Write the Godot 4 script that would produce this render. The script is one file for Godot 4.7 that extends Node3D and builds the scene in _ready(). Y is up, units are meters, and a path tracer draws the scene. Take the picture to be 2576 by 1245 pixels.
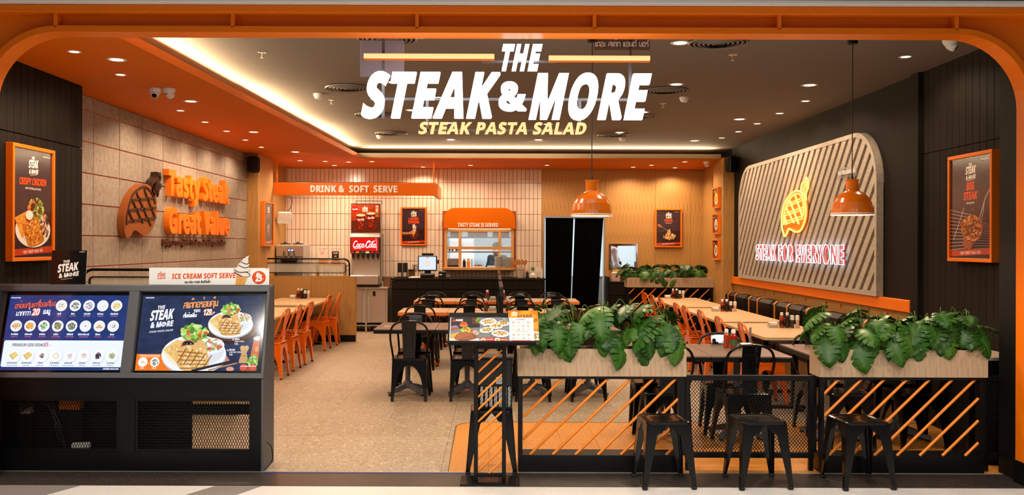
extends Node3D
# Restaurant front in a mall. x runs right, y up, z towards the viewer; V(x, y, d) is the point d metres in front of the viewer.

const XL := -4.05
const XR := 4.05
const DB := 17.2
const SOFFIT := 3.12
const TRAY := 3.30
const WARM := Color(1.0, 0.875, 0.74)
const COOL := Color(0.93, 0.97, 1.0)

var M := {}
var FONT := {}
var GLYPH := {}
var used := {}
var rng := RandomNumberGenerator.new()


func _ready() -> void:
	rng.seed = 7
	# camera
	var cam := Camera3D.new()
	cam.name = "camera"
	add_child(cam)
	cam.set_frustum(0.05 * 1245.0 / 2228.0, Vector2(43.0, -8.5) / 2228.0 * 0.05, 0.05, 100.0)
	cam.position = Vector3(0, 1.66, 0)
	cam.rotation.z = 0.0033
	cam.current = true
	# surroundings
	var env := Environment.new()
	env.background_mode = Environment.BG_COLOR
	env.background_color = Color(0.2, 0.2, 0.21)
	env.background_energy_multiplier = 1.0
	env.tonemap_mode = Environment.TONE_MAPPER_LINEAR
	env.tonemap_exposure = 1.0
	env.sdfgi_enabled = true
	env.ssao_enabled = true
	env.ssil_enabled = true
	var we := WorldEnvironment.new()
	we.name = "world"
	we.environment = env
	add_child(we)
	make_materials()
	# the mall's light
	mall_lights()
	# structure
	build_floor()
	build_walls()
	build_ceiling()
	build_portal()
	build_kitchen()
	build_ceiling_fittings()
	# large objects
	build_menu_counter()
	build_front_planters()
	build_seating()
	build_banquette()
	build_back_counter()
	build_pass_window()
	build_signs()
	build_pendants()
	build_posters()
	# small things
	build_menu_stand()
	build_table_things()
	build_counter_things()
	build_people()


# ---------------------------------------------------------------- helpers
func V(x: float, y: float, d: float) -> Vector3:
	return Vector3(x, y, -d)


class MB:
	var v := PackedVector3Array()
	var n := PackedVector3Array()
	var u := PackedVector2Array()
	var c := PackedColorArray()
	var ix := PackedInt32Array()
	var xf := Transform3D.IDENTITY
	var tint = null

	func vert(p: Vector3, nn: Vector3, uv := Vector2.ZERO) -> int:
		v.append(xf * p)
		n.append((xf.basis * nn).normalized())
		u.append(uv)
		if tint != null:
			c.append(tint)
		return v.size() - 1

	func face(a: int, b: int, d: int) -> void:  # counter-clockwise from outside
		ix.append(a)
		if xf.basis.determinant() < 0:
			ix.append(b)
			ix.append(d)
		else:
			ix.append(d)
			ix.append(b)

	func quad(a: Vector3, b: Vector3, cc: Vector3, d: Vector3, uvs = null) -> void:
		var nn := (b - a).cross(cc - a)
		if nn.length_squared() < 1e-18:
			nn = (cc - a).cross(d - a)
		nn = nn.normalized()
		var k: Array = uvs if uvs != null else [Vector2(0, 1), Vector2(1, 1), Vector2(1, 0), Vector2(0, 0)]
		var i := vert(a, nn, k[0])
		vert(b, nn, k[1])
		vert(cc, nn, k[2])
		vert(d, nn, k[3])
		face(i, i + 1, i + 2)
		face(i, i + 2, i + 3)

	func tri(a: Vector3, b: Vector3, cc: Vector3) -> void:
		var nn := (b - a).cross(cc - a).normalized()
		var i := vert(a, nn)
		vert(b, nn)
		vert(cc, nn)
		face(i, i + 1, i + 2)

	func quad_out(a: Vector3, b: Vector3, cc: Vector3, d: Vector3, o: Vector3) -> void:
		if (b - a).cross(cc - a).dot((a + cc) * 0.5 - o) < 0:
			quad(d, cc, b, a)
		else:
			quad(a, b, cc, d)

	func box(o: Vector3, s: Vector3, bv := 0.0) -> void:
		var h := s * 0.5
		bv = minf(bv, minf(h.x, minf(h.y, h.z)) * 0.9)
		for a in 3:
			var b := (a + 1) % 3
			var e := (a + 2) % 3
			for sg in [-1.0, 1.0]:
				var q := []
				for w in [[-1.0, -1.0], [1.0, -1.0], [1.0, 1.0], [-1.0, 1.0]]:
					var p := Vector3.ZERO
					p[a] = sg * h[a]
					p[b] = w[0] * (h[b] - bv)
					p[e] = w[1] * (h[e] - bv)
					q.append(o + p)
				quad_out(q[0], q[1], q[2], q[3], o)
			if bv > 0.0:
				for s1 in [-1.0, 1.0]:
					for s2 in [-1.0, 1.0]:
						var q := []
						for w in [-1.0, 1.0]:
							var p := Vector3.ZERO
							p[e] = w * (h[e] - bv)
							p[a] = s1 * h[a]
							p[b] = s2 * (h[b] - bv)
							var p2 := p
							p2[a] = s1 * (h[a] - bv)
							p2[b] = s2 * h[b]
							q.append([o + p, o + p2])
						quad_out(q[0][0], q[0][1], q[1][1], q[1][0], o)
		if bv > 0.0:
			for x in [-1.0, 1.0]:
				for y in [-1.0, 1.0]:
					for z in [-1.0, 1.0]:
						var s0 := Vector3(x, y, z)
						var p := [Vector3(h.x, h.y - bv, h.z - bv) * s0 + o, Vector3(h.x - bv, h.y, h.z - bv) * s0 + o, Vector3(h.x - bv, h.y - bv, h.z) * s0 + o]
						if (p[1] - p[0]).cross(p[2] - p[0]).dot(s0) < 0:
							tri(p[0], p[2], p[1])
						else:
							tri(p[0], p[1], p[2])

	func bar(a: Vector3, b: Vector3, w: float, h: float, bv := 0.0) -> void:  # square bar from a to b
		var keep := xf
		var z := (b - a).normalized()
		var up := Vector3.UP if absf(z.y) < 0.95 else Vector3.RIGHT
		var x := up.cross(z).normalized()
		xf = xf * Transform3D(Basis(x, z.cross(x), z), (a + b) * 0.5)
		box(Vector3.ZERO, Vector3(w, h, a.distance_to(b)), bv)
		xf = keep

	func tube(path: Array, r: float, sides := 8, closed := false, r2 := -1.0) -> void:
		var m := path.size()
		var rings := []
		var last := Vector3.ZERO
		for i in m:
			var p: Vector3 = path[i]
			var a: Vector3 = path[(i - 1 + m) % m] if closed or i > 0 else p
			var b: Vector3 = path[(i + 1) % m] if closed or i < m - 1 else p
			var t := (b - a).normalized()
			var x: Vector3
			if last == Vector3.ZERO:
				var up := Vector3.UP if absf(t.y) < 0.9 else Vector3.RIGHT
				x = up.cross(t).normalized()
			else:
				x = (last - t * last.dot(t)).normalized()
			last = x
			var y := t.cross(x)
			var rr := r if r2 < 0.0 else lerpf(r, r2, float(i) / (m - 1))
			var ring := []
			for k in sides:
				var w := TAU * k / sides
				var nn := x * cos(w) + y * sin(w)
				ring.append(vert(p + nn * rr, nn))
			rings.append(ring)
		for i in (m if closed else m - 1):
			var A: Array = rings[i]
			var B: Array = rings[(i + 1) % m]
			for k in sides:
				var k2 := (k + 1) % sides
				face(A[k], A[k2], B[k2])
				face(A[k], B[k2], B[k])
		if not closed:
			for end in [0, m - 1]:
				var t2: Vector3 = ((path[0] - path[1]) if end == 0 else (path[m - 1] - path[m - 2])).normalized()
				var cidx := []
				for k in sides:
					var q: int = rings[end][k]
					v.append(v[q])
					n.append((xf.basis * t2).normalized())
					u.append(Vector2.ZERO)
					if tint != null:
						c.append(tint)
					cidx.append(v.size() - 1)
				for k in range(1, sides - 1):
					if end == 0:
						face(cidx[0], cidx[k + 1], cidx[k])
					else:
						face(cidx[0], cidx[k], cidx[k + 1])

	func lathe(profile: Array, sides := 20, o := Vector3.ZERO) -> void:  # (radius, height) from bottom to top along the outside
		for j in profile.size() - 1:
			var p: Vector2 = profile[j]
			var q: Vector2 = profile[j + 1]
			var e := q - p
			if e.length_squared() < 1e-14:
				continue
			var nr := Vector2(e.y, -e.x).normalized()
			var first := v.size()
			for k in sides + 1:
				var w := TAU * k / sides
				var dir := Vector3(cos(w), 0, sin(w))
				var nn := dir * nr.x + Vector3.UP * nr.y
				vert(o + dir * p.x + Vector3.UP * p.y, nn, Vector2(float(k) / sides, 1))
				vert(o + dir * q.x + Vector3.UP * q.y, nn, Vector2(float(k) / sides, 0))
			for k in sides:
				var i := first + k * 2
				face(i, i + 1, i + 3)
				face(i, i + 3, i + 2)

	func prism(outer: PackedVector2Array, holes: Array, z0: float, z1: float) -> void:
		outer = MB.ccw(outer, true)
		var merged := outer
		var hs := []
		for hh in holes:
			hs.append(MB.ccw(hh, false))
		for hh in hs:
			merged = MB.bridge(merged, hh)
		var t := Geometry2D.triangulate_polygon(merged)
		for i in range(0, t.size(), 3):
			var a := merged[t[i]]
			var b := merged[t[i + 1]]
			var d := merged[t[i + 2]]
			if (b - a).cross(d - a) < 0:
				var k := b
				b = d
				d = k
			tri(Vector3(a.x, a.y, z1), Vector3(b.x, b.y, z1), Vector3(d.x, d.y, z1))
			tri(Vector3(a.x, a.y, z0), Vector3(d.x, d.y, z0), Vector3(b.x, b.y, z0))
		for ring in [outer] + hs:
			for i in ring.size():
				var a: Vector2 = ring[i]
				var b: Vector2 = ring[(i + 1) % ring.size()]
				if a.distance_squared_to(b) > 1e-14:
					quad(Vector3(a.x, a.y, z0), Vector3(b.x, b.y, z0), Vector3(b.x, b.y, z1), Vector3(a.x, a.y, z1))

	static func area(p: PackedVector2Array) -> float:
		var s := 0.0
		for i in p.size():
			s += p[i].cross(p[(i + 1) % p.size()])
		return s * 0.5

	static func ccw(p: PackedVector2Array, yes: bool) -> PackedVector2Array:
		if (MB.area(p) > 0.0) != yes:
			p = p.duplicate()
			p.reverse()
		return p

	static func bridge(outer: PackedVector2Array, hole: PackedVector2Array) -> PackedVector2Array:
		var best := INF
		var bi := 0
		var bj := 0
		for i in outer.size():
			for j in hole.size():
				var dd := outer[i].distance_squared_to(hole[j])
				if dd < best:
					best = dd
					bi = i
					bj = j
		var out := PackedVector2Array()
		for i in bi + 1:
			out.append(outer[i])
		for k in hole.size() + 1:
			out.append(hole[(bj + k) % hole.size()])
		for i in range(bi, outer.size()):
			out.append(outer[i])
		return out

	func mesh() -> ArrayMesh:
		var a := []
		a.resize(Mesh.ARRAY_MAX)
		a[Mesh.ARRAY_VERTEX] = v
		a[Mesh.ARRAY_NORMAL] = n
		a[Mesh.ARRAY_TEX_UV] = u
		if c.size() == v.size() and c.size() > 0:
			a[Mesh.ARRAY_COLOR] = c
		a[Mesh.ARRAY_INDEX] = ix
		var m := ArrayMesh.new()
		m.add_surface_from_arrays(Mesh.PRIMITIVE_TRIANGLES, a)
		return m


func numbered(called: String) -> String:
	var k: int = used.get(called, 0)
	used[called] = k + 1
	return called if k == 0 else "%s_%03d" % [called, k]


func thing(called: String, label: String, category: String, at := Vector3.ZERO, turn := 0.0, group := "") -> Node3D:
	var o := Node3D.new()
	o.name = numbered(called)
	add_child(o)
	o.position = at
	o.rotation.y = turn
	tag(o, label, category, group)
	return o


func tag(o: Node, label: String, category: String, group := "") -> void:
	o.set_meta("label", label)
	o.set_meta("category", category)
	if group != "":
		o.set_meta("group", group)


func piece(parent: Node, called: String, m, material: Material, at := Transform3D.IDENTITY) -> MeshInstance3D:
	var o := MeshInstance3D.new()
	o.name = called if parent != self else numbered(called)
	o.mesh = m.mesh() if m is MB else m
	o.material_override = material
	o.transform = at
	parent.add_child(o, true)
	return o


func structure(called: String, m, material: Material, parent: Node = self) -> MeshInstance3D:
	var o := piece(parent, called, m, material)
	if parent == self:
		o.set_meta("kind", "structure")
	return o


func bxm(s: Vector3, bv := 0.0, o := Vector3.ZERO) -> MB:
	var m := MB.new()
	m.box(o, s, bv)
	return m


func slab(x0: float, x1: float, y0: float, y1: float, d0: float, d1: float, bv := 0.0) -> MB:  # a box by its limits
	var m := MB.new()
	m.box(V((x0 + x1) / 2, (y0 + y1) / 2, (d0 + d1) / 2), Vector3(x1 - x0, y1 - y0, d1 - d0).abs(), bv)
	return m


func add_slab(m: MB, x0: float, x1: float, y0: float, y1: float, d0: float, d1: float, bv := 0.0) -> void:
	m.box(V((x0 + x1) / 2, (y0 + y1) / 2, (d0 + d1) / 2), Vector3(x1 - x0, y1 - y0, d1 - d0).abs(), bv)


func copy_of(o: Node3D, label: String, at: Vector3, turn: float, group := "") -> Node3D:
	var r: Node3D = o.duplicate()
	r.name = numbered(str(o.name).rstrip("0123456789_") if str(o.name).right(3).is_valid_int() else str(o.name))
	add_child(r)
	r.position = at
	r.rotation.y = turn
	r.set_meta("label", label)
	if group != "":
		r.set_meta("group", group)
	return r


func round_rect(w: float, h: float, r: float, seg := 6, only_top := false) -> PackedVector2Array:
	var p := PackedVector2Array()
	var cs := [[w / 2 - r, h / 2 - r, 0.0], [-w / 2 + r, h / 2 - r, PI / 2], [-w / 2 + r, -h / 2 + r, PI], [w / 2 - r, -h / 2 + r, PI * 1.5]]
	for k in 4:
		if only_top and k >= 2:
			p.append(Vector2((-1 if k == 2 else 1) * w / 2, -h / 2))
			continue
		for i in seg + 1:
			var a: float = cs[k][2] + PI / 2 * i / seg
			p.append(Vector2(cs[k][0], cs[k][1]) + Vector2(cos(a), sin(a)) * r)
	return p


func grown(p: PackedVector2Array, by: float) -> PackedVector2Array:
	if by == 0.0:
		return p
	var want := signf(by)
	for s in [by, -by]:
		var r := Geometry2D.offset_polygon(p, s, Geometry2D.JOIN_MITER)
		var big := PackedVector2Array()
		for q in r:
			if absf(MB.area(q)) > absf(MB.area(big)):
				big = q
		if big.size() > 2 and signf(absf(MB.area(big)) - absf(MB.area(p))) == want:
			return big
	return p


func spline(pts: Array, seg := 6, closed := false) -> Array:  # smooth curve through points (2-D or 3-D)
	var out := []
	var m := pts.size()
	for i in (m if closed else m - 1):
		var a = pts[(i - 1 + m) % m] if closed or i > 0 else pts[0]
		var b = pts[i]
		var c = pts[(i + 1) % m]
		var d = pts[(i + 2) % m] if closed or i < m - 2 else pts[m - 1]
		for k in seg:
			var t := float(k) / seg
			out.append(0.5 * (2 * b + (c - a) * t + (2 * a - 5 * b + 4 * c - d) * t * t + (3 * b - a - 3 * c + d) * t * t * t))
	if not closed:
		out.append(pts[m - 1])
	return out


# ---------------------------------------------------------------- lettering
func font(called: String) -> Font:
	if not FONT.has(called):
		var f := SystemFont.new()
		f.font_names = PackedStringArray(["Droid Serif" if called.begins_with("serif") else "Droid Sans"])
		f.font_weight = 700 if called.ends_with("bold") else 400
		FONT[called] = f
	return FONT[called]


func glyph(ch: String, called := "bold") -> Dictionary:  # {"shapes": [[outer, [holes]]], "advance"} with a height of 1 em
	var key := called + ch
	if GLYPH.has(key):
		return GLYPH[key]
	var ts := TextServerManager.get_primary_interface()
	var rid: RID = font(called).get_rids()[0]
	var gi := ts.font_get_glyph_index(rid, 200, ch.unicode_at(0), 0)
	var raw := ts.font_get_glyph_contours(rid, 200, gi)
	var outers := []
	var holes := []
	var begin := 0
	var cs := []
	for e in raw.get("contours", PackedInt32Array()):
		var p := PackedVector2Array()
		for i in range(begin, e + 1):
			var q := Vector2(raw.points[i].x, -raw.points[i].y) / 200.0
			if p.is_empty() or p[p.size() - 1].distance_to(q) > 0.0015:
				p.append(q)
		if p.size() > 2 and p[0].distance_to(p[p.size() - 1]) < 0.0015:
			p.remove_at(p.size() - 1)
		begin = e + 1
		if p.size() > 2:
			cs.append(p)
	var big := 0.0
	for p in cs:
		if absf(MB.area(p)) > absf(big):
			big = MB.area(p)
	for p in cs:
		if signf(MB.area(p)) == signf(big):
			outers.append([p, []])
		else:
			holes.append(p)
	for h in holes:
		for o in outers:
			if Geometry2D.is_point_in_polygon(h[0], o[0]):
				o[1].append(h)
				break
	GLYPH[key] = {"shapes": outers, "advance": ts.font_get_glyph_advance(rid, 200, gi).x / 200.0}
	return GLYPH[key]


# Thai letters as strokes: letter -> [width, [strokes]]; 0..1 is the height of a plain letter
const THAI := {
	"ก": [0.62, [[0.0, 0.0, 0.0, 0.72, 0.08, 0.8, 0.0, 0.86, 0.12, 1.0, 0.5, 1.0, 0.6, 0.86, 0.6, 0.0]]],
	"ค": [0.66, [[0.0, 0.0, 0.0, 0.85, 0.12, 1.0, 0.52, 1.0, 0.64, 0.85, 0.64, 0.0], [0.0, 0.2, 0.28, 0.5]]],
	"ง": [0.5, [[0.2, 1.0, 0.42, 1.0, 0.46, 0.85, 0.46, 0.1, 0.3, 0.0, 0.0, 0.5]]],
	"ด": [0.66, [[0.28, 0.35, 0.1, 0.0, 0.0, 0.0, 0.0, 0.85, 0.12, 1.0, 0.52, 1.0, 0.64, 0.85, 0.64, 0.0]]],
	"ต": [0.66, [[0.28, 0.35, 0.1, 0.0, 0.0, 0.0, 0.0, 0.9, 0.12, 1.0, 0.32, 0.86, 0.52, 1.0, 0.64, 0.9, 0.64, 0.0]]],
	"ท": [0.62, [[0.0, 1.0, 0.08, 0.95, 0.08, 0.0], [0.08, 0.5, 0.35, 1.0, 0.55, 0.95, 0.58, 0.8, 0.58, 0.0]]],
	"น": [0.66, [[0.0, 1.0, 0.1, 0.95, 0.1, 0.0], [0.1, 0.15, 0.6, 0.15], [0.6, 1.0, 0.6, 0.0]]],
	"บ": [0.64, [[0.0, 1.0, 0.08, 0.95, 0.08, 0.05, 0.6, 0.05, 0.6, 1.0]]],
	"ป": [0.64, [[0.0, 1.0, 0.08, 0.95, 0.08, 0.05, 0.6, 0.05, 0.6, 1.35]]],
	"พ": [0.72, [[0.0, 1.0, 0.1, 0.0, 0.34, 0.7, 0.58, 0.0, 0.7, 1.0]]],
	"ม": [0.66, [[0.0, 1.0, 0.1, 0.95, 0.1, 0.0, 0.02, 0.1], [0.1, 0.3, 0.6, 0.0], [0.62, 0.0, 0.62, 1.0]]],
	"ย": [0.64, [[0.2, 1.0, 0.04, 1.0, 0.04, 0.65, 0.2, 0.55, 0.06, 0.45, 0.06, 0.05, 0.6, 0.05, 0.6, 1.0]]],
	"ร": [0.5, [[0.46, 1.0, 0.08, 1.0, 0.04, 0.8, 0.12, 0.68, 0.42, 0.68, 0.46, 0.55, 0.46, 0.0, 0.3, 0.0]]],
	"ว": [0.5, [[0.02, 0.85, 0.12, 1.0, 0.36, 1.0, 0.46, 0.85, 0.46, 0.0, 0.3, 0.0]]],
	"ส": [0.64, [[0.0, 0.0, 0.0, 0.45, 0.12, 0.58, 0.6, 0.5], [0.02, 0.85, 0.12, 1.0, 0.48, 1.0, 0.6, 0.85, 0.6, 0.0], [0.48, 0.95, 0.66, 1.15]]],
	"ห": [0.66, [[0.0, 1.0, 0.08, 0.95, 0.08, 0.0], [0.08, 0.45, 0.42, 0.62, 0.6, 0.9, 0.5, 1.0], [0.42, 0.62, 0.62, 0.45, 0.62, 0.0]]],
	"อ": [0.62, [[0.02, 0.8, 0.12, 1.0, 0.48, 1.0, 0.6, 0.85, 0.6, 0.15, 0.48, 0.0, 0.12, 0.0, 0.02, 0.15, 0.02, 0.5, 0.28, 0.5]]],
	"ะ": [0.32, [[0.0, 0.85, 0.06, 0.65, 0.2, 0.65, 0.28, 0.9], [0.0, 0.3, 0.06, 0.1, 0.2, 0.1, 0.28, 0.35]]],
	"า": [0.44, [[0.0, 0.9, 0.1, 1.0, 0.3, 1.0, 0.4, 0.85, 0.4, 0.0]]],
	"เ": [0.24, [[0.08, 1.0, 0.08, 0.0, 0.2, 0.0]]],
	"แ": [0.48, [[0.08, 1.0, 0.08, 0.0, 0.2, 0.0], [0.32, 1.0, 0.32, 0.0, 0.44, 0.0]]],
	"ไ": [0.3, [[0.0, 1.4, 0.05, 1.55, 0.16, 1.5, 0.16, 0.0, 0.28, 0.0]]],
	"ั": [0.0, [[-0.45, 1.22, -0.36, 1.16, -0.2, 1.2, -0.05, 1.42]]],
	"ิ": [0.0, [[-0.5, 1.18, -0.4, 1.42, -0.15, 1.42, -0.05, 1.18, -0.5, 1.18]]],
	"ี": [0.0, [[-0.5, 1.18, -0.4, 1.42, -0.15, 1.42, -0.05, 1.18, -0.5, 1.18], [-0.05, 1.18, -0.05, 1.6]]],
	"ื": [0.0, [[-0.5, 1.18, -0.4, 1.42, -0.2, 1.42, -0.05, 1.18, -0.5, 1.18], [-0.05, 1.18, -0.05, 1.6], [-0.2, 1.42, -0.2, 1.62]]],
	"ุ": [0.0, [[-0.12, -0.12, -0.1, -0.42]]],
	"ู": [0.0, [[-0.4, -0.12, -0.36, -0.4, -0.08, -0.4, -0.08, -0.12]]],
	"่": [0.0, [[-0.1, 1.62, -0.1, 1.95]]],
	"้": [0.0, [[-0.32, 1.8, -0.28, 1.6, -0.16, 1.6, -0.05, 1.9]]],
	"๊": [0.0, [[-0.45, 1.6, -0.36, 1.85, -0.28, 1.65, -0.2, 1.85, -0.05, 1.65]]],
	"์": [0.0, [[-0.3, 1.2, -0.32, 1.4, -0.16, 1.42, -0.18, 1.22, -0.3, 1.2], [-0.16, 1.42, -0.02, 1.6]]],
	"็": [0.0, [[-0.42, 1.2, -0.44, 1.45, -0.3, 1.3, -0.2, 1.45, -0.05, 1.2]]],
	" ": [0.4, []],
	"*": [0.3, [[0.05, 0.95, 0.25, 0.65], [0.25, 0.95, 0.05, 0.65]]],
}


func thai_strokes(s: String) -> Array:  # [[points], ...] and the whole width as the last entry
	var out := []
	var x := 0.0
	for ch in s:
		var d: Array = THAI.get(ch, [0.4, []])
		for st in d[1]:
			var p := []
			for i in range(0, st.size(), 2):
				p.append(Vector2(x + st[i], st[i + 1]))
			out.append(p)
		x += d[0] + (0.16 if d[0] > 0.0 else 0.0)
	out.append(x)
	return out


func letters(parent: Node, text: String, material: Material, o: Vector3, turn: float, size: float, depth: float, wide := 1.0, shear := 0.0, bold := 0.0, track := 0.0, called := "letter", kind := "bold", fit := 0.0) -> void:
	# raised letters, each a mesh of its own; o is the left end of the baseline in the parent's space, size the height of a capital
	var em := size / 0.72
	if fit > 0.0:
		var wsum := 0.0
		for ch in text:
			wsum += glyph(ch, kind).advance + track
		wide = fit / (wsum * em)
	var x := 0.0
	for ch in text:
		var g := glyph(ch, kind)
		if not g.shapes.is_empty():
			var m := MB.new()
			for sh in g.shapes:
				var outer := grown(sh[0], bold)
				var hs := []
				for h in sh[1]:
					hs.append(grown(h, -bold * 0.8))
				var tx := func(p: PackedVector2Array) -> PackedVector2Array:
					var q := PackedVector2Array()
					for a in p:
						q.append(Vector2((a.x * wide + a.y * shear) * em, a.y * em))
					return q
				var ho := []
				for h in hs:
					ho.append(tx.call(h))
				m.prism(tx.call(outer), ho, 0.0, depth)
			piece(parent, called, m, material, Transform3D(Basis(Vector3.UP, turn), o + Basis(Vector3.UP, turn) * Vector3(x * em * wide, 0, 0)))
		x += g.advance + track


# ---------------------------------------------------------------- flat print: posters, screens, menus
class Print:
	var im: Image
	var w: int
	var h: int
	var host

	func _init(a: int, b: int, col: Color, o) -> void:
		w = a
		h = b
		host = o
		im = Image.create(a, b, false, Image.FORMAT_RGB8)
		im.fill(col)

	func rect(x0: float, y0: float, x1: float, y1: float, col: Color) -> void:
		im.fill_rect(Rect2i(int(x0), int(y0), int(x1) - int(x0), int(y1) - int(y0)).intersection(Rect2i(0, 0, w, h)), col)

	func poly(rings: Array, col: Color) -> void:
		var lo := INF
		var hi := -INF
		for r in rings:
			for p in r:
				lo = minf(lo, p.y)
				hi = maxf(hi, p.y)
		for y in range(maxi(0, int(floor(lo))), mini(h, int(ceil(hi)) + 1)):
			var yy := y + 0.5
			var xs := PackedFloat32Array()
			for r in rings:
				var m: int = r.size()
				for i in m:
					var a: Vector2 = r[i]
					var b: Vector2 = r[(i + 1) % m]
					if (a.y <= yy) != (b.y <= yy):
						xs.append(a.x + (yy - a.y) / (b.y - a.y) * (b.x - a.x))
			xs.sort()
			for k in range(0, xs.size() - 1, 2):
				var x0 := maxi(0, int(round(xs[k])))
				var x1 := mini(w, int(round(xs[k + 1])))
				if x1 > x0:
					im.fill_rect(Rect2i(x0, y, x1 - x0, 1), col)

	func oval(x: float, y: float, rx: float, ry: float, col: Color, turn := 0.0) -> void:
		var p := PackedVector2Array()
		for i in 28:
			var a := TAU * i / 28
			p.append(Vector2(x, y) + Vector2(cos(a) * rx, sin(a) * ry).rotated(turn))
		poly([p], col)

	func stroke(pts: Array, wd: float, col: Color) -> void:
		for i in pts.size() - 1:
			var a: Vector2 = pts[i]
			var b: Vector2 = pts[i + 1]
			var s := (b - a).normalized().orthogonal() * wd * 0.5
			var e := (b - a).normalized() * wd * 0.3
			poly([PackedVector2Array([a + s - e, b + s + e, b - s + e, a - s - e])], col)

	func text(s: String, x: float, y: float, cap: float, col: Color, wide := 1.0, shear := 0.0, align := 0, bold := 0.0, tilt := 0.0, kind := "bold", track := 0.0) -> float:
		var em := cap / 0.72
		var total := 0.0
		for ch in s:
			total += (host.glyph(ch, kind).advance + track) * em * wide
		var at := -total * 0.5 * align
		for ch in s:
			var g: Dictionary = host.glyph(ch, kind)
			for sh in g.shapes:
				var rings := []
				for q in [host.grown(sh[0], bold)] + sh[1].map(func(hh): return host.grown(hh, -bold * 0.7)):
					var r := PackedVector2Array()
					for p in q:
						r.append(Vector2(x, y) + Vector2(at + (p.x * wide + p.y * shear) * em, -p.y * em).rotated(tilt))
					rings.append(r)
				poly(rings, col)
			at += (g.advance + track) * em * wide
		return total

	func thai(s: String, x: float, y: float, size: float, col: Color, wd: float, wide := 1.0, shear := 0.0, align := 0, tilt := 0.0) -> void:
		var st: Array = host.thai_strokes(s)
		var total: float = st.pop_back() * size * wide
		for p in st:
			var q := []
			for a in p:
				q.append(Vector2(x, y) + Vector2(a.x * size * wide + a.y * size * shear - total * 0.5 * align, -a.y * size).rotated(tilt))
			stroke(q, wd, col)

	func bits(x: float, y: float, rx: float, ry: float, cols: Array, many: int, size: float, long := 1.0) -> void:
		for i in many:
			var a: float = host.rng.randf() * TAU
			var r: float = sqrt(host.rng.randf())
			oval(x + cos(a) * rx * r, y + sin(a) * ry * r, size * host.rng.randf_range(0.6, 1.3) * long, size * host.rng.randf_range(0.5, 1.0), cols[host.rng.randi() % cols.size()], host.rng.randf() * TAU)

	func mottle(amount: float, scale: float) -> void:
		var nz := FastNoiseLite.new()
		nz.frequency = scale
		nz.fractal_octaves = 3
		for y in range(0, h, 2):
			for x in range(0, w, 4):
				var k: float = 1.0 + nz.get_noise_2d(x, y * 2.0) * amount
				var c := im.get_pixel(x, y)
				im.fill_rect(Rect2i(x, y, 4, 2).intersection(Rect2i(0, 0, w, h)), Color(c.r * k, c.g * k, c.b * k))

	func tex() -> ImageTexture:
		return ImageTexture.create_from_image(im)


# ---------------------------------------------------------------- materials
func mat(key: String, col: Color, rough := 0.5, metal := 0.0, o := {}) -> StandardMaterial3D:
	var m := StandardMaterial3D.new()
	m.resource_name = key
	m.albedo_color = col
	m.roughness = rough
	m.metallic = metal
	if o.has("spec"):
		m.metallic_specular = o.spec
	if o.has("coat"):
		m.clearcoat_enabled = true
		m.clearcoat = o.coat
		m.clearcoat_roughness = o.get("coat_rough", 0.08)
	if o.has("tex"):
		m.albedo_texture = o.tex
		m.uv1_triplanar = o.get("tri", true)
		m.uv1_world_triplanar = o.get("world", true) and o.get("tri", true)
		m.uv1_scale = o.get("scale", Vector3.ONE)
	if o.has("bump"):
		m.heightmap_enabled = true
		m.heightmap_texture = o.bump
		m.heightmap_scale = o.get("bump_cm", 0.1)
	if o.has("alpha"):
		m.transparency = BaseMaterial3D.TRANSPARENCY_ALPHA
		m.albedo_color.a = o.alpha
	if o.has("glow"):
		m.emission_enabled = true
		m.emission = o.get("glow_col", col)
		m.emission_energy_multiplier = o.glow
	M[key] = m
	return m


func noise(sd: int, freq: float, stops: Array, size := 256, oct := 4) -> NoiseTexture2D:
	var f := FastNoiseLite.new()
	f.seed = sd
	f.frequency = freq
	f.fractal_octaves = oct
	var t := NoiseTexture2D.new()
	t.width = size
	t.height = size
	t.seamless = true
	t.noise = f
	var g := Gradient.new()
	var off := PackedFloat32Array()
	var cs := PackedColorArray()
	for i in stops.size():
		off.append(float(i) / (stops.size() - 1))
		cs.append(stops[i])
	g.offsets = off
	g.colors = cs
	t.color_ramp = g
	return t


func terrazzo(base: Color, chips: Array, many: int, size: float, px := 512) -> ImageTexture:
	var p := Print.new(px, px, base, self)
	for i in many:
		var c: Color = chips[rng.randi() % chips.size()]
		var x := rng.randf() * px
		var y := rng.randf() * px
		var a := size * rng.randf_range(0.4, 1.5)
		var b := a * rng.randf_range(0.4, 1.0)
		var w := rng.randf() * TAU
		var poly := PackedVector2Array()
		for k in 6:
			var r := rng.randf_range(0.7, 1.15)
			poly.append(Vector2(cos(TAU * k / 6) * a * r, sin(TAU * k / 6) * b * r).rotated(w))
		for ox in [0, px if x < 20 else (-px if x > px - 20 else 0)]:
			for oy in [0, px if y < 20 else (-px if y > px - 20 else 0)]:
				var q := PackedVector2Array()
				for k in poly:
					q.append(k + Vector2(x + ox, y + oy))
				p.poly([q], c)
	return p.tex()


func print_mat(key: String, p: Print, rough := 0.25, glow := 0.0) -> StandardMaterial3D:
	var m := StandardMaterial3D.new()
	m.resource_name = key
	m.roughness = rough
	m.texture_repeat = false
	if glow > 0.0:
		m.albedo_color = Color(0.02, 0.02, 0.02)
		m.emission_enabled = true
		m.emission = Color.BLACK
		m.emission_texture = p.tex()
		m.emission_energy_multiplier = glow
	else:
		m.albedo_texture = p.tex()
	M[key] = m
	return m


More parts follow.
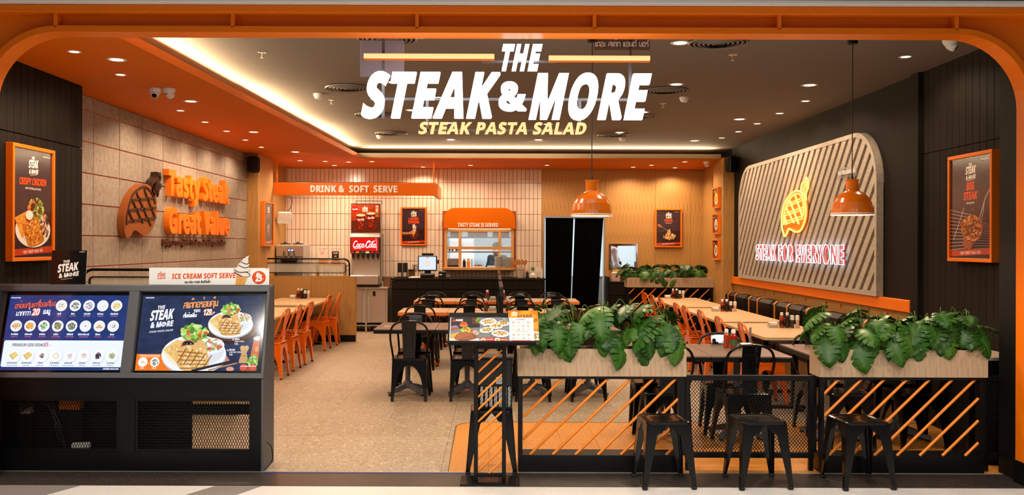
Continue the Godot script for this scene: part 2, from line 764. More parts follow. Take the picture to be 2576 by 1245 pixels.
func make_materials() -> void:
	var grain := noise(3, 0.02, [Color(0.72, 0.72, 0.72), Color(0.9, 0.9, 0.9), Color(1, 1, 1), Color(0.86, 0.86, 0.86)])
	var faint := noise(5, 0.02, [Color(0.8, 0.8, 0.8), Color(1, 1, 1), Color(0.92, 0.92, 0.92)])
	var cloud := noise(9, 0.012, [Color(0.72, 0.7, 0.68), Color(0.95, 0.94, 0.93), Color(0.85, 0.83, 0.81), Color(1, 1, 1)], 512, 5)
	var up := Vector3(13, 0.42, 13)
	mat("orange", Color(0.88, 0.43, 0.01), 0.42, 0.0, {"spec": 0.36})
	mat("orange_wall", Color(0.81, 0.40, 0.0), 0.6, 0.0, {"spec": 0.22})
	mat("orange_letter", Color(0.95, 0.48, 0.02), 0.45)
	mat("joint", Color(0.80, 0.33, 0.05), 0.6)
	mat("grout", Color(0.56, 0.28, 0.12), 0.8)
	mat("concrete", Color(0.65, 0.60, 0.545), 0.75, 0.0, {"tex": cloud, "scale": Vector3(1.3, 0.9, 1.3)})
	mat("concrete_b", Color(0.625, 0.57, 0.515), 0.75, 0.0, {"tex": cloud, "scale": Vector3(1.1, 0.7, 1.1)})
	mat("slat_concrete", Color(0.70, 0.66, 0.61), 0.8, 0.0, {"tex": cloud, "scale": Vector3(2, 2, 2)})
	mat("dark_plank", Color(0.128, 0.106, 0.09), 0.65, 0.0, {"tex": grain, "scale": up, "spec": 0.2})
	mat("dark_plank_b", Color(0.117, 0.097, 0.083), 0.65, 0.0, {"tex": grain, "scale": up * 1.13, "spec": 0.2})
	mat("dark_gap", Color(0.05, 0.045, 0.04), 0.8)
	mat("oak", Color(0.71, 0.52, 0.265), 0.55, 0.0, {"tex": grain, "scale": up})
	mat("oak_b", Color(0.69, 0.50, 0.25), 0.55, 0.0, {"tex": grain, "scale": up * 0.83})
	mat("oak_frame", Color(0.78, 0.58, 0.32), 0.45, 0.0, {"tex": faint, "scale": Vector3(9, 3, 9)})
	mat("planter_wood", Color(0.70, 0.585, 0.46), 0.55, 0.0, {"tex": grain, "scale": Vector3(13, 0.9, 13)})
	mat("table_wood", Color(0.80, 0.66, 0.47), 0.38, 0.0, {"tex": faint, "scale": Vector3(9, 9, 0.7)})
	mat("table_wood_x", Color(0.76, 0.63, 0.47), 0.38, 0.0, {"tex": faint, "scale": Vector3(0.7, 9, 9)})
	mat("table_dark", Color(0.45, 0.37, 0.32), 0.3, 0.0, {"tex": grain, "scale": Vector3(0.7, 9, 9)})
	mat("tile", Color(0.86, 0.80, 0.72), 0.16)
	mat("tile_b", Color(0.84, 0.775, 0.69), 0.18)
	mat("floor_a", Color(0.92, 0.92, 0.92), 0.42, 0.0, {"tex": terrazzo(Color(0.665, 0.59, 0.49), [Color(0.59, 0.515, 0.42), Color(0.72, 0.65, 0.55), Color(0.83, 0.77, 0.68), Color(0.53, 0.45, 0.365), Color(0.69, 0.615, 0.515)], 3000, 4.4), "scale": Vector3(0.9, 0.9, 0.9)})
	mat("floor_b", Color(0.89, 0.885, 0.88), 0.42, 0.0, {"tex": M.floor_a.albedo_texture, "scale": Vector3(0.83, 0.83, 0.83)})
	mat("floor_joint", Color(0.50, 0.43, 0.36), 0.7)
	mat("floor_orange", Color(0.95, 0.95, 0.95), 0.4, 0.0, {"tex": terrazzo(Color(0.80, 0.51, 0.16), [Color(0.86, 0.59, 0.24), Color(0.9, 0.72, 0.45), Color(0.66, 0.38, 0.12), Color(0.74, 0.46, 0.18), Color(0.86, 0.62, 0.32)], 6500, 3.2), "scale": Vector3(1.8, 1.8, 1.8)})
	mat("brass", Color(0.45, 0.36, 0.2), 0.4, 0.8)
	mat("stone_black", Color(0.95, 0.95, 0.95), 0.32, 0.0, {"tex": terrazzo(Color(0.20, 0.175, 0.16), [Color(0.13, 0.115, 0.11), Color(0.3, 0.27, 0.25), Color(0.16, 0.14, 0.13), Color(0.42, 0.39, 0.36), Color(0.24, 0.2, 0.17)], 5000, 3.0), "scale": Vector3(2.2, 2.2, 2.2)})
	mat("mall_white", Color(0.97, 0.97, 0.97), 0.22, 0.0, {"tex": terrazzo(Color(0.84, 0.83, 0.81), [Color(0.8, 0.79, 0.77), Color(0.88, 0.87, 0.86), Color(0.76, 0.75, 0.73)], 4000, 2.4), "scale": Vector3(1.6, 1.6, 1.6)})
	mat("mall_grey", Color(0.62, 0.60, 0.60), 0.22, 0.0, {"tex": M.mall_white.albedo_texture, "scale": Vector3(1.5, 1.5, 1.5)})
	mat("tape", Color(0.08, 0.18, 0.42), 0.5)
	mat("ceiling_paint", Color(0.43, 0.39, 0.35), 0.85)
	mat("ceiling_grey", Color(0.42, 0.43, 0.44), 0.6)
	mat("white_paint", Color(0.86, 0.86, 0.86), 0.5)
	mat("cream_paint", Color(0.62, 0.57, 0.49), 0.8)
	mat("charcoal", Color(0.27, 0.27, 0.285), 0.5)
	mat("black_matte", Color(0.04, 0.04, 0.043), 0.55, 0.0, {"spec": 0.3})
	mat("black_metal", Color(0.03, 0.03, 0.034), 0.35, 0.0, {"spec": 0.35})
	mat("black_gloss", Color(0.018, 0.018, 0.02), 0.25, 0.0, {"spec": 0.3, "coat": 0.35, "coat_rough": 0.05})
	mat("orange_gloss", Color(0.88, 0.38, 0.01), 0.22, 0.0, {"coat": 0.7, "coat_rough": 0.06})
	mat("orange_rod", Color(0.86, 0.47, 0.06), 0.4)
	mat("orange_edge", Color(0.9, 0.42, 0.08), 0.5)
	mat("rubber", Color(0.03, 0.03, 0.03), 0.8)
	mat("steel", Color(0.80, 0.78, 0.75), 0.33, 0.88)
	mat("steel_dull", Color(0.72, 0.70, 0.67), 0.45, 0.6)
	mat("chrome", Color(0.85, 0.85, 0.85), 0.08, 1.0)
	mat("cast_grey", Color(0.40, 0.40, 0.41), 0.45)
	mat("leather", Color(0.035, 0.03, 0.028), 0.42, 0.0, {"spec": 0.28})
	mat("curtain", Color(0.012, 0.012, 0.014), 0.95, 0.0, {"spec": 0.1})
	mat("black_plastic", Color(0.03, 0.03, 0.032), 0.4)
	mat("white_plastic", Color(0.85, 0.84, 0.82), 0.35)
	mat("paper", Color(0.88, 0.87, 0.85), 0.7)
	mat("cardboard", Color(0.42, 0.27, 0.15), 0.8)
	mat("ceramic", Color(0.88, 0.85, 0.8), 0.15)
	mat("glass", Color(0.9, 0.95, 0.95), 0.03, 0.0, {"alpha": 0.06})
	mat("reeded_glass", Color(0.80, 0.80, 0.74), 0.2, 0.0, {"alpha": 0.4})
	mat("smoked_glass", Color(0.2, 0.2, 0.22), 0.05, 0.0, {"alpha": 0.5})
	mat("steak_brown", Color(0.56, 0.29, 0.05), 0.45)
	mat("steak_dark", Color(0.20, 0.095, 0.035), 0.35)
	mat("line_brown", Color(0.33, 0.14, 0.05), 0.35)
	mat("sign_white", Color(0.9, 0.9, 0.92), 0.5, 0.0, {"glow": 2.6, "glow_col": Color(0.97, 0.98, 1.0)})
	mat("sign_side", Color(0.85, 0.85, 0.88), 0.4)
	mat("sign_cream", Color(1.0, 0.82, 0.55), 0.5, 0.0, {"glow": 0.95, "glow_col": Color(1.0, 0.80, 0.56)})
	mat("neon_white", Color(0.9, 0.92, 1.0), 0.4, 0.0, {"glow": 1.7, "glow_col": Color(0.88, 0.93, 1.0)})
	mat("neon_amber", Color(1.0, 0.75, 0.3), 0.4, 0.0, {"glow": 1.9, "glow_col": Color(1.0, 0.77, 0.36)})
	mat("neon_face", Color(0.80, 0.22, 0.08), 0.5)
	mat("lamp_lens", Color(1, 0.95, 0.88), 0.4, 0.0, {"glow": 5.0, "glow_col": Color(1.0, 0.93, 0.82)})
	mat("lamp_inner", Color(0.9, 0.88, 0.84), 0.5)
	mat("cove_led", Color(1, 0.9, 0.75), 0.4, 0.0, {"glow": 3.0, "glow_col": Color(1.0, 0.86, 0.66)})
	mat("panel_light", Color(1, 1, 1), 0.4, 0.0, {"glow": 3.5, "glow_col": Color(1, 0.98, 0.95)})
	mat("kitchen_light", Color(1, 1, 1), 0.4, 0.0, {"glow": 2.5, "glow_col": Color(0.93, 0.97, 1.0)})
	mat("kitchen_wall", Color(0.78, 0.82, 0.82), 0.3)
	mat("leaf", Color(0.74, 0.74, 0.74), 0.4, 0.0, {"spec": 0.36})
	M.leaf.vertex_color_use_as_albedo = true
	M.leaf.backlight_enabled = true
	M.leaf.backlight = Color(0.12, 0.2, 0.05)
	mat("stem", Color(0.24, 0.36, 0.10), 0.5)
	mat("soil", Color(0.09, 0.065, 0.045), 0.95)
	mat("red_sauce", Color(0.52, 0.06, 0.03), 0.25)
	mat("orange_sauce", Color(0.58, 0.2, 0.05), 0.25)
	mat("dark_sauce", Color(0.16, 0.05, 0.03), 0.25)
	mat("pepper", Color(0.22, 0.17, 0.13), 0.5)
	mat("salt", Color(0.78, 0.62, 0.55), 0.5)
	mat("yellow", Color(0.80, 0.50, 0.06), 0.4)
	mat("wood_spoon", Color(0.70, 0.45, 0.16), 0.6)
	mat("green_label", Color(0.15, 0.3, 0.12), 0.6)
	mat("crate_red", Color(0.6, 0.1, 0.08), 0.6)
	mat("cloth_white", Color(0.74, 0.75, 0.76), 0.85)
	mat("cloth_black", Color(0.02, 0.02, 0.024), 0.85)
	mat("skin", Color(0.70, 0.50, 0.38), 0.6)
	mat("hair", Color(0.03, 0.025, 0.02), 0.6)
	mat("screen_black", Color(0.008, 0.008, 0.01), 0.12)
	mat("wire", Color(0.03, 0.03, 0.03), 0.5)
	mat("vent_grey", Color(0.42, 0.4, 0.38), 0.5)
	mat("lilac", Color(0.56, 0.53, 0.56), 0.6)
	mat("mall_paint", Color(0.6, 0.6, 0.6), 0.7)
	mat("letter_white", Color(0.97, 0.965, 0.95), 0.45)
	mat("reeded_cool", Color(0.70, 0.79, 0.86), 0.2, 0.0, {"alpha": 0.3})
	mat("clay", Color(0.66, 0.60, 0.52), 0.7)


# ---------------------------------------------------------------- the mall in front
func mall_lights() -> void:
	for j in 3:  # rows after the front one are unseen lamps, added as frontal fill
		for i in 4:
			var t := thing("mall_downlight", "round downlight in the mall ceiling, %s row, %s from the left" % [["front", "second", "back"][j], ORD[i]], "ceiling light", V(-3.0 + 2.0 * i, 3.5, 4.3 - 2.6 * j), 0.0, "mall downlights")
			var rim := MB.new()
			rim.lathe([Vector2(0.1, -0.004), Vector2(0.125, -0.006), Vector2(0.13, 0.0)], 24)
			piece(t, "rim", rim, M.white_paint)
			var lens := MB.new()
			lens.xf = Transform3D(Basis(Vector3.RIGHT, PI), Vector3.ZERO)
			lens.lathe([Vector2(0.1, 0.003), Vector2(0.0, 0.004)], 24)
			piece(t, "lamp_lens", lens, M.panel_light)
			var l := SpotLight3D.new()
			l.name = "light"
			t.add_child(l, true)
			l.position = Vector3(0, -0.02, 0)
			l.basis = Basis.looking_at(Vector3.DOWN, Vector3.FORWARD)
			l.light_energy = [6.2, 5.2, 6.0][j]
			l.light_color = Color(1.0, 0.965, 0.915)
			l.spot_angle = [60.0, 80.0, 80.0][j]
			l.spot_angle_attenuation = 0.25
			l.spot_range = 20.0
			l.light_size = 0.09
			l.shadow_enabled = true


func area_light(parent: Node, at: Vector3, towards: Vector3, size: Vector2, energy: float, col: Color) -> void:
	var l := AreaLight3D.new()
	l.name = "light"
	parent.add_child(l, true)
	l.area_size = size
	l.light_energy = energy
	l.light_color = col
	l.area_range = 30.0
	l.shadow_enabled = true
	l.position = at
	var up := Vector3.UP if absf(towards.y) < 0.9 else Vector3.FORWARD
	l.basis = Basis.looking_at(towards, up)


func floor_xf(y: float) -> Transform3D:  # polygons (x, depth) lie on the floor
	return Transform3D(Basis(Vector3.RIGHT, -PI / 2), Vector3(0, y, 0))


func build_floor() -> void:
	var base := structure("floor", slab(-4.3, 4.3, -0.2, -0.006, 6.44, DB), M.floor_joint)
	var zone := PackedVector2Array([Vector2(-0.335, 6.44), Vector2(-0.35, 7.96)])
	for i in 7:
		var a := PI + -PI / 2 * i / 6.0
		zone.append(Vector2(-0.13, 8.04) + Vector2(cos(a), sin(a)) * 0.22)
	zone.append_array([Vector2(4.2, 8.26), Vector2(4.2, 6.44)])
	var x := -0.39 - 0.6 * 7
	var k := 0
	while x < 4.1:
		var d := 6.44
		while d < DB - 0.01:
			var d1 := minf(d + 0.6, DB)
			var cell := PackedVector2Array([Vector2(maxf(x, -4.3) + 0.001, d + 0.001), Vector2(minf(x + 0.6, 4.3) - 0.001, d + 0.001), Vector2(minf(x + 0.6, 4.3) - 0.001, d1 - 0.001), Vector2(maxf(x, -4.3) + 0.001, d1 - 0.001)])
			for q in Geometry2D.clip_polygons(cell, zone):
				if absf(MB.area(q)) > 0.002:
					var m := MB.new()
					m.xf = floor_xf(0)
					m.prism(q, [], -0.006, 0.0)
					piece(base, "tile", m, M.floor_a if (k * 7 + int(d * 3)) % 3 else M.floor_b)
			d += 0.6
			k += 1
		x += 0.6
	x = 0.56 - 0.3 * 4
	while x < 4.2:
		var d := 8.26
		while d > 6.45:
			var cell := PackedVector2Array([Vector2(x + 0.001, d - 0.3), Vector2(x + 0.299, d - 0.3), Vector2(x + 0.299, d - 0.0015), Vector2(x + 0.001, d - 0.0015)])
			for q in Geometry2D.intersect_polygons(cell, zone):
				if absf(MB.area(q)) > 0.001:
					var m := MB.new()
					m.xf = floor_xf(0)
					m.prism(q, [], -0.006, 0.0)
					piece(base, "orange_tile", m, M.floor_orange)
			d -= 0.3
		x += 0.3
	var edge := MB.new()
	for i in range(0, zone.size() - 2):
		edge.bar(V(zone[i].x, -0.001, zone[i].y), V(zone[i + 1].x, -0.001, zone[i + 1].y), 0.008, 0.006)
	piece(base, "metal_border", edge, M.brass)
	var band := structure("floor_threshold", slab(-6, 6, -0.2, 0.0, 6.07, 6.44), M.stone_black)
	piece(band, "trim_strip", slab(-6, 6, -0.01, 0.0015, 6.435, 6.447), M.steel_dull)
	var mall := structure("floor_mall", slab(-9, 9, -0.2, -0.003, -9, 6.07), M.mall_white)
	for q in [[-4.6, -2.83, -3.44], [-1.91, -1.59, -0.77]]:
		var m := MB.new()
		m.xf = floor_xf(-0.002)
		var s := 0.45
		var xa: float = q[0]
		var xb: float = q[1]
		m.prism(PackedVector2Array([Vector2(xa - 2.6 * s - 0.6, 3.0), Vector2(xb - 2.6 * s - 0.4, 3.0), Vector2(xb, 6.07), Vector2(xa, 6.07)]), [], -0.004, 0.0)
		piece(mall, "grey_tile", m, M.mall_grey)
	var tp := slab(-1.68, -0.16, 0.0, 0.002, 6.405, 6.432)
	var t := piece(self, "blue_tape", tp, M.tape)
	tag(t, "strip of blue tape along the threshold of the entrance", "tape")
	var mc := structure("ceiling_mall", slab(-9, 9, 3.5, 3.65, -9, 6.3), M.mall_paint)
	mc.set_meta("kind", "structure")
	structure("wall_mall_back", slab(-9, 9, 0, 3.5, -9.2, -9.0), M.mall_paint)


# ---------------------------------------------------------------- walls
func pierced(x0: float, x1: float, y0: float, y1: float, holes: Array) -> Array:  # rectangles that are left round rectangular openings
	var xs := [x0, x1]
	var ys := [y0, y1]
	for h in holes:
		xs.append_array([clampf(h[0], x0, x1), clampf(h[1], x0, x1)])
		ys.append_array([clampf(h[2], y0, y1), clampf(h[3], y0, y1)])
	xs.sort()
	ys.sort()
	var out := []
	for i in xs.size() - 1:
		for j in ys.size() - 1:
			if xs[i + 1] - xs[i] < 1e-4 or ys[j + 1] - ys[j] < 1e-4:
				continue
			var cx: float = (xs[i] + xs[i + 1]) / 2
			var cy: float = (ys[j] + ys[j + 1]) / 2
			var solid := true
			for h in holes:
				if cx > h[0] and cx < h[1] and cy > h[2] and cy < h[3]:
					solid = false
			if solid:
				out.append([xs[i], xs[i + 1], ys[j], ys[j + 1]])
	return out


const DOOR := [0.934, 2.14, 0.0, 2.21]
const PASS := [-0.98, 0.37, 1.21, 1.945]
const HATCH := [2.23, 2.756, 1.197, 1.66]


func build_walls() -> void:
	# left: concrete panels with orange joints
	var wl := structure("wall_left", slab(XL - 0.2, XL - 0.012, 0, 3.4, 8.2, DB + 0.2), M.joint)
	var d := 8.31
	var k := 0
	while d < 14.4:
		var d1 := minf(d + 0.62, 14.44)
		var y := 0.0
		for y1 in [0.18, 0.49, 0.80, 1.11, 1.42, 1.73, 2.04, 2.35, 2.66, 2.97, 3.12]:
			k += 1
			piece(wl, "panel", slab(XL - 0.014, XL + rng.randf_range(-0.0008, 0.0008), y + 0.0055, y1 - 0.0055, d + 0.0055, d1 - 0.0055, 0.002), M.concrete if k % 3 else M.concrete_b)
			y = y1
		d += 0.62
	piece(wl, "pilaster", slab(XL - 0.02, -3.863, 0, SOFFIT, 14.44, 15.4, 0.003), M.oak)
	piece(wl, "wood_panel", slab(XL - 0.02, XL - 0.005, 0, SOFFIT, 15.4, DB), M.oak_b)
	# left front: dark planks
	var pl := structure("wall_left_front", slab(-4.25, -3.87, 0, 3.4, 6.22, 8.26), M.dark_gap)
	plank_run(pl, -3.875, -3.85, 6.24, 8.26, 0.107, 2.54)
	# right
	var wr := structure("wall_right", slab(XR, XR + 0.2, 0, 3.4, 6.2, DB + 0.2), M.dark_gap)
	d = 8.52
	while d < 14.9:
		var d1 := minf(d + 1.22, 14.96)
		piece(wr, "wood_panel", slab(XR - 0.01, XR + 0.01, 1.12, 3.31, d + 0.001, d1 - 0.001), M.dark_plank)
		piece(wr, "wainscot_panel", slab(XR - 0.012, XR + 0.01, 0.0, 1.04, d + 0.001, d1 - 0.001), M.oak)
		d += 1.22
	plank_run(wr, XR - 0.012, XR + 0.012, 6.5, 8.37, 0.1095, 2.52, 3.31)
	piece(wr, "pilaster", slab(3.995, XR + 0.02, 0, 3.31, 8.37, 8.52, 0.003), M.dark_plank_b)
	piece(wr, "end_pilaster", slab(3.70, XR + 0.02, 0, 3.31, 6.24, 6.5, 0.003), M.black_matte)
	piece(wr, "corner_pilaster", slab(3.854, XR + 0.02, 0, SOFFIT, 14.96, 15.64, 0.003), M.oak_b)
	piece(wr, "back_panel", slab(XR - 0.012, XR + 0.01, 0, SOFFIT, 15.64, DB), M.oak_b)
	var tr := structure("trim_1", slab(3.985, XR, 1.012, 1.128, 8.52, 14.95, 0.004), M.orange)
	tr.set_meta("kind", "structure")
	# back wall with a doorway, the pass window and a hatch
	var wb_m := MB.new()
	for r in pierced(-4.3, 4.3, 0.0, 3.4, [DOOR, PASS, HATCH]):
		add_slab(wb_m, r[0], r[1], r[2], r[3], DB + 0.008, DB + 0.14)
	var wb := structure("wall_back", wb_m, M.grout)
	var ys := [0.0, 0.104, 0.409, 0.714, 1.019, 1.324, 1.629, 1.934, 2.239, 2.544, 2.849, SOFFIT]
	var rest := MB.new()
	var made := 0
	for j in range(11, 0, -1):
		for i in 63:
			var x0 := -4.11 + i * 0.0796
			for r in pierced(x0 + 0.004, x0 + 0.0756, ys[j - 1] + 0.004, ys[j] - 0.004, [[-1.02, 0.41, 1.14, 2.3]]):
				if made < 300 and r[2] > 1.25:
					made += 1
					piece(wb, "tile", slab(r[0], r[1], r[2], r[3], DB - rng.randf_range(0.0, 0.0012), DB + 0.009, 0.0015), M.tile if (i * 5 + j * 3) % 4 else M.tile_b)
				else:
					add_slab(rest, r[0], r[1], r[2], r[3], DB, DB + 0.009)
	var rp := piece(wb, "tile_field", rest, M.tile)
	rp.set_meta("kind", "stuff")
	for q in [[0.905, 2.137, 2.212, SOFFIT], [2.141, 3.108, 0.0, SOFFIT], [3.112, 3.798, 0.0, SOFFIT], [3.802, 4.06, 0.0, SOFFIT], [0.905, 0.932, 0.0, 2.21]]:
		var m := MB.new()
		for r in pierced(q[0], q[1], q[2], q[3], [HATCH]):
			add_slab(m, r[0], r[1], r[2], r[3], DB - 0.006, DB + 0.01)
		piece(wb, "wood_panel", m, M.oak)


func plank_run(parent: Node, x0: float, x1: float, d0: float, d1: float, w: float, joint: float, top := SOFFIT) -> void:
	var d := d1
	var k := 0
	while d > d0 + 0.02:
		var e := maxf(d - w, d0)
		for r in [[0.0, joint - 0.004], [joint + 0.004, top]]:
			piece(parent, "plank", slab(x0, x1, r[0], r[1], e + 0.002, d - 0.002, 0.002), M.dark_plank if (k + int(r[0])) % 3 else M.dark_plank_b)
		k += 1
		d = e


# ---------------------------------------------------------------- ceilings
func build_ceiling() -> void:
	var c := structure("ceiling", slab(-4.2, 4.25, TRAY, TRAY + 0.1, 6.2, DB + 0.1), M.ceiling_paint)
	c.set_meta("kind", "structure")
	var m := MB.new()
	m.xf = floor_xf(0)
	m.prism(PackedVector2Array([Vector2(XL - 0.1, 6.2), Vector2(-2.69, 6.2), Vector2(-2.33, 15.1), Vector2(3.86, 15.1), Vector2(3.86, 14.98), Vector2(XR + 0.1, 14.98), Vector2(XR + 0.1, DB + 0.1), Vector2(XL - 0.1, DB + 0.1)]), [], SOFFIT, SOFFIT + 0.02)
	var s := structure("ceiling_soffit", m, M.orange_wall)
	var f := MB.new()
	f.bar(V(-2.69, SOFFIT + 0.035, 6.2), V(-2.33, SOFFIT + 0.035, 15.1), 0.02, 0.07)
	piece(s, "fascia", f, M.orange_wall)
	piece(s, "back_fascia", slab(-2.33, XR - 0.2, SOFFIT + 0.012, SOFFIT + 0.085, 15.09, 15.11), M.cream_paint)
	# light strips in the cove
	var st := thing("cove_light_strip", "warm light strip hidden in the cove along the left orange soffit", "light strip", V(-2.5, SOFFIT + 0.02, 10.6))
	var g := MB.new()
	g.bar(Vector3(-0.235, 0.03, 4.35), Vector3(0.115, 0.03, -4.3), 0.012, 0.06)
	piece(st, "led_strip", g, M.cove_led)
	for i in 3:
		var l := AreaLight3D.new()
		l.name = "light"
		st.add_child(l, true)
		l.area_size = Vector2(0.03, 2.85)
		l.light_energy = 6.5
		l.light_color = Color(1.0, 0.87, 0.68)
		l.area_range = 30.0
		l.shadow_enabled = true
		l.position = Vector3(lerpf(-0.235, 0.115, (i + 0.5) / 3.0), 0.066, lerpf(4.35, -4.3, (i + 0.5) / 3.0))
		l.basis = Basis.looking_at(Vector3(0.86, 0.5, 0.03).normalized(), Vector3(0.35, 0, -8.65).normalized())
	var sb := thing("cove_light_strip", "warm light strip hidden in the cove above the back soffit", "light strip", V(0.75, SOFFIT + 0.02, 15.2))
	var g2 := MB.new()
	g2.box(Vector3(0, 0.03, 0.05), Vector3(6.0, 0.06, 0.012))
	piece(sb, "led_strip", g2, M.cove_led)
	for i in 2:
		area_light(sb, Vector3(-1.5 + 3.0 * i, 0.068, 0.055), Vector3(0, 0.55, 0.83), Vector2(2.95, 0.03), 5.0, Color(1.0, 0.87, 0.68))
		area_light(sb, Vector3(-1.5 + 3.0 * i, 0.062, 0.03), Vector3(0, 1, 0.0), Vector2(2.95, 0.03), 1.2, Color(1.0, 0.87, 0.68))


# ---------------------------------------------------------------- orange portal
func portal_outline(x0: float, x1: float, top: float, r: float, out: float) -> PackedVector2Array:
	var p := PackedVector2Array([Vector2(x0 - out, 0.0)])
	for i in 13:
		var a := PI - PI / 2 * i / 12.0
		p.append(Vector2(x0 + r, top - r) + Vector2(cos(a), sin(a)) * (r + out))
	for i in 13:
		var a := PI / 2 - PI / 2 * i / 12.0
		p.append(Vector2(x1 - r, top - r) + Vector2(cos(a), sin(a)) * (r + out))
	p.append(Vector2(x1 + out, 0.0))
	return p


func build_portal() -> void:
	var t := structure("trim_2", slab(-4.9, 4.9, 3.232, 3.284, 6.03, 6.26, 0.004), M.orange)
	var inner := portal_outline(-3.49, 3.66, 3.102, 0.49, 0.0)
	var outer := portal_outline(-3.49, 3.66, 3.102, 0.49, 0.042)
	outer.reverse()
	var ring := inner.duplicate()
	ring.append_array(outer)
	var m := MB.new()
	m.xf = Transform3D(Basis.IDENTITY, Vector3(0, 0, -6.22))
	m.prism(ring, [], 0.0, 0.17)
	piece(t, "arch_rail", m, M.orange)
	# recessed back panel
	var back := MB.new()
	back.xf = Transform3D(Basis.IDENTITY, Vector3(0, 0, -6.2))
	var bp := portal_outline(-3.49, 3.66, 3.102, 0.49, 0.03)
	bp.append_array([Vector2(4.9, 0), Vector2(4.9, 3.24), Vector2(-4.9, 3.24), Vector2(-4.9, 0)])
	back.prism(bp, [], 0.0, 0.07)
	piece(t, "recessed_panel", back, M.orange)
	for x in [-3.009, -1.798, -0.538, 0.676, 1.941, 3.152]:
		piece(t, "divider", slab(x - 0.0125, x + 0.0125, 3.13, 3.24, 6.05, 6.15, 0.002), M.orange)
	for x in [-3.49, 3.66]:
		var s: float = signf(x)
		piece(t, "kick_plate", slab(x - s * 0.004, x + s * 0.35, 0.0, 0.16, 6.03, 6.24, 0.003), M.black_metal)
	# mall bulkhead above
	var b := structure("wall_bulkhead", slab(-9, 9, 3.31, 3.5, 5.99, 6.3), M.ceiling_grey)
	piece(b, "white_trim", slab(-9, 9, 3.286, 3.312, 5.97, 6.28, 0.003), M.white_paint)
	# inside face above the lintel
	structure("wall_front", slab(-4.25, 4.25, 3.23, 3.45, 6.26, 6.32), M.ceiling_paint)
	structure("wall_mall_left", slab(-9, -4.2, 0, 3.4, 6.2, 6.4), M.white_paint)
	structure("wall_mall_right", slab(4.2, 9, 0, 3.4, 6.2, 6.4), M.white_paint)


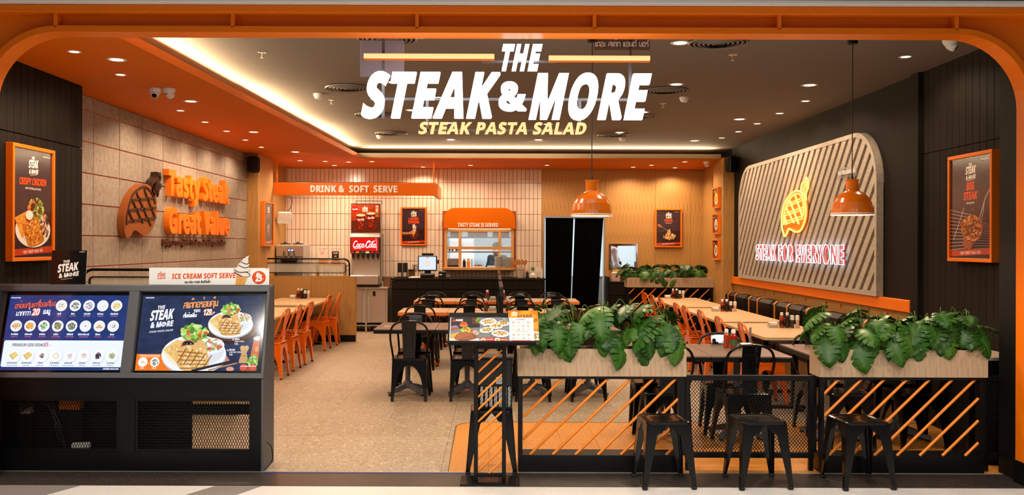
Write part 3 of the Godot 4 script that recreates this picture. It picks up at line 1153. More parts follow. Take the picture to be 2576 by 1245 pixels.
# ---------------------------------------------------------------- kitchen behind
func build_kitchen() -> void:
	structure("floor_kitchen", slab(-4.3, 4.3, -0.1, 0.0, DB + 0.0, 20.6), M.cast_grey)
	structure("ceiling_kitchen", slab(-4.3, 4.3, 2.8, 2.95, DB + 0.14, 20.6), M.white_paint)
	structure("wall_kitchen_back", slab(-4.3, 4.3, 0, 2.9, 20.5, 20.7), M.kitchen_wall)
	structure("wall_kitchen_left", slab(-4.4, -4.2, 0, 2.9, DB + 0.14, 20.6), M.kitchen_wall)
	structure("wall_kitchen_right", slab(4.2, 4.4, 0, 2.9, DB + 0.14, 20.6), M.kitchen_wall)
	for x in [-0.9, 1.4, 3.0]:
		var t := thing("kitchen_light", "white ceiling light in the kitchen behind the %s" % ("pass window" if x < 0 else "black curtains" if x < 2 else "steel hatch"), "ceiling light", V(x, 2.78, 18.7))
		piece(t, "light_diffuser", bxm(Vector3(1.2, 0.04, 0.3), 0.005), M.kitchen_light)
		area_light(t, Vector3(0, -0.03, 0), Vector3.DOWN, Vector2(1.2, 0.3), 7.5, COOL)
	# extraction hood and equipment seen through the openings
	var h := thing("steel_shelf", "long steel shelf of the kitchen behind the upper panes of the pass window", "shelf", V(-0.3, 0, 18.0))
	piece(h, "board", bxm(Vector3(1.7, 0.025, 0.35), 0.003, Vector3(0, 1.795, 0)), M.steel_dull)
	piece(h, "lower_board", bxm(Vector3(1.7, 0.03, 0.3), 0.003, Vector3(0, 1.50, -0.2)), M.steel_dull)
	for x in [-0.84, 0.84]:
		piece(h, "post", bxm(Vector3(0.03, 1.9, 0.03), 0.0, Vector3(x, 0.95, -0.16)), M.steel_dull)
	var f := thing("fridge", "tall white refrigerator in the kitchen behind the open pass", "refrigerator", V(-0.72, 0, 19.6))
	piece(f, "body", bxm(Vector3(0.55, 1.75, 0.6), 0.01, Vector3(0, 0.9, 0)), M.kitchen_wall)
	piece(f, "door", bxm(Vector3(0.53, 1.6, 0.03), 0.008, Vector3(0, 0.95, 0.32)), M.white_plastic)
	piece(f, "handle", bxm(Vector3(0.025, 0.5, 0.03), 0.006, Vector3(0.22, 1.1, 0.35)), M.steel)
	var w := thing("work_table", "steel work table of the kitchen behind the pass sill", "table", V(-0.1, 0, 18.6))
	piece(w, "table_top", bxm(Vector3(1.9, 0.04, 0.7), 0.004, Vector3(0, 0.95, 0)), M.steel)
	for x in [-0.9, 0.9]:
		for z in [-0.3, 0.3]:
			piece(w, "leg", bxm(Vector3(0.035, 0.93, 0.035), 0.0, Vector3(x, 0.465, z)), M.steel_dull)
	var o := thing("grey_oven", "boxy grey oven on the kitchen table behind the pass", "oven", V(0.02, 0.97, 18.7))
	piece(o, "body", bxm(Vector3(0.34, 0.2, 0.3), 0.01, Vector3(0, 0.1, 0)), M.steel_dull)
	piece(o, "lid", bxm(Vector3(0.36, 0.03, 0.32), 0.008, Vector3(0, 0.215, 0)), M.steel)
	piece(o, "badge", bxm(Vector3(0.05, 0.03, 0.004), 0.0, Vector3(0.02, 0.1, 0.152)), M.white_plastic)
	var c := thing("tall_cabinet", "tall grey steel cabinet in the kitchen seen past the doorway curtains", "cabinet", V(2.3, 0, 19.5))
	piece(c, "body", bxm(Vector3(1.2, 0.95, 0.6), 0.008, Vector3(0, 0.475, 0)), M.steel_dull)
	piece(c, "top", bxm(Vector3(1.25, 0.04, 0.65), 0.008, Vector3(0, 0.97, 0)), M.steel)
	for x in [-0.3, 0.3]:
		piece(c, "door", bxm(Vector3(0.56, 0.8, 0.02), 0.006, Vector3(x, 0.5, 0.31)), M.steel)
	var gs := thing("green_post", "slim green post on the kitchen wall behind the steel hatch", "post", V(2.66, 0, 20.44))
	piece(gs, "shaft", bxm(Vector3(0.07, 2.6, 0.06), 0.01, Vector3(0, 1.3, 0)), M.green_label)
	piece(gs, "base", bxm(Vector3(0.12, 0.04, 0.1), 0.004, Vector3(0, 0.02, 0)), M.cast_grey)


# ---------------------------------------------------------------- things on the ceiling
const ORD := ["first", "second", "third", "fourth", "fifth", "sixth", "seventh", "eighth", "ninth", "tenth", "eleventh", "twelfth", "thirteenth"]


func downlight(x: float, y: float, d: float, r: float, energy: float, label: String, group: String, lean := Vector3.DOWN, angle := 76.0) -> void:
	var t := thing("downlight", label, "ceiling light", V(x, y, d), 0.0, group)
	if not M.has("lit%.3f" % r):
		var rim := MB.new()
		rim.lathe([Vector2(r * 0.78, -0.001), Vector2(r, -0.004), Vector2(r * 1.12, 0.0), Vector2(r * 1.12, 0.004)], 24)
		rim.lathe([Vector2(r * 0.74, 0.004), Vector2(r * 0.78, -0.001)], 24)
		M["lit%.3f" % r] = rim.mesh()
		var lens := MB.new()
		lens.lathe([Vector2(0.0, -0.003), Vector2(r * 0.76, -0.002)], 24)
		var flip := MB.new()
		flip.xf = Transform3D(Basis(Vector3.RIGHT, PI), Vector3.ZERO)
		flip.lathe([Vector2(r * 0.76, 0.0015), Vector2(0.0, 0.003)], 24)
		M["len%.3f" % r] = flip.mesh()
	piece(t, "rim", M["lit%.3f" % r], M.white_paint)
	piece(t, "lamp_lens", M["len%.3f" % r], M.lamp_lens)
	var l := SpotLight3D.new()
	l.name = "light"
	t.add_child(l, true)
	l.position = Vector3(0, -0.02, 0)
	l.basis = Basis.looking_at(lean.normalized(), Vector3.FORWARD)
	l.light_energy = energy * 0.52
	l.light_color = WARM
	l.spot_angle = angle
	l.spot_angle_attenuation = 0.6
	l.spot_range = 20.0
	l.light_size = 0.04
	l.shadow_enabled = true


func build_ceiling_fittings() -> void:
	var k := 0
	for p in [[-3.02, 7.06], [-3.136, 9.12], [-3.17, 11.62], [-3.19, 14.12]]:
		downlight(p[0], SOFFIT, p[1], 0.068, 4.2, "%s of the larger round downlights in the left orange soffit, counted from the front" % ORD[k], "larger downlights in the left soffit", Vector3(0.15, -1, -0.5) if k == 3 else Vector3.DOWN)
		k += 1
	k = 0
	for p in [[-3.22, 6.77], [-3.255, 7.69], [-3.47, 9.76], [-3.5, 10.68], [-3.5, 11.54], [-3.53, 12.51], [-3.55, 13.44]]:
		downlight(p[0], SOFFIT, p[1], 0.045, 2.5, "%s of the small downlights in the left orange soffit, counted from the front" % ORD[k], "small downlights in the left soffit", Vector3(-0.15, -1, 0), 74.0)
		k += 1
	k = 0
	for p in [[-3.44, 15.6], [-3.02, 15.74], [-2.62, 15.84], [-2.19, 15.74], [-3.0, 16.54], [-1.37, 16.82], [-0.457, 16.43], [0.954, 16.35], [2.6, 16.7], [2.87, 16.27], [3.34, 15.6], [3.41, 16.8]]:
		downlight(p[0], SOFFIT, p[1], 0.05, 3.1, "small downlight in the back orange soffit, %s from the left" % ORD[k], "downlights in the back soffit")
		k += 1
	k = 0
	for p in [[3.565, 7.70], [3.53, 10.08], [3.54, 11.03], [3.54, 11.97], [3.52, 12.82], [3.474, 13.58]]:
		downlight(p[0], TRAY, p[1], 0.05, 2.1, "%s of the small downlights by the dark right wall, counted from the front" % ORD[k], "small downlights by the right wall", Vector3(0.15, -1, 0), 74.0)
		k += 1
	k = 0
	for p in [[3.22, 9.08], [3.19, 11.56], [3.145, 13.96]]:
		downlight(p[0], TRAY, p[1], 0.075, 4.2, "%s of the larger downlights above the right wall tables, counted from the front" % ORD[k], "larger downlights above the right tables")
		k += 1
	k = 0
	for p in [[1.85, 9.06], [1.83, 10.97], [1.82, 12.96]]:
		downlight(p[0], TRAY, p[1], 0.07, 3.4, "%s of the grey ceiling's downlights beside the right row of vents, counted from the front" % ORD[k], "downlights beside the right vents")
		k += 1
	k = 0
	for p in [[-1.03, 9.0], [-0.63, 9.94], [0.7, 9.94], [-1.03, 10.87], [-0.64, 12.0], [0.72, 12.1], [-0.7, 13.9], [0.68, 13.9]]:
		downlight(p[0], TRAY, p[1], 0.07, 3.4, "%s nearest downlight in the middle of the grey ceiling behind the letters" % ORD[k], "downlights in the middle of the ceiling", Vector3(0, -1, -0.7) if p[1] > 13.5 else Vector3.DOWN)
		k += 1
	for p in [[1.5, 7.2], [-0.6, 7.0]]:
		downlight(p[0], TRAY, p[1], 0.07, 4.5, "downlight in the grey ceiling just inside the entrance, %s" % ("above the planters" if p[0] > 0 else "left of the middle"), "downlights inside the entrance")
	# round air vents
	k = 0
	var rings := []
	for i in 6:
		var m := MB.new()
		var r := 0.235 - i * 0.037
		m.lathe([Vector2(r - 0.013, -0.012 - i * 0.003), Vector2(r, -0.018), Vector2(r + 0.006, -0.006 - i * 0.001)], 32)
		m.lathe([Vector2(r + 0.005, -0.005 - i * 0.001), Vector2(r - 0.002, -0.012), Vector2(r - 0.013, -0.009 - i * 0.003)], 32)
		rings.append(m.mesh())
	var plate := MB.new()
	plate.xf = Transform3D(Basis(Vector3.RIGHT, PI), Vector3.ZERO)
	plate.lathe([Vector2(0.245, 0.0), Vector2(0.0, 0.0015)], 32)
	var plate_mesh := plate.mesh()
	for p in [[-0.865, 7.06], [1.80, 7.16], [-1.545, 9.3], [1.8, 9.4], [-1.535, 11.2], [1.8, 11.3], [-1.54, 13.1], [1.76, 13.2]]:
		var t := thing("ceiling_vent", "round grey ceiling vent of concentric rings, %s from the front in the %s row" % [ORD[k / 2], "left" if k % 2 == 0 else "right"], "vent", V(p[0], TRAY, p[1]), 0.0, "round ceiling vents")
		for i in 6:
			piece(t, "ring", rings[i], M.vent_grey)
		piece(t, "backing_plate", plate_mesh, M.black_matte)
		k += 1
	# smoke detectors and sprinklers
	for p in [[-1.94, 9.7, "beside the left row of vents, nearer one"], [-1.75, 13.4, "beside the left row of vents, farther one"], [2.1, 9.85, "beside the right row of vents, nearer one"], [1.95, 13.6, "beside the right row of vents, farther one"]]:
		var t := thing("smoke_detector", "white round smoke detector on the grey ceiling " + p[2], "detector", V(p[0], TRAY, p[1]), 0.0, "smoke detectors")
		var b := MB.new()
		b.lathe([Vector2(0.0, -0.055), Vector2(0.03, -0.054), Vector2(0.042, -0.04), Vector2(0.046, -0.02)], 20)
		piece(t, "sensor_head", b, M.white_plastic)
		var b2 := MB.new()
		b2.lathe([Vector2(0.04, -0.022), Vector2(0.054, -0.02), Vector2(0.054, 0.0)], 20)
		piece(t, "base", b2, M.white_plastic)
	for p in [[-2.0, 7.6, "left, near the light cove"], [-1.87, 10.1, "left, further in"], [2.05, 7.65, "right, near the entrance"], [1.95, 10.3, "right, further in"], [0.1, 11.9, "in the middle behind the hanging letters"]]:
		var t := thing("sprinkler", "small metal sprinkler on the grey ceiling, " + p[2], "sprinkler", V(p[0], TRAY, p[1]), 0.0, "sprinklers")
		var b := MB.new()
		b.lathe([Vector2(0.0, -0.006), Vector2(0.03, -0.004), Vector2(0.04, 0.0)], 16)
		piece(t, "escutcheon", b, M.steel)
		var s := MB.new()
		s.tube([Vector3(0, 0, 0), Vector3(0, -0.045, 0)], 0.006, 8)
		s.lathe([Vector2(0.0, -0.05), Vector2(0.018, -0.048), Vector2(0.018, -0.046), Vector2(0.0, -0.044)], 12)
		piece(t, "nozzle", s, M.steel)
	# cameras
	for p in [[-3.22, SOFFIT, 8.38, 0.2, "white dome camera on the left orange soffit, left one of the pair"], [-3.09, SOFFIT, 8.38, 2.6, "white dome camera on the left orange soffit, right one of the pair"], [3.7, SOFFIT, 15.5, 2.6, "white dome camera at the right end of the back soffit"], [3.62, TRAY, 7.05, 1.0, "white dome camera under the ceiling by the right end of the portal"]]:
		var t := thing("security_camera", p[4], "camera", V(p[0], p[1], p[2]), p[3], "security cameras")
		var b := MB.new()
		b.lathe([Vector2(0.0, -0.055), Vector2(0.04, -0.05), Vector2(0.058, -0.02), Vector2(0.06, 0.0)], 20)
		piece(t, "base", b, M.white_plastic)
		var h := MB.new()
		h.xf = Transform3D(Basis(Vector3.RIGHT, 2.2), Vector3(0, -0.05, 0.01))
		h.lathe([Vector2(0.036, -0.03), Vector2(0.04, 0.0), Vector2(0.036, 0.03), Vector2(0.024, 0.04)], 18)
		piece(t, "camera_head", h, M.white_plastic)
		var l := MB.new()
		l.xf = h.xf
		l.lathe([Vector2(0.025, 0.038), Vector2(0.02, 0.041), Vector2(0.0, 0.042)], 16)
		piece(t, "camera_lens", l, M.screen_black)
	# speakers
	for p in [[-3.90, 2.93, 14.3, -0.25, "black wall speaker on the left concrete wall by the wooden pilaster"], [3.93, 3.0, 14.72, 0.25, "black wall speaker high on the right wall by the wooden pilaster"]]:
		var t := thing("speaker", p[4], "speaker", V(p[0], p[1], p[2]), p[3], "wall speakers")
		piece(t, "cabinet", bxm(Vector3(0.17, 0.26, 0.16), 0.03), M.black_matte)
		piece(t, "grille", bxm(Vector3(0.145, 0.23, 0.02), 0.009, Vector3(0, 0, 0.078)), M.black_plastic)
		piece(t, "bracket", bxm(Vector3(0.06, 0.1, 0.1), 0.006, Vector3(-0.05 * signf(p[0]) * -1.0, 0, -0.1)), M.black_matte)
	# grey board hanging behind the left bar of the sign
	var g := thing("hanging_board", "plain lilac grey board hanging behind the left orange bar of the sign", "board", V(-0.845, 2.98, 6.6))
	piece(g, "board", bxm(Vector3(0.325, 0.27, 0.012), 0.002, Vector3(0, 0.06, 0)), M.lilac)
	for x in [-0.12, 0.12]:
		piece(g, "hanger", bxm(Vector3(0.006, 0.14, 0.004), 0.0, Vector3(x, 0.26, 0)), M.steel_dull)


func build_pendants() -> void:
	var k := 0
	for p in [[0.763, 6.99, 1.885, "orange dome pendant lamp hanging in front of the curtained doorway"], [2.834, 7.03, 1.90, "orange dome pendant lamp hanging in front of the ribbed concrete panel"]]:
		var t := thing("pendant_lamp", p[3], "lamp", V(p[0], p[2], p[1]), 0.0, "orange pendant lamps")
		var s := MB.new()
		var prof := [Vector2(0.165, 0.0), Vector2(0.165, 0.006), Vector2(0.161, 0.008), Vector2(0.158, 0.045), Vector2(0.146, 0.098), Vector2(0.143, 0.104), Vector2(0.128, 0.132), Vector2(0.104, 0.16), Vector2(0.076, 0.18), Vector2(0.052, 0.19), Vector2(0.048, 0.2), Vector2(0.048, 0.27), Vector2(0.054, 0.276), Vector2(0.054, 0.282), Vector2(0.0, 0.284)]
		s.lathe(prof, 40)
		piece(t, "shade", s, M.orange_gloss_lamp if M.has("orange_gloss_lamp") else mat("orange_gloss_lamp", Color(0.86, 0.43, 0.01), 0.24, 0.0, {"coat": 0.4}))
		var inn := MB.new()
		inn.lathe([Vector2(0.0, 0.2), Vector2(0.05, 0.185), Vector2(0.1, 0.155), Vector2(0.14, 0.1), Vector2(0.155, 0.04), Vector2(0.164, 0.0)], 40)
		piece(t, "inner_reflector", inn, M.lamp_inner)
		var bulb := MB.new()
		bulb.lathe([Vector2(0.0, 0.03), Vector2(0.03, 0.045), Vector2(0.038, 0.075), Vector2(0.02, 0.12), Vector2(0.015, 0.16)], 16)
		piece(t, "light_bulb", bulb, M.lamp_lens)
		var cord := MB.new()
		cord.tube([Vector3(0, 0.28, 0), Vector3(0, TRAY - p[2] - 0.02, 0)], 0.004, 8)
		cord.lathe([Vector2(0.012, 0.282), Vector2(0.008, 0.31), Vector2(0.004, 0.33)], 12)
		piece(t, "cord", cord, M.wire)
		var rose := MB.new()
		rose.lathe([Vector2(0.0, -0.045), Vector2(0.038, -0.043), Vector2(0.04, 0.0)], 20, Vector3(0, TRAY - p[2], 0))
		piece(t, "ceiling_rose", rose, M.black_matte)
		var l := OmniLight3D.new()
		l.name = "light"
		t.add_child(l, true)
		l.position = Vector3(0, 0.07, 0)
		l.light_energy = 0.9
		l.light_color = WARM
		l.omni_range = 20.0
		l.light_size = 0.035
		l.shadow_enabled = true
		k += 1


# ---------------------------------------------------------------- menu counter with two screens
func expanded_metal(m: MB, x0: float, x1: float, y0: float, y1: float, z: float, cw: float, ch: float, wd: float) -> void:
	var rows := int((y1 - y0) / ch)
	var cols := int((x1 - x0) / (cw * 0.5))
	var sx := (x1 - x0) / cols
	var sy := (y1 - y0) / rows
	for j in rows:
		var yc := y0 + (j + 0.5) * sy
		for i in cols:
			var up := 0.5 if (i + j) % 2 == 0 else -0.5
			var a := Vector3(x0 + i * sx, yc - up * sy, z)
			var b := Vector3(x0 + (i + 1) * sx, yc + up * sy, z)
			var n := Vector3(-(b.y - a.y), b.x - a.x, 0).normalized() * wd * 0.5
			var f := Vector3(0, 0, 0.001)
			m.quad(a - n + f, b - n + f, b + n + f, a + n + f)
			m.quad(a + n - f, b + n - f, b - n - f, a - n - f)
			m.quad(a + n + f, b + n + f, b + n - f, a + n - f)


func dish(p: Print, x: float, y: float, r: float, kind: int) -> void:
	p.oval(x + r * 0.06, y + r * 0.1, r, r, Color(0.12, 0.17, 0.35))
	p.oval(x, y, r, r, Color(0.97, 0.97, 0.98))
	p.oval(x, y, r * 0.8, r * 0.8, Color(0.92, 0.93, 0.95))
	var q := r * 0.62
	match kind:
		0: p.bits(x, y, q, q * 0.7, [Color(0.9, 0.9, 0.85), Color(0.75, 0.8, 0.7), Color(0.8, 0.5, 0.5), Color(0.95, 0.95, 0.9)], 60, r * 0.1)
		1: p.bits(x, y, q, q, [Color(0.35, 0.42, 0.35), Color(0.55, 0.6, 0.5), Color(0.85, 0.87, 0.85), Color(0.3, 0.35, 0.4)], 90, r * 0.09)
		2: p.bits(x, y, q, q, [Color(0.6, 0.62, 0.7), Color(0.85, 0.85, 0.9), Color(0.75, 0.45, 0.4), Color(0.45, 0.48, 0.55)], 80, r * 0.09)
		3:
			p.oval(x + r * 0.15, y, q * 0.8, q * 0.6, Color(0.98, 0.98, 0.98))
			p.oval(x + r * 0.2, y + r * 0.05, q * 0.6, q * 0.4, Color(0.9, 0.89, 0.88))
		4: p.bits(x, y, q, q * 0.7, [Color(0.95, 0.85, 0.6), Color(0.98, 0.93, 0.75), Color(0.85, 0.68, 0.35)], 60, r * 0.1, 2.0)
		5: p.bits(x, y, q, q * 0.75, [Color(0.87, 0.7, 0.5), Color(0.78, 0.55, 0.35), Color(0.93, 0.82, 0.66)], 50, r * 0.12, 2.2)
		6: p.bits(x, y, q, q * 0.75, [Color(0.9, 0.62, 0.25), Color(0.8, 0.48, 0.15), Color(0.95, 0.74, 0.4)], 40, r * 0.17)
		7: p.bits(x, y, q, q, [Color(0.45, 0.65, 0.4), Color(0.7, 0.85, 0.65), Color(0.9, 0.95, 0.9), Color(0.3, 0.45, 0.3)], 80, r * 0.12)
		8: p.bits(x, y, q, q, [Color(0.3, 0.5, 0.25), Color(0.5, 0.65, 0.35), Color(0.25, 0.25, 0.28), Color(0.8, 0.6, 0.5)], 80, r * 0.12)
		9: p.bits(x, y, q, q, [Color(0.4, 0.55, 0.35), Color(0.6, 0.5, 0.55), Color(0.7, 0.75, 0.65), Color(0.4, 0.3, 0.4)], 80, r * 0.12)
		10:
			p.oval(x, y + r * 0.1, q * 0.7, q * 0.6, Color(0.99, 0.99, 0.99))
			p.oval(x - r * 0.02, y, q * 0.22, q * 0.16, Color(0.25, 0.32, 0.22))
		11:
			p.poly([PackedVector2Array([Vector2(x - q, y + q * 0.4), Vector2(x, y - q * 0.55), Vector2(x + q * 1.05, y + q * 0.4)])], Color(0.9, 0.7, 0.45))
			p.poly([PackedVector2Array([Vector2(x - q, y + q * 0.4), Vector2(x + q * 1.05, y + q * 0.4), Vector2(x + q, y + q * 0.52), Vector2(x - q * 0.9, y + q * 0.52)])], Color(0.75, 0.5, 0.25))
		12:
			p.oval(x + r * 0.1, y, q * 0.6, q * 0.5, Color(0.85, 0.85, 0.83))
			p.stroke([Vector2(x - r * 0.1, y + r * 0.25), Vector2(x + r * 0.3, y + r * 0.05), Vector2(x + r * 0.2, y - r * 0.3)], r * 0.08, Color(0.35, 0.4, 0.35))
		13:
			p.poly([PackedVector2Array([Vector2(x - q * 1.1, y + q * 0.1), Vector2(x - q * 0.1, y - q * 0.8), Vector2(x + q * 1.0, y + q * 0.0), Vector2(x + q * 0.1, y + q * 0.8)])], Color(0.93, 0.86, 0.6))
			p.bits(x, y, q * 0.6, q * 0.4, [Color(0.96, 0.93, 0.75), Color(0.85, 0.75, 0.45)], 20, r * 0.1)
		14: p.oval(x, y, q * 0.7, q * 0.7, Color(0.95, 0.93, 0.86))
		15: p.bits(x, y, q * 0.9, q * 0.9, [Color(0.1, 0.12, 0.22), Color(0.2, 0.22, 0.32), Color(0.15, 0.15, 0.2), Color(0.6, 0.3, 0.3)], 70, r * 0.14)


func tiny_words(p: Print, x: float, y: float, w: float, h: float, col: Color) -> void:  # print too small to read
	var a := x - w * 0.5
	while a < x + w * 0.5 - h * 0.3:
		var q := h * rng.randf_range(0.3, 0.7)
		p.rect(a, y - h * rng.randf_range(0.75, 1.1), a + q, y, col)
		a += q + h * 0.22


func brand(p: Print, x: float, y: float, s: float, col: Color, hole: Color, tilt := -0.09, steam := true) -> void:  # the three-line emblem, s = height of its big line
	var at := func(a: float, b: float) -> Vector2: return Vector2(x, y) + Vector2(a, b).rotated(tilt) * s
	var q: Vector2 = at.call(0.0, -1.12)
	p.text("THE", q.x, q.y, s * 0.36, col, 0.85, 0.2, 1, 0.02, tilt)
	q = at.call(0.0, 0.0)
	p.text("STEAK", q.x, q.y, s, col, 0.58, 0.2, 1, 0.03, tilt)
	q = at.call(-1.12, 0.78)
	p.text("& M", q.x, q.y, s * 0.56, col, 0.74, 0.2, 0, 0.03, tilt)
	q = at.call(0.53, 0.78)
	p.text("RE", q.x, q.y, s * 0.56, col, 0.74, 0.2, 0, 0.03, tilt)
	q = at.call(0.27, 0.52)
	p.oval(q.x, q.y, s * 0.3, s * 0.25, col, -0.4)
	for k in 3:
		var e: Vector2 = Vector2(0.06 * s, -0.19 * s).rotated(-0.9)
		p.stroke([q + e + Vector2((k - 1) * 0.15 * s, 0), q - e + Vector2((k - 1) * 0.15 * s, 0)], s * 0.045, hole)
	if steam:
		q = at.call(0.55, 0.12)
		p.stroke([q, q + Vector2(0.04, -0.13) * s], s * 0.06, col)


func screen_one() -> Print:
	var p := Print.new(1200, 748, Color(0.145, 0.225, 0.47), self)
	p.mottle(0.14, 0.004)
	var white := Color(0.97, 0.98, 1.0)
	var red := Color(0.93, 0.38, 0.2)
	tiny_words(p, 62, 32, 100, 12, white)
	p.thai("อร่อยกับเครื่องเคียง", 64, 134, 38, red, 8, 1.0, 0.12, 0, -0.07)
	p.thai("มากกว่า", 86, 208, 36, white, 7.5, 0.95, 0.12, 0, -0.05)
	p.text("20", 243, 202, 62, Color(0.98, 0.55, 0.42), 0.75, 0.15, 0, 0.09, -0.04)
	p.text("20", 243, 202, 62, white, 0.75, 0.15, 0, 0.0, -0.04)
	p.thai("เมนู", 354, 188, 36, white, 9, 0.95, 0.12, 0, -0.05)
	for i in 5:
		dish(p, 527 + i * 138, 105, 57, [0, 1, 2, 3, 4][i])
		tiny_words(p, 527 + i * 138 - 10, 196, [38, 42, 60, 66, 84][i], 17, white)
		tiny_words(p, 527 + i * 138 - 10, 214, [46, 66, 66, 54, 66][i], 9, Color(0.85, 0.45, 0.55))
	for i in 8:
		dish(p, 104 + i * 138, 311, 57, 5 + i)
		tiny_words(p, 104 + i * 138 - 4, 402, [70, 74, 60, 54, 66, 116, 50, 34][i], 17, white)
		tiny_words(p, 104 + i * 138 - 4, 422, [64, 64, 66, 80, 88, 90, 66, 80][i], 9, Color(0.85, 0.4, 0.5))
	var card := PackedVector2Array()
	for q in round_rect(1196, 262, 18, 5):
		card.append(Vector2(608, 585) + Vector2(q.x, -q.y))
	p.poly([card], Color(0.93, 0.96, 0.99))
	p.text("PREMIUM SIDE DISHES", 92, 514, 30, Color(0.12, 0.14, 0.2), 0.72, 0.12, 0, -0.01)
	p.text("+", 386, 508, 20, Color(0.75, 0.28, 0.4), 0.9)
	p.text("15.-", 408, 516, 42, Color(0.78, 0.3, 0.42), 0.62, 0.12)
	for i in 8:
		var x := 128.0 + i * 138
		p.oval(x + 6, 616, 62, 62, Color(0.84, 0.88, 0.93))
		p.oval(x, 609, 60, 60, Color(0.96, 0.97, 0.985))
		if i < 2:
			dish_only(p, x, 606, 58, 13)
		else:
			dish_only(p, x, 606, 42 if i != 3 else 40, [0, 0, 8, 14, 2, 0, 15, 7][i])
		tiny_words(p, x - 6, 684, [110, 96, 50, 88, 80, 70, 72, 70][i], 15, Color(0.45, 0.5, 0.6))
		tiny_words(p, x - 6, 705, [104, 68, 72, 86, 110, 58, 80, 64][i], 9, Color(0.6, 0.65, 0.72))
	tiny_words(p, 1100, 740, 158, 15, white)
	return p


func dish_only(p: Print, x: float, y: float, r: float, kind: int) -> void:
	match kind:
		13: dish_food(p, x, y, r)
		14:
			p.oval(x, y, r * 0.72, r * 0.72, Color(0.5, 0.42, 0.3))
			p.oval(x, y, r * 0.66, r * 0.66, Color(0.96, 0.94, 0.88))
		15: p.bits(x, y, r * 0.7, r * 0.7, [Color(0.1, 0.12, 0.22), Color(0.2, 0.22, 0.32), Color(0.15, 0.15, 0.2), Color(0.6, 0.3, 0.3)], 60, r * 0.16)
		7: p.bits(x, y, r * 0.7, r * 0.7, [Color(0.55, 0.68, 0.4), Color(0.72, 0.8, 0.55), Color(0.4, 0.5, 0.3), Color(0.85, 0.75, 0.6)], 60, r * 0.14)
		8: p.bits(x, y, r * 0.5, r * 0.5, [Color(0.3, 0.28, 0.3), Color(0.85, 0.8, 0.75), Color(0.5, 0.4, 0.38)], 40, r * 0.15)
		_: p.bits(x, y, r * 0.6, r * 0.6, [Color(0.92, 0.9, 0.88), Color(0.8, 0.74, 0.74), Color(0.85, 0.5, 0.45), Color(0.95, 0.93, 0.9)], 50, r * 0.12)


func dish_food(p: Print, x: float, y: float, r: float) -> void:
	p.poly([PackedVector2Array([Vector2(x - r * 0.8, y - r * 0.2), Vector2(x + r * 0.1, y - r * 0.7), Vector2(x + r * 0.75, y - r * 0.1), Vector2(x - r * 0.05, y + r * 0.62)])], Color(0.9, 0.8, 0.5))
	p.poly([PackedVector2Array([Vector2(x - r * 0.8, y - r * 0.2), Vector2(x - r * 0.05, y + r * 0.62), Vector2(x - r * 0.05, y + r * 0.75), Vector2(x - r * 0.8, y - r * 0.05)])], Color(0.68, 0.52, 0.25))
	p.bits(x, y - r * 0.05, r * 0.4, r * 0.3, [Color(0.96, 0.92, 0.7), Color(0.82, 0.7, 0.4)], 16, r * 0.09)


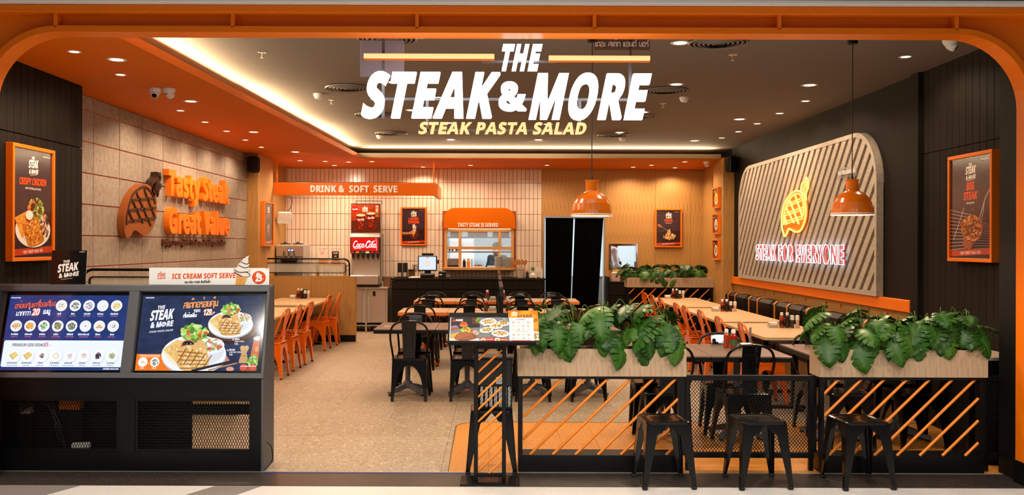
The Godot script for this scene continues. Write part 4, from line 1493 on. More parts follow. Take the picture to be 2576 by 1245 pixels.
func steak_plate(p: Print, x: float, y: float, r: float) -> void:  # a grilled steak with salad, toast, dip and a bowl
	p.oval(x + r * 0.02, y + r * 0.2, r, r * 0.6, Color(0.72, 0.75, 0.8))
	p.oval(x, y + r * 0.14, r, r * 0.6, Color(0.95, 0.96, 0.98))
	p.oval(x, y + r * 0.12, r * 0.86, r * 0.48, Color(0.9, 0.92, 0.95))
	p.bits(x - r * 0.05, y - r * 0.52, r * 0.4, r * 0.26, [Color(0.5, 0.72, 0.25), Color(0.7, 0.85, 0.4), Color(0.35, 0.55, 0.2), Color(0.82, 0.92, 0.6)], 110, r * 0.075)
	p.bits(x + r * 0.05, y - r * 0.5, r * 0.3, r * 0.2, [Color(0.85, 0.35, 0.2), Color(0.9, 0.55, 0.4)], 7, r * 0.07)
	p.poly([PackedVector2Array([Vector2(x - r * 0.96, y + r * 0.0), Vector2(x - r * 0.55, y - r * 0.32), Vector2(x - r * 0.2, y - r * 0.2), Vector2(x - r * 0.5, y + r * 0.42)])], Color(0.93, 0.78, 0.5))
	p.poly([PackedVector2Array([Vector2(x - r * 0.96, y + r * 0.0), Vector2(x - r * 0.5, y + r * 0.42), Vector2(x - r * 0.5, y + r * 0.54), Vector2(x - r * 0.95, y + r * 0.1)])], Color(0.98, 0.92, 0.78))
	p.bits(x - r * 0.55, y + r * 0.02, r * 0.25, r * 0.16, [Color(0.88, 0.68, 0.38), Color(0.97, 0.87, 0.65)], 22, r * 0.04)
	p.oval(x + r * 0.5, y + r * 0.06, r * 0.43, r * 0.34, Color(0.86, 0.88, 0.92))
	p.oval(x + r * 0.5, y - r * 0.12, r * 0.43, r * 0.25, Color(0.97, 0.97, 0.98))
	p.bits(x + r * 0.5, y - r * 0.14, r * 0.36, r * 0.19, [Color(0.95, 0.9, 0.87), Color(0.9, 0.66, 0.6), Color(0.6, 0.7, 0.4), Color(0.97, 0.96, 0.93), Color(0.8, 0.35, 0.3)], 90, r * 0.045, 1.5)
	p.oval(x - r * 0.2, y - r * 0.14, r * 0.22, r * 0.17, Color(0.72, 0.36, 0.2))
	p.oval(x - r * 0.2, y - r * 0.18, r * 0.2, r * 0.13, Color(0.85, 0.5, 0.32))
	p.oval(x - r * 0.2, y - r * 0.17, r * 0.17, r * 0.1, Color(0.1, 0.09, 0.14))
	p.bits(x - r * 0.2, y - r * 0.17, r * 0.12, r * 0.06, [Color(0.75, 0.72, 0.7)], 10, r * 0.014)
	var body := PackedVector2Array()
	for q in spline([Vector2(-0.55, 0.1), Vector2(-0.32, -0.12), Vector2(0.0, -0.16), Vector2(0.1, -0.3), Vector2(0.3, -0.22), Vector2(0.42, 0.1), Vector2(0.5, 0.35), Vector2(0.44, 0.58), Vector2(0.1, 0.66), Vector2(-0.3, 0.64), Vector2(-0.5, 0.42)], 4, true):
		body.append(Vector2(x, y) + q * r)
	p.poly([body], Color(0.9, 0.72, 0.45))
	p.bits(x - r * 0.03, y + r * 0.22, r * 0.42, r * 0.34, [Color(0.95, 0.82, 0.58), Color(0.97, 0.87, 0.68), Color(0.86, 0.64, 0.36)], 60, r * 0.06)
	for k in 5:
		var a := Vector2(-0.48 + k * 0.2, 0.42 + k * 0.04)
		p.stroke([Vector2(x, y) + a * r, Vector2(x, y) + (a + Vector2(0.24, -0.48 + k * 0.02)) * r], r * 0.03, Color(0.55, 0.33, 0.14))
	for k in 5:
		var a := Vector2(-0.5 + k * 0.03, 0.06 + k * 0.13)
		p.stroke([Vector2(x, y) + a * r, Vector2(x, y) + (a + Vector2(0.78 + k * 0.02, 0.06 - k * 0.02)) * r], r * 0.028, Color(0.58, 0.36, 0.16))


func screen_two() -> Print:
	var p := Print.new(1200, 748, Color(0.15, 0.20, 0.33), self)
	p.mottle(0.22, 0.005)
	var white := Color(0.98, 0.98, 1.0)
	# board under the rear plate, tablecloth, corner panel
	p.oval(905, 372, 258, 110, Color(0.2, 0.12, 0.12))
	p.oval(905, 345, 258, 110, Color(0.36, 0.22, 0.18))
	for k in 7:
		p.stroke([Vector2(665, 330 + k * 14), Vector2(760, 410 + k * 6)], 3, Color(0.22, 0.13, 0.11))
	p.poly([PackedVector2Array([Vector2(245, 560), Vector2(330, 545), Vector2(860, 570), Vector2(925, 650), Vector2(760, 748), Vector2(360, 748)])], Color(0.82, 0.5, 0.42))
	p.poly([PackedVector2Array([Vector2(0, 585), Vector2(240, 585), Vector2(362, 748), Vector2(0, 748)])], Color(0.95, 0.48, 0.13))
	for k in 2:
		p.oval(68 + 118 * k, 665, 46, 46, white)
	p.poly([PackedVector2Array([Vector2(40, 675), Vector2(66, 648), Vector2(98, 675)])], Color(0.9, 0.82, 0.6))
	p.bits(186, 665, 32, 32, [Color(0.3, 0.4, 0.25), Color(0.6, 0.7, 0.5), Color(0.2, 0.2, 0.2)], 40, 6)
	p.text("+", 118, 690, 20, white)
	tiny_words(p, 130, 606, 200, 11, white)
	tiny_words(p, 130, 620, 200, 8, Color(1, 0.85, 0.7))
	tiny_words(p, 68, 728, 44, 12, white)
	tiny_words(p, 186, 728, 44, 12, white)
	steak_plate(p, 896, 255, 222)
	steak_plate(p, 560, 540, 318)
	# knife, pepper mill, bottle, bowl
	p.stroke([Vector2(560, 748), Vector2(960, 650)], 24, Color(0.15, 0.16, 0.22))
	p.stroke([Vector2(720, 740), Vector2(990, 672)], 13, Color(0.75, 0.58, 0.36))
	p.poly([PackedVector2Array([Vector2(1013, 535), Vector2(1098, 535), Vector2(1080, 570), Vector2(1098, 640), Vector2(1100, 672), Vector2(1008, 672), Vector2(1012, 640), Vector2(1030, 570)])], Color(0.80, 0.64, 0.44))
	p.oval(1055, 520, 44, 26, Color(0.85, 0.7, 0.5))
	p.oval(1055, 495, 16, 9, Color(0.2, 0.2, 0.25))
	p.stroke([Vector2(1024, 600), Vector2(1088, 600)], 4, Color(0.6, 0.45, 0.28))
	p.poly([PackedVector2Array([Vector2(1140, 440), Vector2(1215, 440), Vector2(1215, 625), Vector2(1120, 605)])], Color(0.82, 0.45, 0.3))
	p.oval(1178, 535, 20, 28, Color(0.9, 0.6, 0.45))
	p.oval(1178, 428, 42, 20, Color(0.95, 0.95, 0.97))
	p.bits(1150, 650, 60, 50, [Color(0.5, 0.7, 0.3), Color(0.75, 0.88, 0.5), Color(0.4, 0.58, 0.25)], 60, 15)
	p.oval(1110, 730, 84, 32, Color(0.65, 0.3, 0.22))
	for q in [Vector2(1060, 712), Vector2(1150, 712)]:
		p.oval(q.x, q.y, 36, 32, Color(0.86, 0.36, 0.28))
	p.oval(930, 730, 40, 22, Color(0.85, 0.62, 0.55))
	# words
	brand(p, 202, 242, 96, white, Color(0.2, 0.25, 0.38), -0.1)
	p.text("STEAK PASTA SALAD", 215, 366, 18, white, 1.0, 0.2, 1, 0.0, -0.1)
	p.thai("สเต๊กอร่อยคุ้ม", 416, 126, 50, Color(0.96, 0.62, 0.36), 11, 0.92, 0.12, 0, -0.07)
	p.thai("ราคา", 520, 168, 24, white, 7, 1.0, 0.1, 0, -0.05)
	p.thai("เริ่มต้นเพียง", 420, 220, 26, white, 7, 0.82, 0.1, 0, -0.05)
	p.text("129.-", 614, 196, 58, Color(0.95, 0.55, 0.3), 0.62, 0.15, 0, 0.07, -0.04)
	p.text("129.-", 614, 196, 58, white, 0.62, 0.15, 0, 0.01, -0.04)
	for k in 2:
		var a := Vector2(936 - k * 44, 436 + k * 106)
		p.oval(a.x, a.y + 4, 9, 9, Color(1.0, 0.75, 0.6))
		tiny_words(p, a.x + 44, a.y + 8, 56, 16, white)
		p.text(["PORK STEAK", "CHICKEN STEAK"][k], a.x + 14, a.y + 30, 15, white, 0.8, 0.1)
		p.text(["150.-", "120.-"][k], a.x + 14, a.y + 56, 20, white, 0.75)
	tiny_words(p, 1105, 706, 150, 9, white)
	tiny_words(p, 70, 28, 84, 12, white)
	return p


func build_menu_counter() -> void:
	var t := thing("menu_counter", "charcoal counter with two tilted menu screens at the left of the entrance", "counter", V(-2.77, 0, 6.44))
	var xr := -1.679 + 2.77
	var xl := -3.86 + 2.77
	var w := xr - xl
	var cx := (xr + xl) / 2
	# tilted upper case: cross-section (z towards the viewer, y) pushed along x
	var sec := func(pts: Array) -> MB:
		var m := MB.new()
		m.xf = Transform3D(Basis(Vector3(0, 0, 1), Vector3(0, 1, 0), Vector3(-1, 0, 0)), Vector3(0, 0, 0))
		m.prism(PackedVector2Array(pts), [], -xr, -xl)
		return m
	var lean := Vector3(0, 0.666, -0.19).normalized()
	var face_n := Vector3(0, 0.19, 0.666).normalized()
	var at := func(x: float, s: float, up := 0.0) -> Vector3: return Vector3(x, 0.679, 0.01) + lean * (0.6926 * s) + face_n * up
	piece(t, "back_case", sec.call([Vector2(-0.055, 0.68), Vector2(-0.245, 1.345), Vector2(-0.31, 1.345), Vector2(-0.31, 0.68)]), M.charcoal)
	var turn := Basis(Vector3.RIGHT, lean, face_n)
	var frame := MB.new()
	for r in [[xl, xr, 0.0, 0.055], [xl, xr, 0.935, 1.0]]:
		frame.xf = Transform3D(turn, at.call(cx, (r[2] + r[3]) / 2, -0.03))
		frame.box(Vector3.ZERO, Vector3(w, 0.6926 * (r[3] - r[2]), 0.06), 0.003)
	for r in [[xl, -3.69 + 2.77], [-2.725 + 2.77, -2.65 + 2.77], [-1.70 + 2.77, xr]]:
		frame.xf = Transform3D(turn, at.call((r[0] + r[1]) / 2, 0.495, -0.03))
		frame.box(Vector3.ZERO, Vector3(r[1] - r[0], 0.6926 * 0.885, 0.0595), 0.002)
	piece(t, "frame", frame, M.charcoal)
	# base
	var b := MB.new()
	for r in [[0.0, 0.14], [0.53, 0.69]]:
		add_box(b, xl, xr - 0.018, r[0], r[1], -0.05, 0.0)
	add_box(b, xl, xl + 0.25, 0.14, 0.53, -0.05, 0.0)
	add_box(b, -2.73 + 2.77, -2.615 + 2.77, 0.14, 0.53, -0.05, 0.0)
	add_box(b, -1.765 + 2.77, xr - 0.018, 0.14, 0.53, -0.05, 0.0)
	piece(t, "base_frame", b, M.black_metal)
	var sd := MB.new()
	add_box(sd, xr - 0.02, xr - 0.001, 0.0, 0.7, -0.31, -0.004)
	piece(t, "side_panel", sd, M.charcoal)
	var rail := MB.new()
	add_box(rail, -2.66 + 2.77, xr - 0.02, 0.36, 0.44, -0.3, -0.28)
	piece(t, "back_rail", rail, M.black_matte)
	var bk := MB.new()
	add_box(bk, xl, -2.3 + 2.77, 0.0, 0.69, -0.31, -0.29)
	piece(t, "back_panel", bk, M.black_matte)
	for r in [[-3.61 + 2.77, -2.73 + 2.77], [-2.615 + 2.77, -1.765 + 2.77]]:
		var mf := MB.new()
		for q in [[r[0], r[1], 0.14, 0.16], [r[0], r[1], 0.51, 0.53], [r[0], r[0] + 0.02, 0.16, 0.51], [r[1] - 0.02, r[1], 0.16, 0.51]]:
			add_box(mf, q[0], q[1], q[2], q[3], -0.03, -0.008)
		var g := piece(t, "mesh_frame", mf, M.black_metal)
		var em := MB.new()
		expanded_metal(em, r[0] + 0.015, r[1] - 0.015, 0.155, 0.515, -0.02, 0.019, 0.021, 0.0042)
		var e := piece(g, "wire_mesh", em, M.black_metal)
		e.set_meta("kind", "stuff")
	# the screens
	var k := 0
	for r in [[-3.632, -2.737], [-2.635, -1.737]]:
		var s := thing("menu_screen", ["lit menu screen of round side dishes with a white card below", "lit menu screen with two grilled steak plates and orange corner"][k], "screen", V(-2.77, 0, 6.44), 0.0, "menu screens in the counter")
		var bz := MB.new()
		bz.xf = Transform3D(turn, at.call((r[0] + r[1]) / 2 + 2.77, 0.495, -0.052))
		bz.box(Vector3(0, 0, 0), Vector3(r[1] - r[0] + 0.05, 0.6926 * 0.88, 0.012), 0.002)
		piece(s, "bezel", bz, M.screen_black)
		var q := MB.new()
		q.xf = Transform3D(turn, at.call((r[0] + r[1]) / 2 + 2.77, 0.493, -0.0445))
		var hw: float = (r[1] - r[0]) / 2
		q.quad(Vector3(-hw, -0.281, 0), Vector3(hw, -0.281, 0), Vector3(hw, 0.281, 0), Vector3(-hw, 0.281, 0))
		piece(s, "screen_picture", q, print_mat("screen_%d" % k, screen_one() if k == 0 else screen_two(), 0.1, 1.05))
		area_light(s, at.call((r[0] + r[1]) / 2 + 2.77, 0.493, -0.03), face_n, Vector2(hw * 2, 0.56), 0.12, Color(0.8, 0.86, 1.0))
		k += 1
	# signs standing on the counter
	var bs := thing("table_sign", "small black sign with the white emblem standing on the counter's left end", "sign", V(-3.23, 1.346, 6.70), 0.05)
	var p := Print.new(360, 400, Color(0.035, 0.032, 0.032), self)
	brand(p, 170, 245, 88, Color(0.95, 0.93, 0.9), Color(0.05, 0.05, 0.05), -0.16)
	p.stroke([Vector2(110, 345), Vector2(225, 328)], 5, Color(0.8, 0.78, 0.75))
	tiny_words(p, 310, 22, 60, 10, Color(0.85, 0.83, 0.8))
	board(bs, 0.262, 0.257, 0.006, print_mat("sign_board", p, 0.18), -0.12)
	var ic := thing("ice_cream_banner", "long white ice cream banner with a cone standing on the counter", "sign", V(-2.155, 1.346, 6.68))
	var q2 := Print.new(1200, 176, Color(0.90, 0.90, 0.89), self)
	var red := Color(0.83, 0.30, 0.10)
	brand(q2, 120, 92, 34, red, Color(0.9, 0.9, 0.89), -0.06, false)
	q2.text("ICE CREAM SOFT SERVE", 228, 116, 52, red, 0.80, 0.05, 0, 0.02, -0.02)
	q2.thai("หอม อร่อย หวานมัน ท็อปปิ้งไม่อั้น*", 356, 160, 17, Color(0.25, 0.23, 0.24), 4.5, 0.82, 0.0, 0, -0.02)
	q2.oval(1098, 100, 69, 69, red)
	q2.thai("เพียง", 1074, 74, 17, Color(0.97, 0.96, 0.95), 5, 0.8, 0.0, 0, -0.08)
	q2.text("25", 1062, 140, 62, Color(0.97, 0.96, 0.95), 0.72, 0.15, 0, 0.03, -0.1)
	q2.text(".-", 1136, 118, 24, Color(0.97, 0.96, 0.95), 0.8, 0, 0, 0, -0.1)
	tiny_words(q2, 1180, 11, 34, 6, red)
	board(ic, 0.905, 0.128, 0.005, print_mat("banner", q2, 0.3), -0.02)
	var cone := MB.new()
	cone.prism(PackedVector2Array([Vector2(-0.042, 0.082), Vector2(0.044, 0.078), Vector2(0.012, 0.0), Vector2(-0.05, 0.0)]), [], 0.0, 0.006)
	var cn := piece(ic, "cone", cone, mat("wafer", Color(0.88, 0.60, 0.24), 0.6), Transform3D(Basis.IDENTITY, Vector3(0.252, 0.0, 0.004)))
	var cr := MB.new()
	for i in 3:
		cr.bar(Vector3(-0.035 + i * 0.03, 0.078, 0.0065), Vector3(0.005 + i * 0.006, 0.012 + i * 0.022, 0.0065), 0.002, 0.002)
		cr.bar(Vector3(0.036 - i * 0.026, 0.076, 0.0065), Vector3(-0.036 - i * 0.004, 0.012 + i * 0.016, 0.0065), 0.002, 0.002)
	piece(cn, "wafer_lines", cr, M.cream_paint)
	var swirl := MB.new()
	for lv in [[0.0, 0.1, 0.062, 0.03], [0.012, 0.135, 0.05, 0.026], [0.02, 0.163, 0.036, 0.02], [0.026, 0.186, 0.022, 0.016]]:
		var pts := PackedVector2Array()
		for i in 16:
			var a := TAU * i / 16
			pts.append(Vector2(lv[0], lv[1]) + Vector2(cos(a) * lv[2], sin(a) * lv[3]).rotated(-0.35))
		swirl.prism(pts, [], 0.0, 0.006 + lv[1] * 0.01)
	swirl.prism(PackedVector2Array([Vector2(0.01, 0.19), Vector2(0.042, 0.19), Vector2(0.052, 0.222), Vector2(0.03, 0.212)]), [], 0.0, 0.008)
	var sw := piece(ic, "ice_cream_swirl", swirl, mat("cream", Color(0.86, 0.83, 0.80), 0.5), Transform3D(Basis.IDENTITY, Vector3(0.252, 0.0, 0.006)))
	var rip := MB.new()
	for q3 in [[-0.06, 0.118, -0.02, 0.096, 0.045, 0.1], [-0.06, 0.1, -0.01, 0.07, 0.0, 0.066], [-0.03, 0.152, 0.02, 0.13, 0.06, 0.14], [-0.01, 0.176, 0.03, 0.158, 0.055, 0.165], [0.02, 0.1, 0.05, 0.09, 0.062, 0.07]]:
		var pp := spline([Vector3(q3[0], q3[1], 0.0095), Vector3(q3[2], q3[3], 0.0095), Vector3(q3[4], q3[5], 0.0095)], 5)
		rip.tube(pp, 0.003, 6)
	piece(sw, "ripple", rip, mat("chocolate", Color(0.2, 0.07, 0.06), 0.35))
	# odds and ends behind the wire mesh
	var ps := thing("power_strip", "white power strip lying behind the wire mesh of the counter", "power strip", V(-3.06, 0.0, 6.56), 0.15)
	piece(ps, "body", bxm(Vector3(0.13, 0.04, 0.05), 0.006, Vector3(0, 0.16, 0)), M.white_plastic)
	piece(ps, "riser", bxm(Vector3(0.16, 0.14, 0.08), 0.004, Vector3(0, 0.07, 0)), M.black_plastic)
	var cc := thing("cable_bundle", "loose bundle of black cables behind the left wire mesh", "cable", V(-3.3, 0.0, 6.6))
	for i in 3:
		var cb := MB.new()
		cb.tube(spline([Vector3(-0.25, 0.46 - i * 0.03, 0), Vector3(-0.1 + i * 0.05, 0.49, 0.02), Vector3(0.05, 0.38 - i * 0.06, 0.03), Vector3(0.12, 0.1, 0.0), Vector3(0.2 + i * 0.05, 0.01, 0.02)], 6), 0.008, 6)
		piece(cc, "cable", cb, M.wire)
	var ob := thing("orange_box", "bright orange box seen through the left wire mesh of the counter", "box", V(-3.18, 0.0, 6.66))
	piece(ob, "body", bxm(Vector3(0.16, 0.09, 0.09), 0.008, Vector3(0, 0.455, 0)), M.orange)
	piece(ob, "support", bxm(Vector3(0.18, 0.41, 0.06), 0.004, Vector3(0, 0.205, -0.0)), M.black_matte)
	var gb := thing("adapter_box", "pale grey adapter box at the far left behind the wire mesh", "adapter", V(-3.52, 0.0, 6.66))
	piece(gb, "body", bxm(Vector3(0.09, 0.11, 0.06), 0.008, Vector3(0, 0.43, 0)), M.clay)
	piece(gb, "support", bxm(Vector3(0.1, 0.375, 0.05), 0.004, Vector3(0, 0.188, 0)), M.black_matte)
	var ca := thing("power_cable", "black cable hanging down the right end of the menu counter", "cable", V(-1.67, 0, 6.6))
	var cb2 := MB.new()
	cb2.tube(spline([Vector3(0.0, 0.2, 0.1), Vector3(0.03, 0.16, 0.08), Vector3(0.03, 0.06, 0.05), Vector3(0.0, 0.012, 0.08), Vector3(-0.0, 0.012, 0.14)], 6), 0.004, 6)
	piece(ca, "cord", cb2, M.wire)


func add_box(m: MB, x0: float, x1: float, y0: float, y1: float, z0: float, z1: float, bv := 0.0) -> void:
	m.box(Vector3((x0 + x1) / 2, (y0 + y1) / 2, (z0 + z1) / 2), Vector3(x1 - x0, y1 - y0, z1 - z0), bv)


func board(t: Node3D, w: float, h: float, th: float, face_mat: Material, tip: float) -> void:  # an upright printed board leaning back, with a strut
	var b := Basis(Vector3.RIGHT, tip)
	piece(t, "board", bxm(Vector3(w, h, th), 0.001, Vector3(0, h / 2, -th / 2)), M.white_plastic, Transform3D(b, Vector3.ZERO))
	var q := MB.new()
	q.quad(Vector3(-w / 2, 0, 0.0006), Vector3(w / 2, 0, 0.0006), Vector3(w / 2, h, 0.0006), Vector3(-w / 2, h, 0.0006))
	piece(t, "print", q, face_mat, Transform3D(b, Vector3.ZERO))
	var s := MB.new()
	s.bar(Vector3(0, h * 0.5, -th + h * 0.5 * tip), Vector3(0, 0.002, -th - 0.045), 0.02, 0.004)
	piece(t, "strut", s, M.white_plastic)


# ---------------------------------------------------------------- monstera plants and planters
func leaf_mesh(variant: int) -> ArrayMesh:
	var m := MB.new()
	var bend: float = [0.25, 0.5, 0.12, 0.38][variant % 4]
	var fold: float = [0.22, 0.1, 0.3, -0.05][variant % 4]
	var green: Color = [Color(0.030, 0.125, 0.010), Color(0.045, 0.165, 0.014), Color(0.022, 0.095, 0.009), Color(0.075, 0.21, 0.022)][variant % 4]
	var rib := green.lerp(Color(0.2, 0.32, 0.1), 0.35)
	var pos := func(t: float, s: float, side: float) -> Vector3:
		var w: float = 0.54 * pow(sin(PI * clampf(0.2 + 0.8 * t, 0.0, 1.0)), 0.75) * (1.0 if t < 0.98 else 0.4)
		var e := Vector2(side * w, t - 0.26 * (1.0 - t) * (1.0 - t) + 0.05 * t)
		var p := Vector2(0, t * 0.98).lerp(e, s)
		var z: float = fold * absf(p.x) - bend * maxf(p.y, 0.0) * maxf(p.y, 0.0) - 0.16 * s * s * s + 0.012 * sin(t * 22.0) * s
		return Vector3(p.x, p.y, z)
	var lobes := 6
	for side in [-1.0, 1.0]:
		for i in lobes:
			var t0 := float(i) / lobes
			var t1 := float(i + 1) / lobes
			var rows := []
			for k in 5:
				var s: float = [0.0, 0.3, 0.5, 0.85, 1.0][k]
				var cut := 0.0
				if s > 0.4 and i > 0 and i < lobes - 1 or (s > 0.4 and i == 0):
					cut = [0.0, 0.0, 0.06, 0.14, 0.23][k]
				var a := lerpf(t0, t1, cut if i > 0 else 0.0)
				var b := lerpf(t1, t0, cut if i < lobes - 1 else 0.0)
				var row := []
				for t in [a, (a + b) / 2, b]:
					var s2 := s
					var p: Vector3 = pos.call(t, s2, side)
					var dt: Vector3 = pos.call(t + 0.01, s2, side) - pos.call(t - 0.01, s2, side)
					var ds: Vector3 = pos.call(t, s2 + 0.02, side) - pos.call(t, s2 - 0.02, side)
					var n: Vector3 = ds.cross(dt).normalized() * side
					m.tint = rib if k == 0 else green
					row.append(m.vert(p, n))
				rows.append(row)
			for k in 4:
				for j in 2:
					var A: int = rows[k][j]
					var B: int = rows[k + 1][j]
					var C: int = rows[k + 1][j + 1]
					var D: int = rows[k][j + 1]
					if side > 0:
						m.face(A, B, C)
						m.face(A, C, D)
					else:
						m.face(A, C, B)
						m.face(A, D, C)
	return m.mesh()


func monstera(label: String, at: Vector3, leaves: int, size: float, high: float, front: float, group: String, lean := 0.0) -> void:
	if not M.has("leaf0"):
		for k in 4:
			M["leaf%d" % k] = leaf_mesh(k)
	var t := thing("monstera_plant", label, "plant", at, 0.0, group)
	for i in leaves:
		var hang := i < int(leaves * front)  # these hang over the front edge
		var az := rng.randf_range(-1.0, 1.0) * 0.9 if hang else TAU * (float(i) / leaves) + rng.randf_range(-0.4, 0.4)
		var out := Vector3(sin(az) + lean, 0, cos(az)).normalized()
		var h := high * (rng.randf_range(0.25, 0.65) if hang else rng.randf_range(0.5, 1.0))
		var reach := rng.randf_range(0.10, 0.16) if hang else rng.randf_range(0.06, 0.22)
		if not hang and out.z < 0:
			reach *= 0.6
		var tip := Vector3(out.x * reach, h, out.z * reach * 0.8)
		var base := Vector3(rng.randf_range(-0.03, 0.03), 0, rng.randf_range(-0.03, 0.03))
		var st := MB.new()
		st.tube(spline([base, base + Vector3(tip.x * 0.25, h * 0.75, tip.z * 0.2), base + Vector3(tip.x * 0.7, h * 1.08 + 0.02, tip.z * 0.7), tip], 4), 0.0045 * size / 0.19, 5, false, 0.003 * size / 0.19)
		piece(t, "stem", st, M.stem)
		var droop := rng.randf_range(0.75, 1.25) if hang else rng.randf_range(0.05, 0.75)
		var y := (out * cos(droop) - Vector3.UP * sin(droop)).normalized()
		var z := (out * sin(droop) + Vector3.UP * cos(droop)).normalized()
		var x := y.cross(z)
		var roll := rng.randf_range(-0.5, 0.5)
		var s := size * rng.randf_range(0.7, 1.22)
		piece(t, "leaf", M["leaf%d" % (rng.randi() % 4)], M.leaf, Transform3D((Basis(x, y, z) * Basis(Vector3.FORWARD, roll)).scaled_local(Vector3(s, s, s)), tip))


func planter(called: String, label: String, at: Vector3, w: float, dep: float, y0: float, y1: float, frame_y: float, phase: float, plinth: float, pitch := 0.1655) -> Node3D:
	var t := thing(called, label, "planter", at)
	var bx := MB.new()
	var th := 0.018
	add_box(bx, -w / 2, w / 2, y0, y1, -th, 0, 0.001)
	add_box(bx, -w / 2, w / 2, y0, y1, -dep, -dep + th, 0.001)
	add_box(bx, -w / 2, -w / 2 + th, y0, y1, -dep + th, -th)
	add_box(bx, w / 2 - th, w / 2, y0, y1, -dep + th, -th)
	add_box(bx, -w / 2 + th, w / 2 - th, y0, y0 + 0.02, -dep + th, -th)
	piece(t, "trough", bx, M.planter_wood)
	var so := MB.new()
	add_box(so, -w / 2 + th, w / 2 - th, y0 + 0.02, y1 - 0.02, -dep + th, -th)
	piece(t, "soil", so, M.soil)
	var fr := MB.new()
	var ins := 0.008
	add_box(fr, -w / 2 + ins, w / 2 - ins, y0 - 0.02, y0, -dep + 0.01, -0.01)
	add_box(fr, -w / 2 + ins, -w / 2 + ins + 0.03, plinth, y0 - 0.02, -0.05, -0.012)
	add_box(fr, w / 2 - 0.055, w / 2 - ins, plinth, y0 - 0.02, -0.06, -0.012)
	add_box(fr, -w / 2 + ins, -w / 2 + ins + 0.03, plinth, y0 - 0.02, -dep + 0.02, -dep + 0.05)
	add_box(fr, w / 2 - 0.055, w / 2 - ins, plinth, y0 - 0.02, -dep + 0.02, -dep + 0.05)
	piece(t, "steel_frame", fr, M.black_metal)
	var pl := MB.new()
	add_box(pl, -w / 2 + ins, w / 2 - 0.02, 0.0, plinth, -dep + 0.01, -0.008, 0.003)
	piece(t, "plinth", pl, M.black_metal)
	# slanting rods, clipped to the opening
	var xa := -w / 2 + ins + 0.03
	var xb := w / 2 - 0.055
	var ya := plinth
	var yb := y0 - 0.02
	var sl := 1.02
	var x := xa - (yb - ya) * sl + phase
	while x < xb:
		var p := Vector2(x, ya)
		var q := Vector2(x + (yb - ya) * sl, yb)
		if p.x < xa:
			p = Vector2(xa, ya + (xa - x) / sl)
		if q.x > xb:
			q = Vector2(xb, ya + (xb - x) / sl)
		if q.y - p.y > 0.03 and q.x - p.x > 0.03:
			var r := MB.new()
			r.tube([Vector3(p.x, p.y, -0.028), Vector3(q.x, q.y, -0.028)], 0.0105, 10)
			piece(t, "rod", r, M.orange_rod)
		x += pitch
	return t


func build_front_planters() -> void:
	var a := planter("planter", "long wooden planter on black frame with orange rods, left of the wire mesh gate", V(0.782, 0, 6.44), 1.228, 0.21, 0.70, 0.90, 0.0, 0.1255, 0.125)
	var b := planter("planter", "long wooden planter on black frame with orange rods, right of the wire mesh gate", V(2.977, 0, 6.44), 1.226, 0.21, 0.70, 0.90, 0.0, 0.112, 0.125)
	a.set_meta("group", "front planters")
	b.set_meta("group", "front planters")
	var g := "monstera in the front planters"
	var k := 0
	for x in [0.40, 0.60, 0.83, 1.05, 1.25]:
		monstera("leafy monstera in the left front planter, %s plant from the left" % ORD[k], V(x, 0.88, 6.54), 13, 0.165, 0.33, 0.38, g)
		k += 1
	k = 0
	for x in [2.47, 2.72, 2.92, 3.12, 3.30, 3.48]:
		monstera("leafy monstera in the right front planter, %s plant from the left" % ORD[k], V(x, 0.88, 6.54), 12 if k else 8, 0.165, 0.30 if k else 0.32, 0.38, g, -0.5 if k == 0 else 0.0)
		k += 1
	# wire mesh gate between them and a narrow one at the right end
	for q in [[1.404, 2.352, "wide black wire mesh gate between the two front planters"], [3.60, 3.79, "narrow black wire mesh panel at the right end of the front"]]:
		var w: float = q[1] - q[0]
		var t := thing("mesh_gate", q[2], "gate", V((q[0] + q[1]) / 2, 0, 6.53), 0.0, "wire mesh gates")
		var f := MB.new()
		for r in [[-w / 2, w / 2, 0.662, 0.70], [-w / 2, w / 2, 0.094, 0.132], [-w / 2, -w / 2 + 0.035, 0.132, 0.662], [w / 2 - 0.035, w / 2, 0.132, 0.662]]:
			add_box(f, r[0], r[1], r[2], r[3], -0.02, 0.02, 0.002)
		piece(t, "frame", f, M.black_metal)
		var e := MB.new()
		expanded_metal(e, -w / 2 + 0.03, w / 2 - 0.03, 0.128, 0.666, 0.0, 0.0235, 0.0145, 0.0038)
		var p := piece(t, "wire_mesh", e, M.black_metal)
		p.set_meta("kind", "stuff")
		for x in [-w / 2 + 0.02, w / 2 - 0.02]:
			piece(t, "foot", bxm(Vector3(0.03, 0.094, 0.03), 0.0, Vector3(x, 0.047, -0.001)), M.black_metal)
	# planter at the back by the kitchen hatch
	var c := planter("back_planter", "tall wooden planter with leafy plants at the back beside the right wall", V(3.09, 0, 15.6), 1.53, 0.3, 0.907, 1.08, 0.0, 0.1, 0.2, 0.19)
	piece(c, "back_panel", bxm(Vector3(1.5, 0.7, 0.02), 0.0, Vector3(0, 0.53, -0.27)), M.black_matte)
	k = 0
	for x in [2.42, 2.68, 2.94, 3.18, 3.42, 3.62]:
		monstera("leafy monstera in the back planter under the pasta poster, %s from the left" % ORD[k], V(x, 1.06, 15.76), 10, 0.18, 0.24, 0.3, "monstera in the back planter")
		k += 1


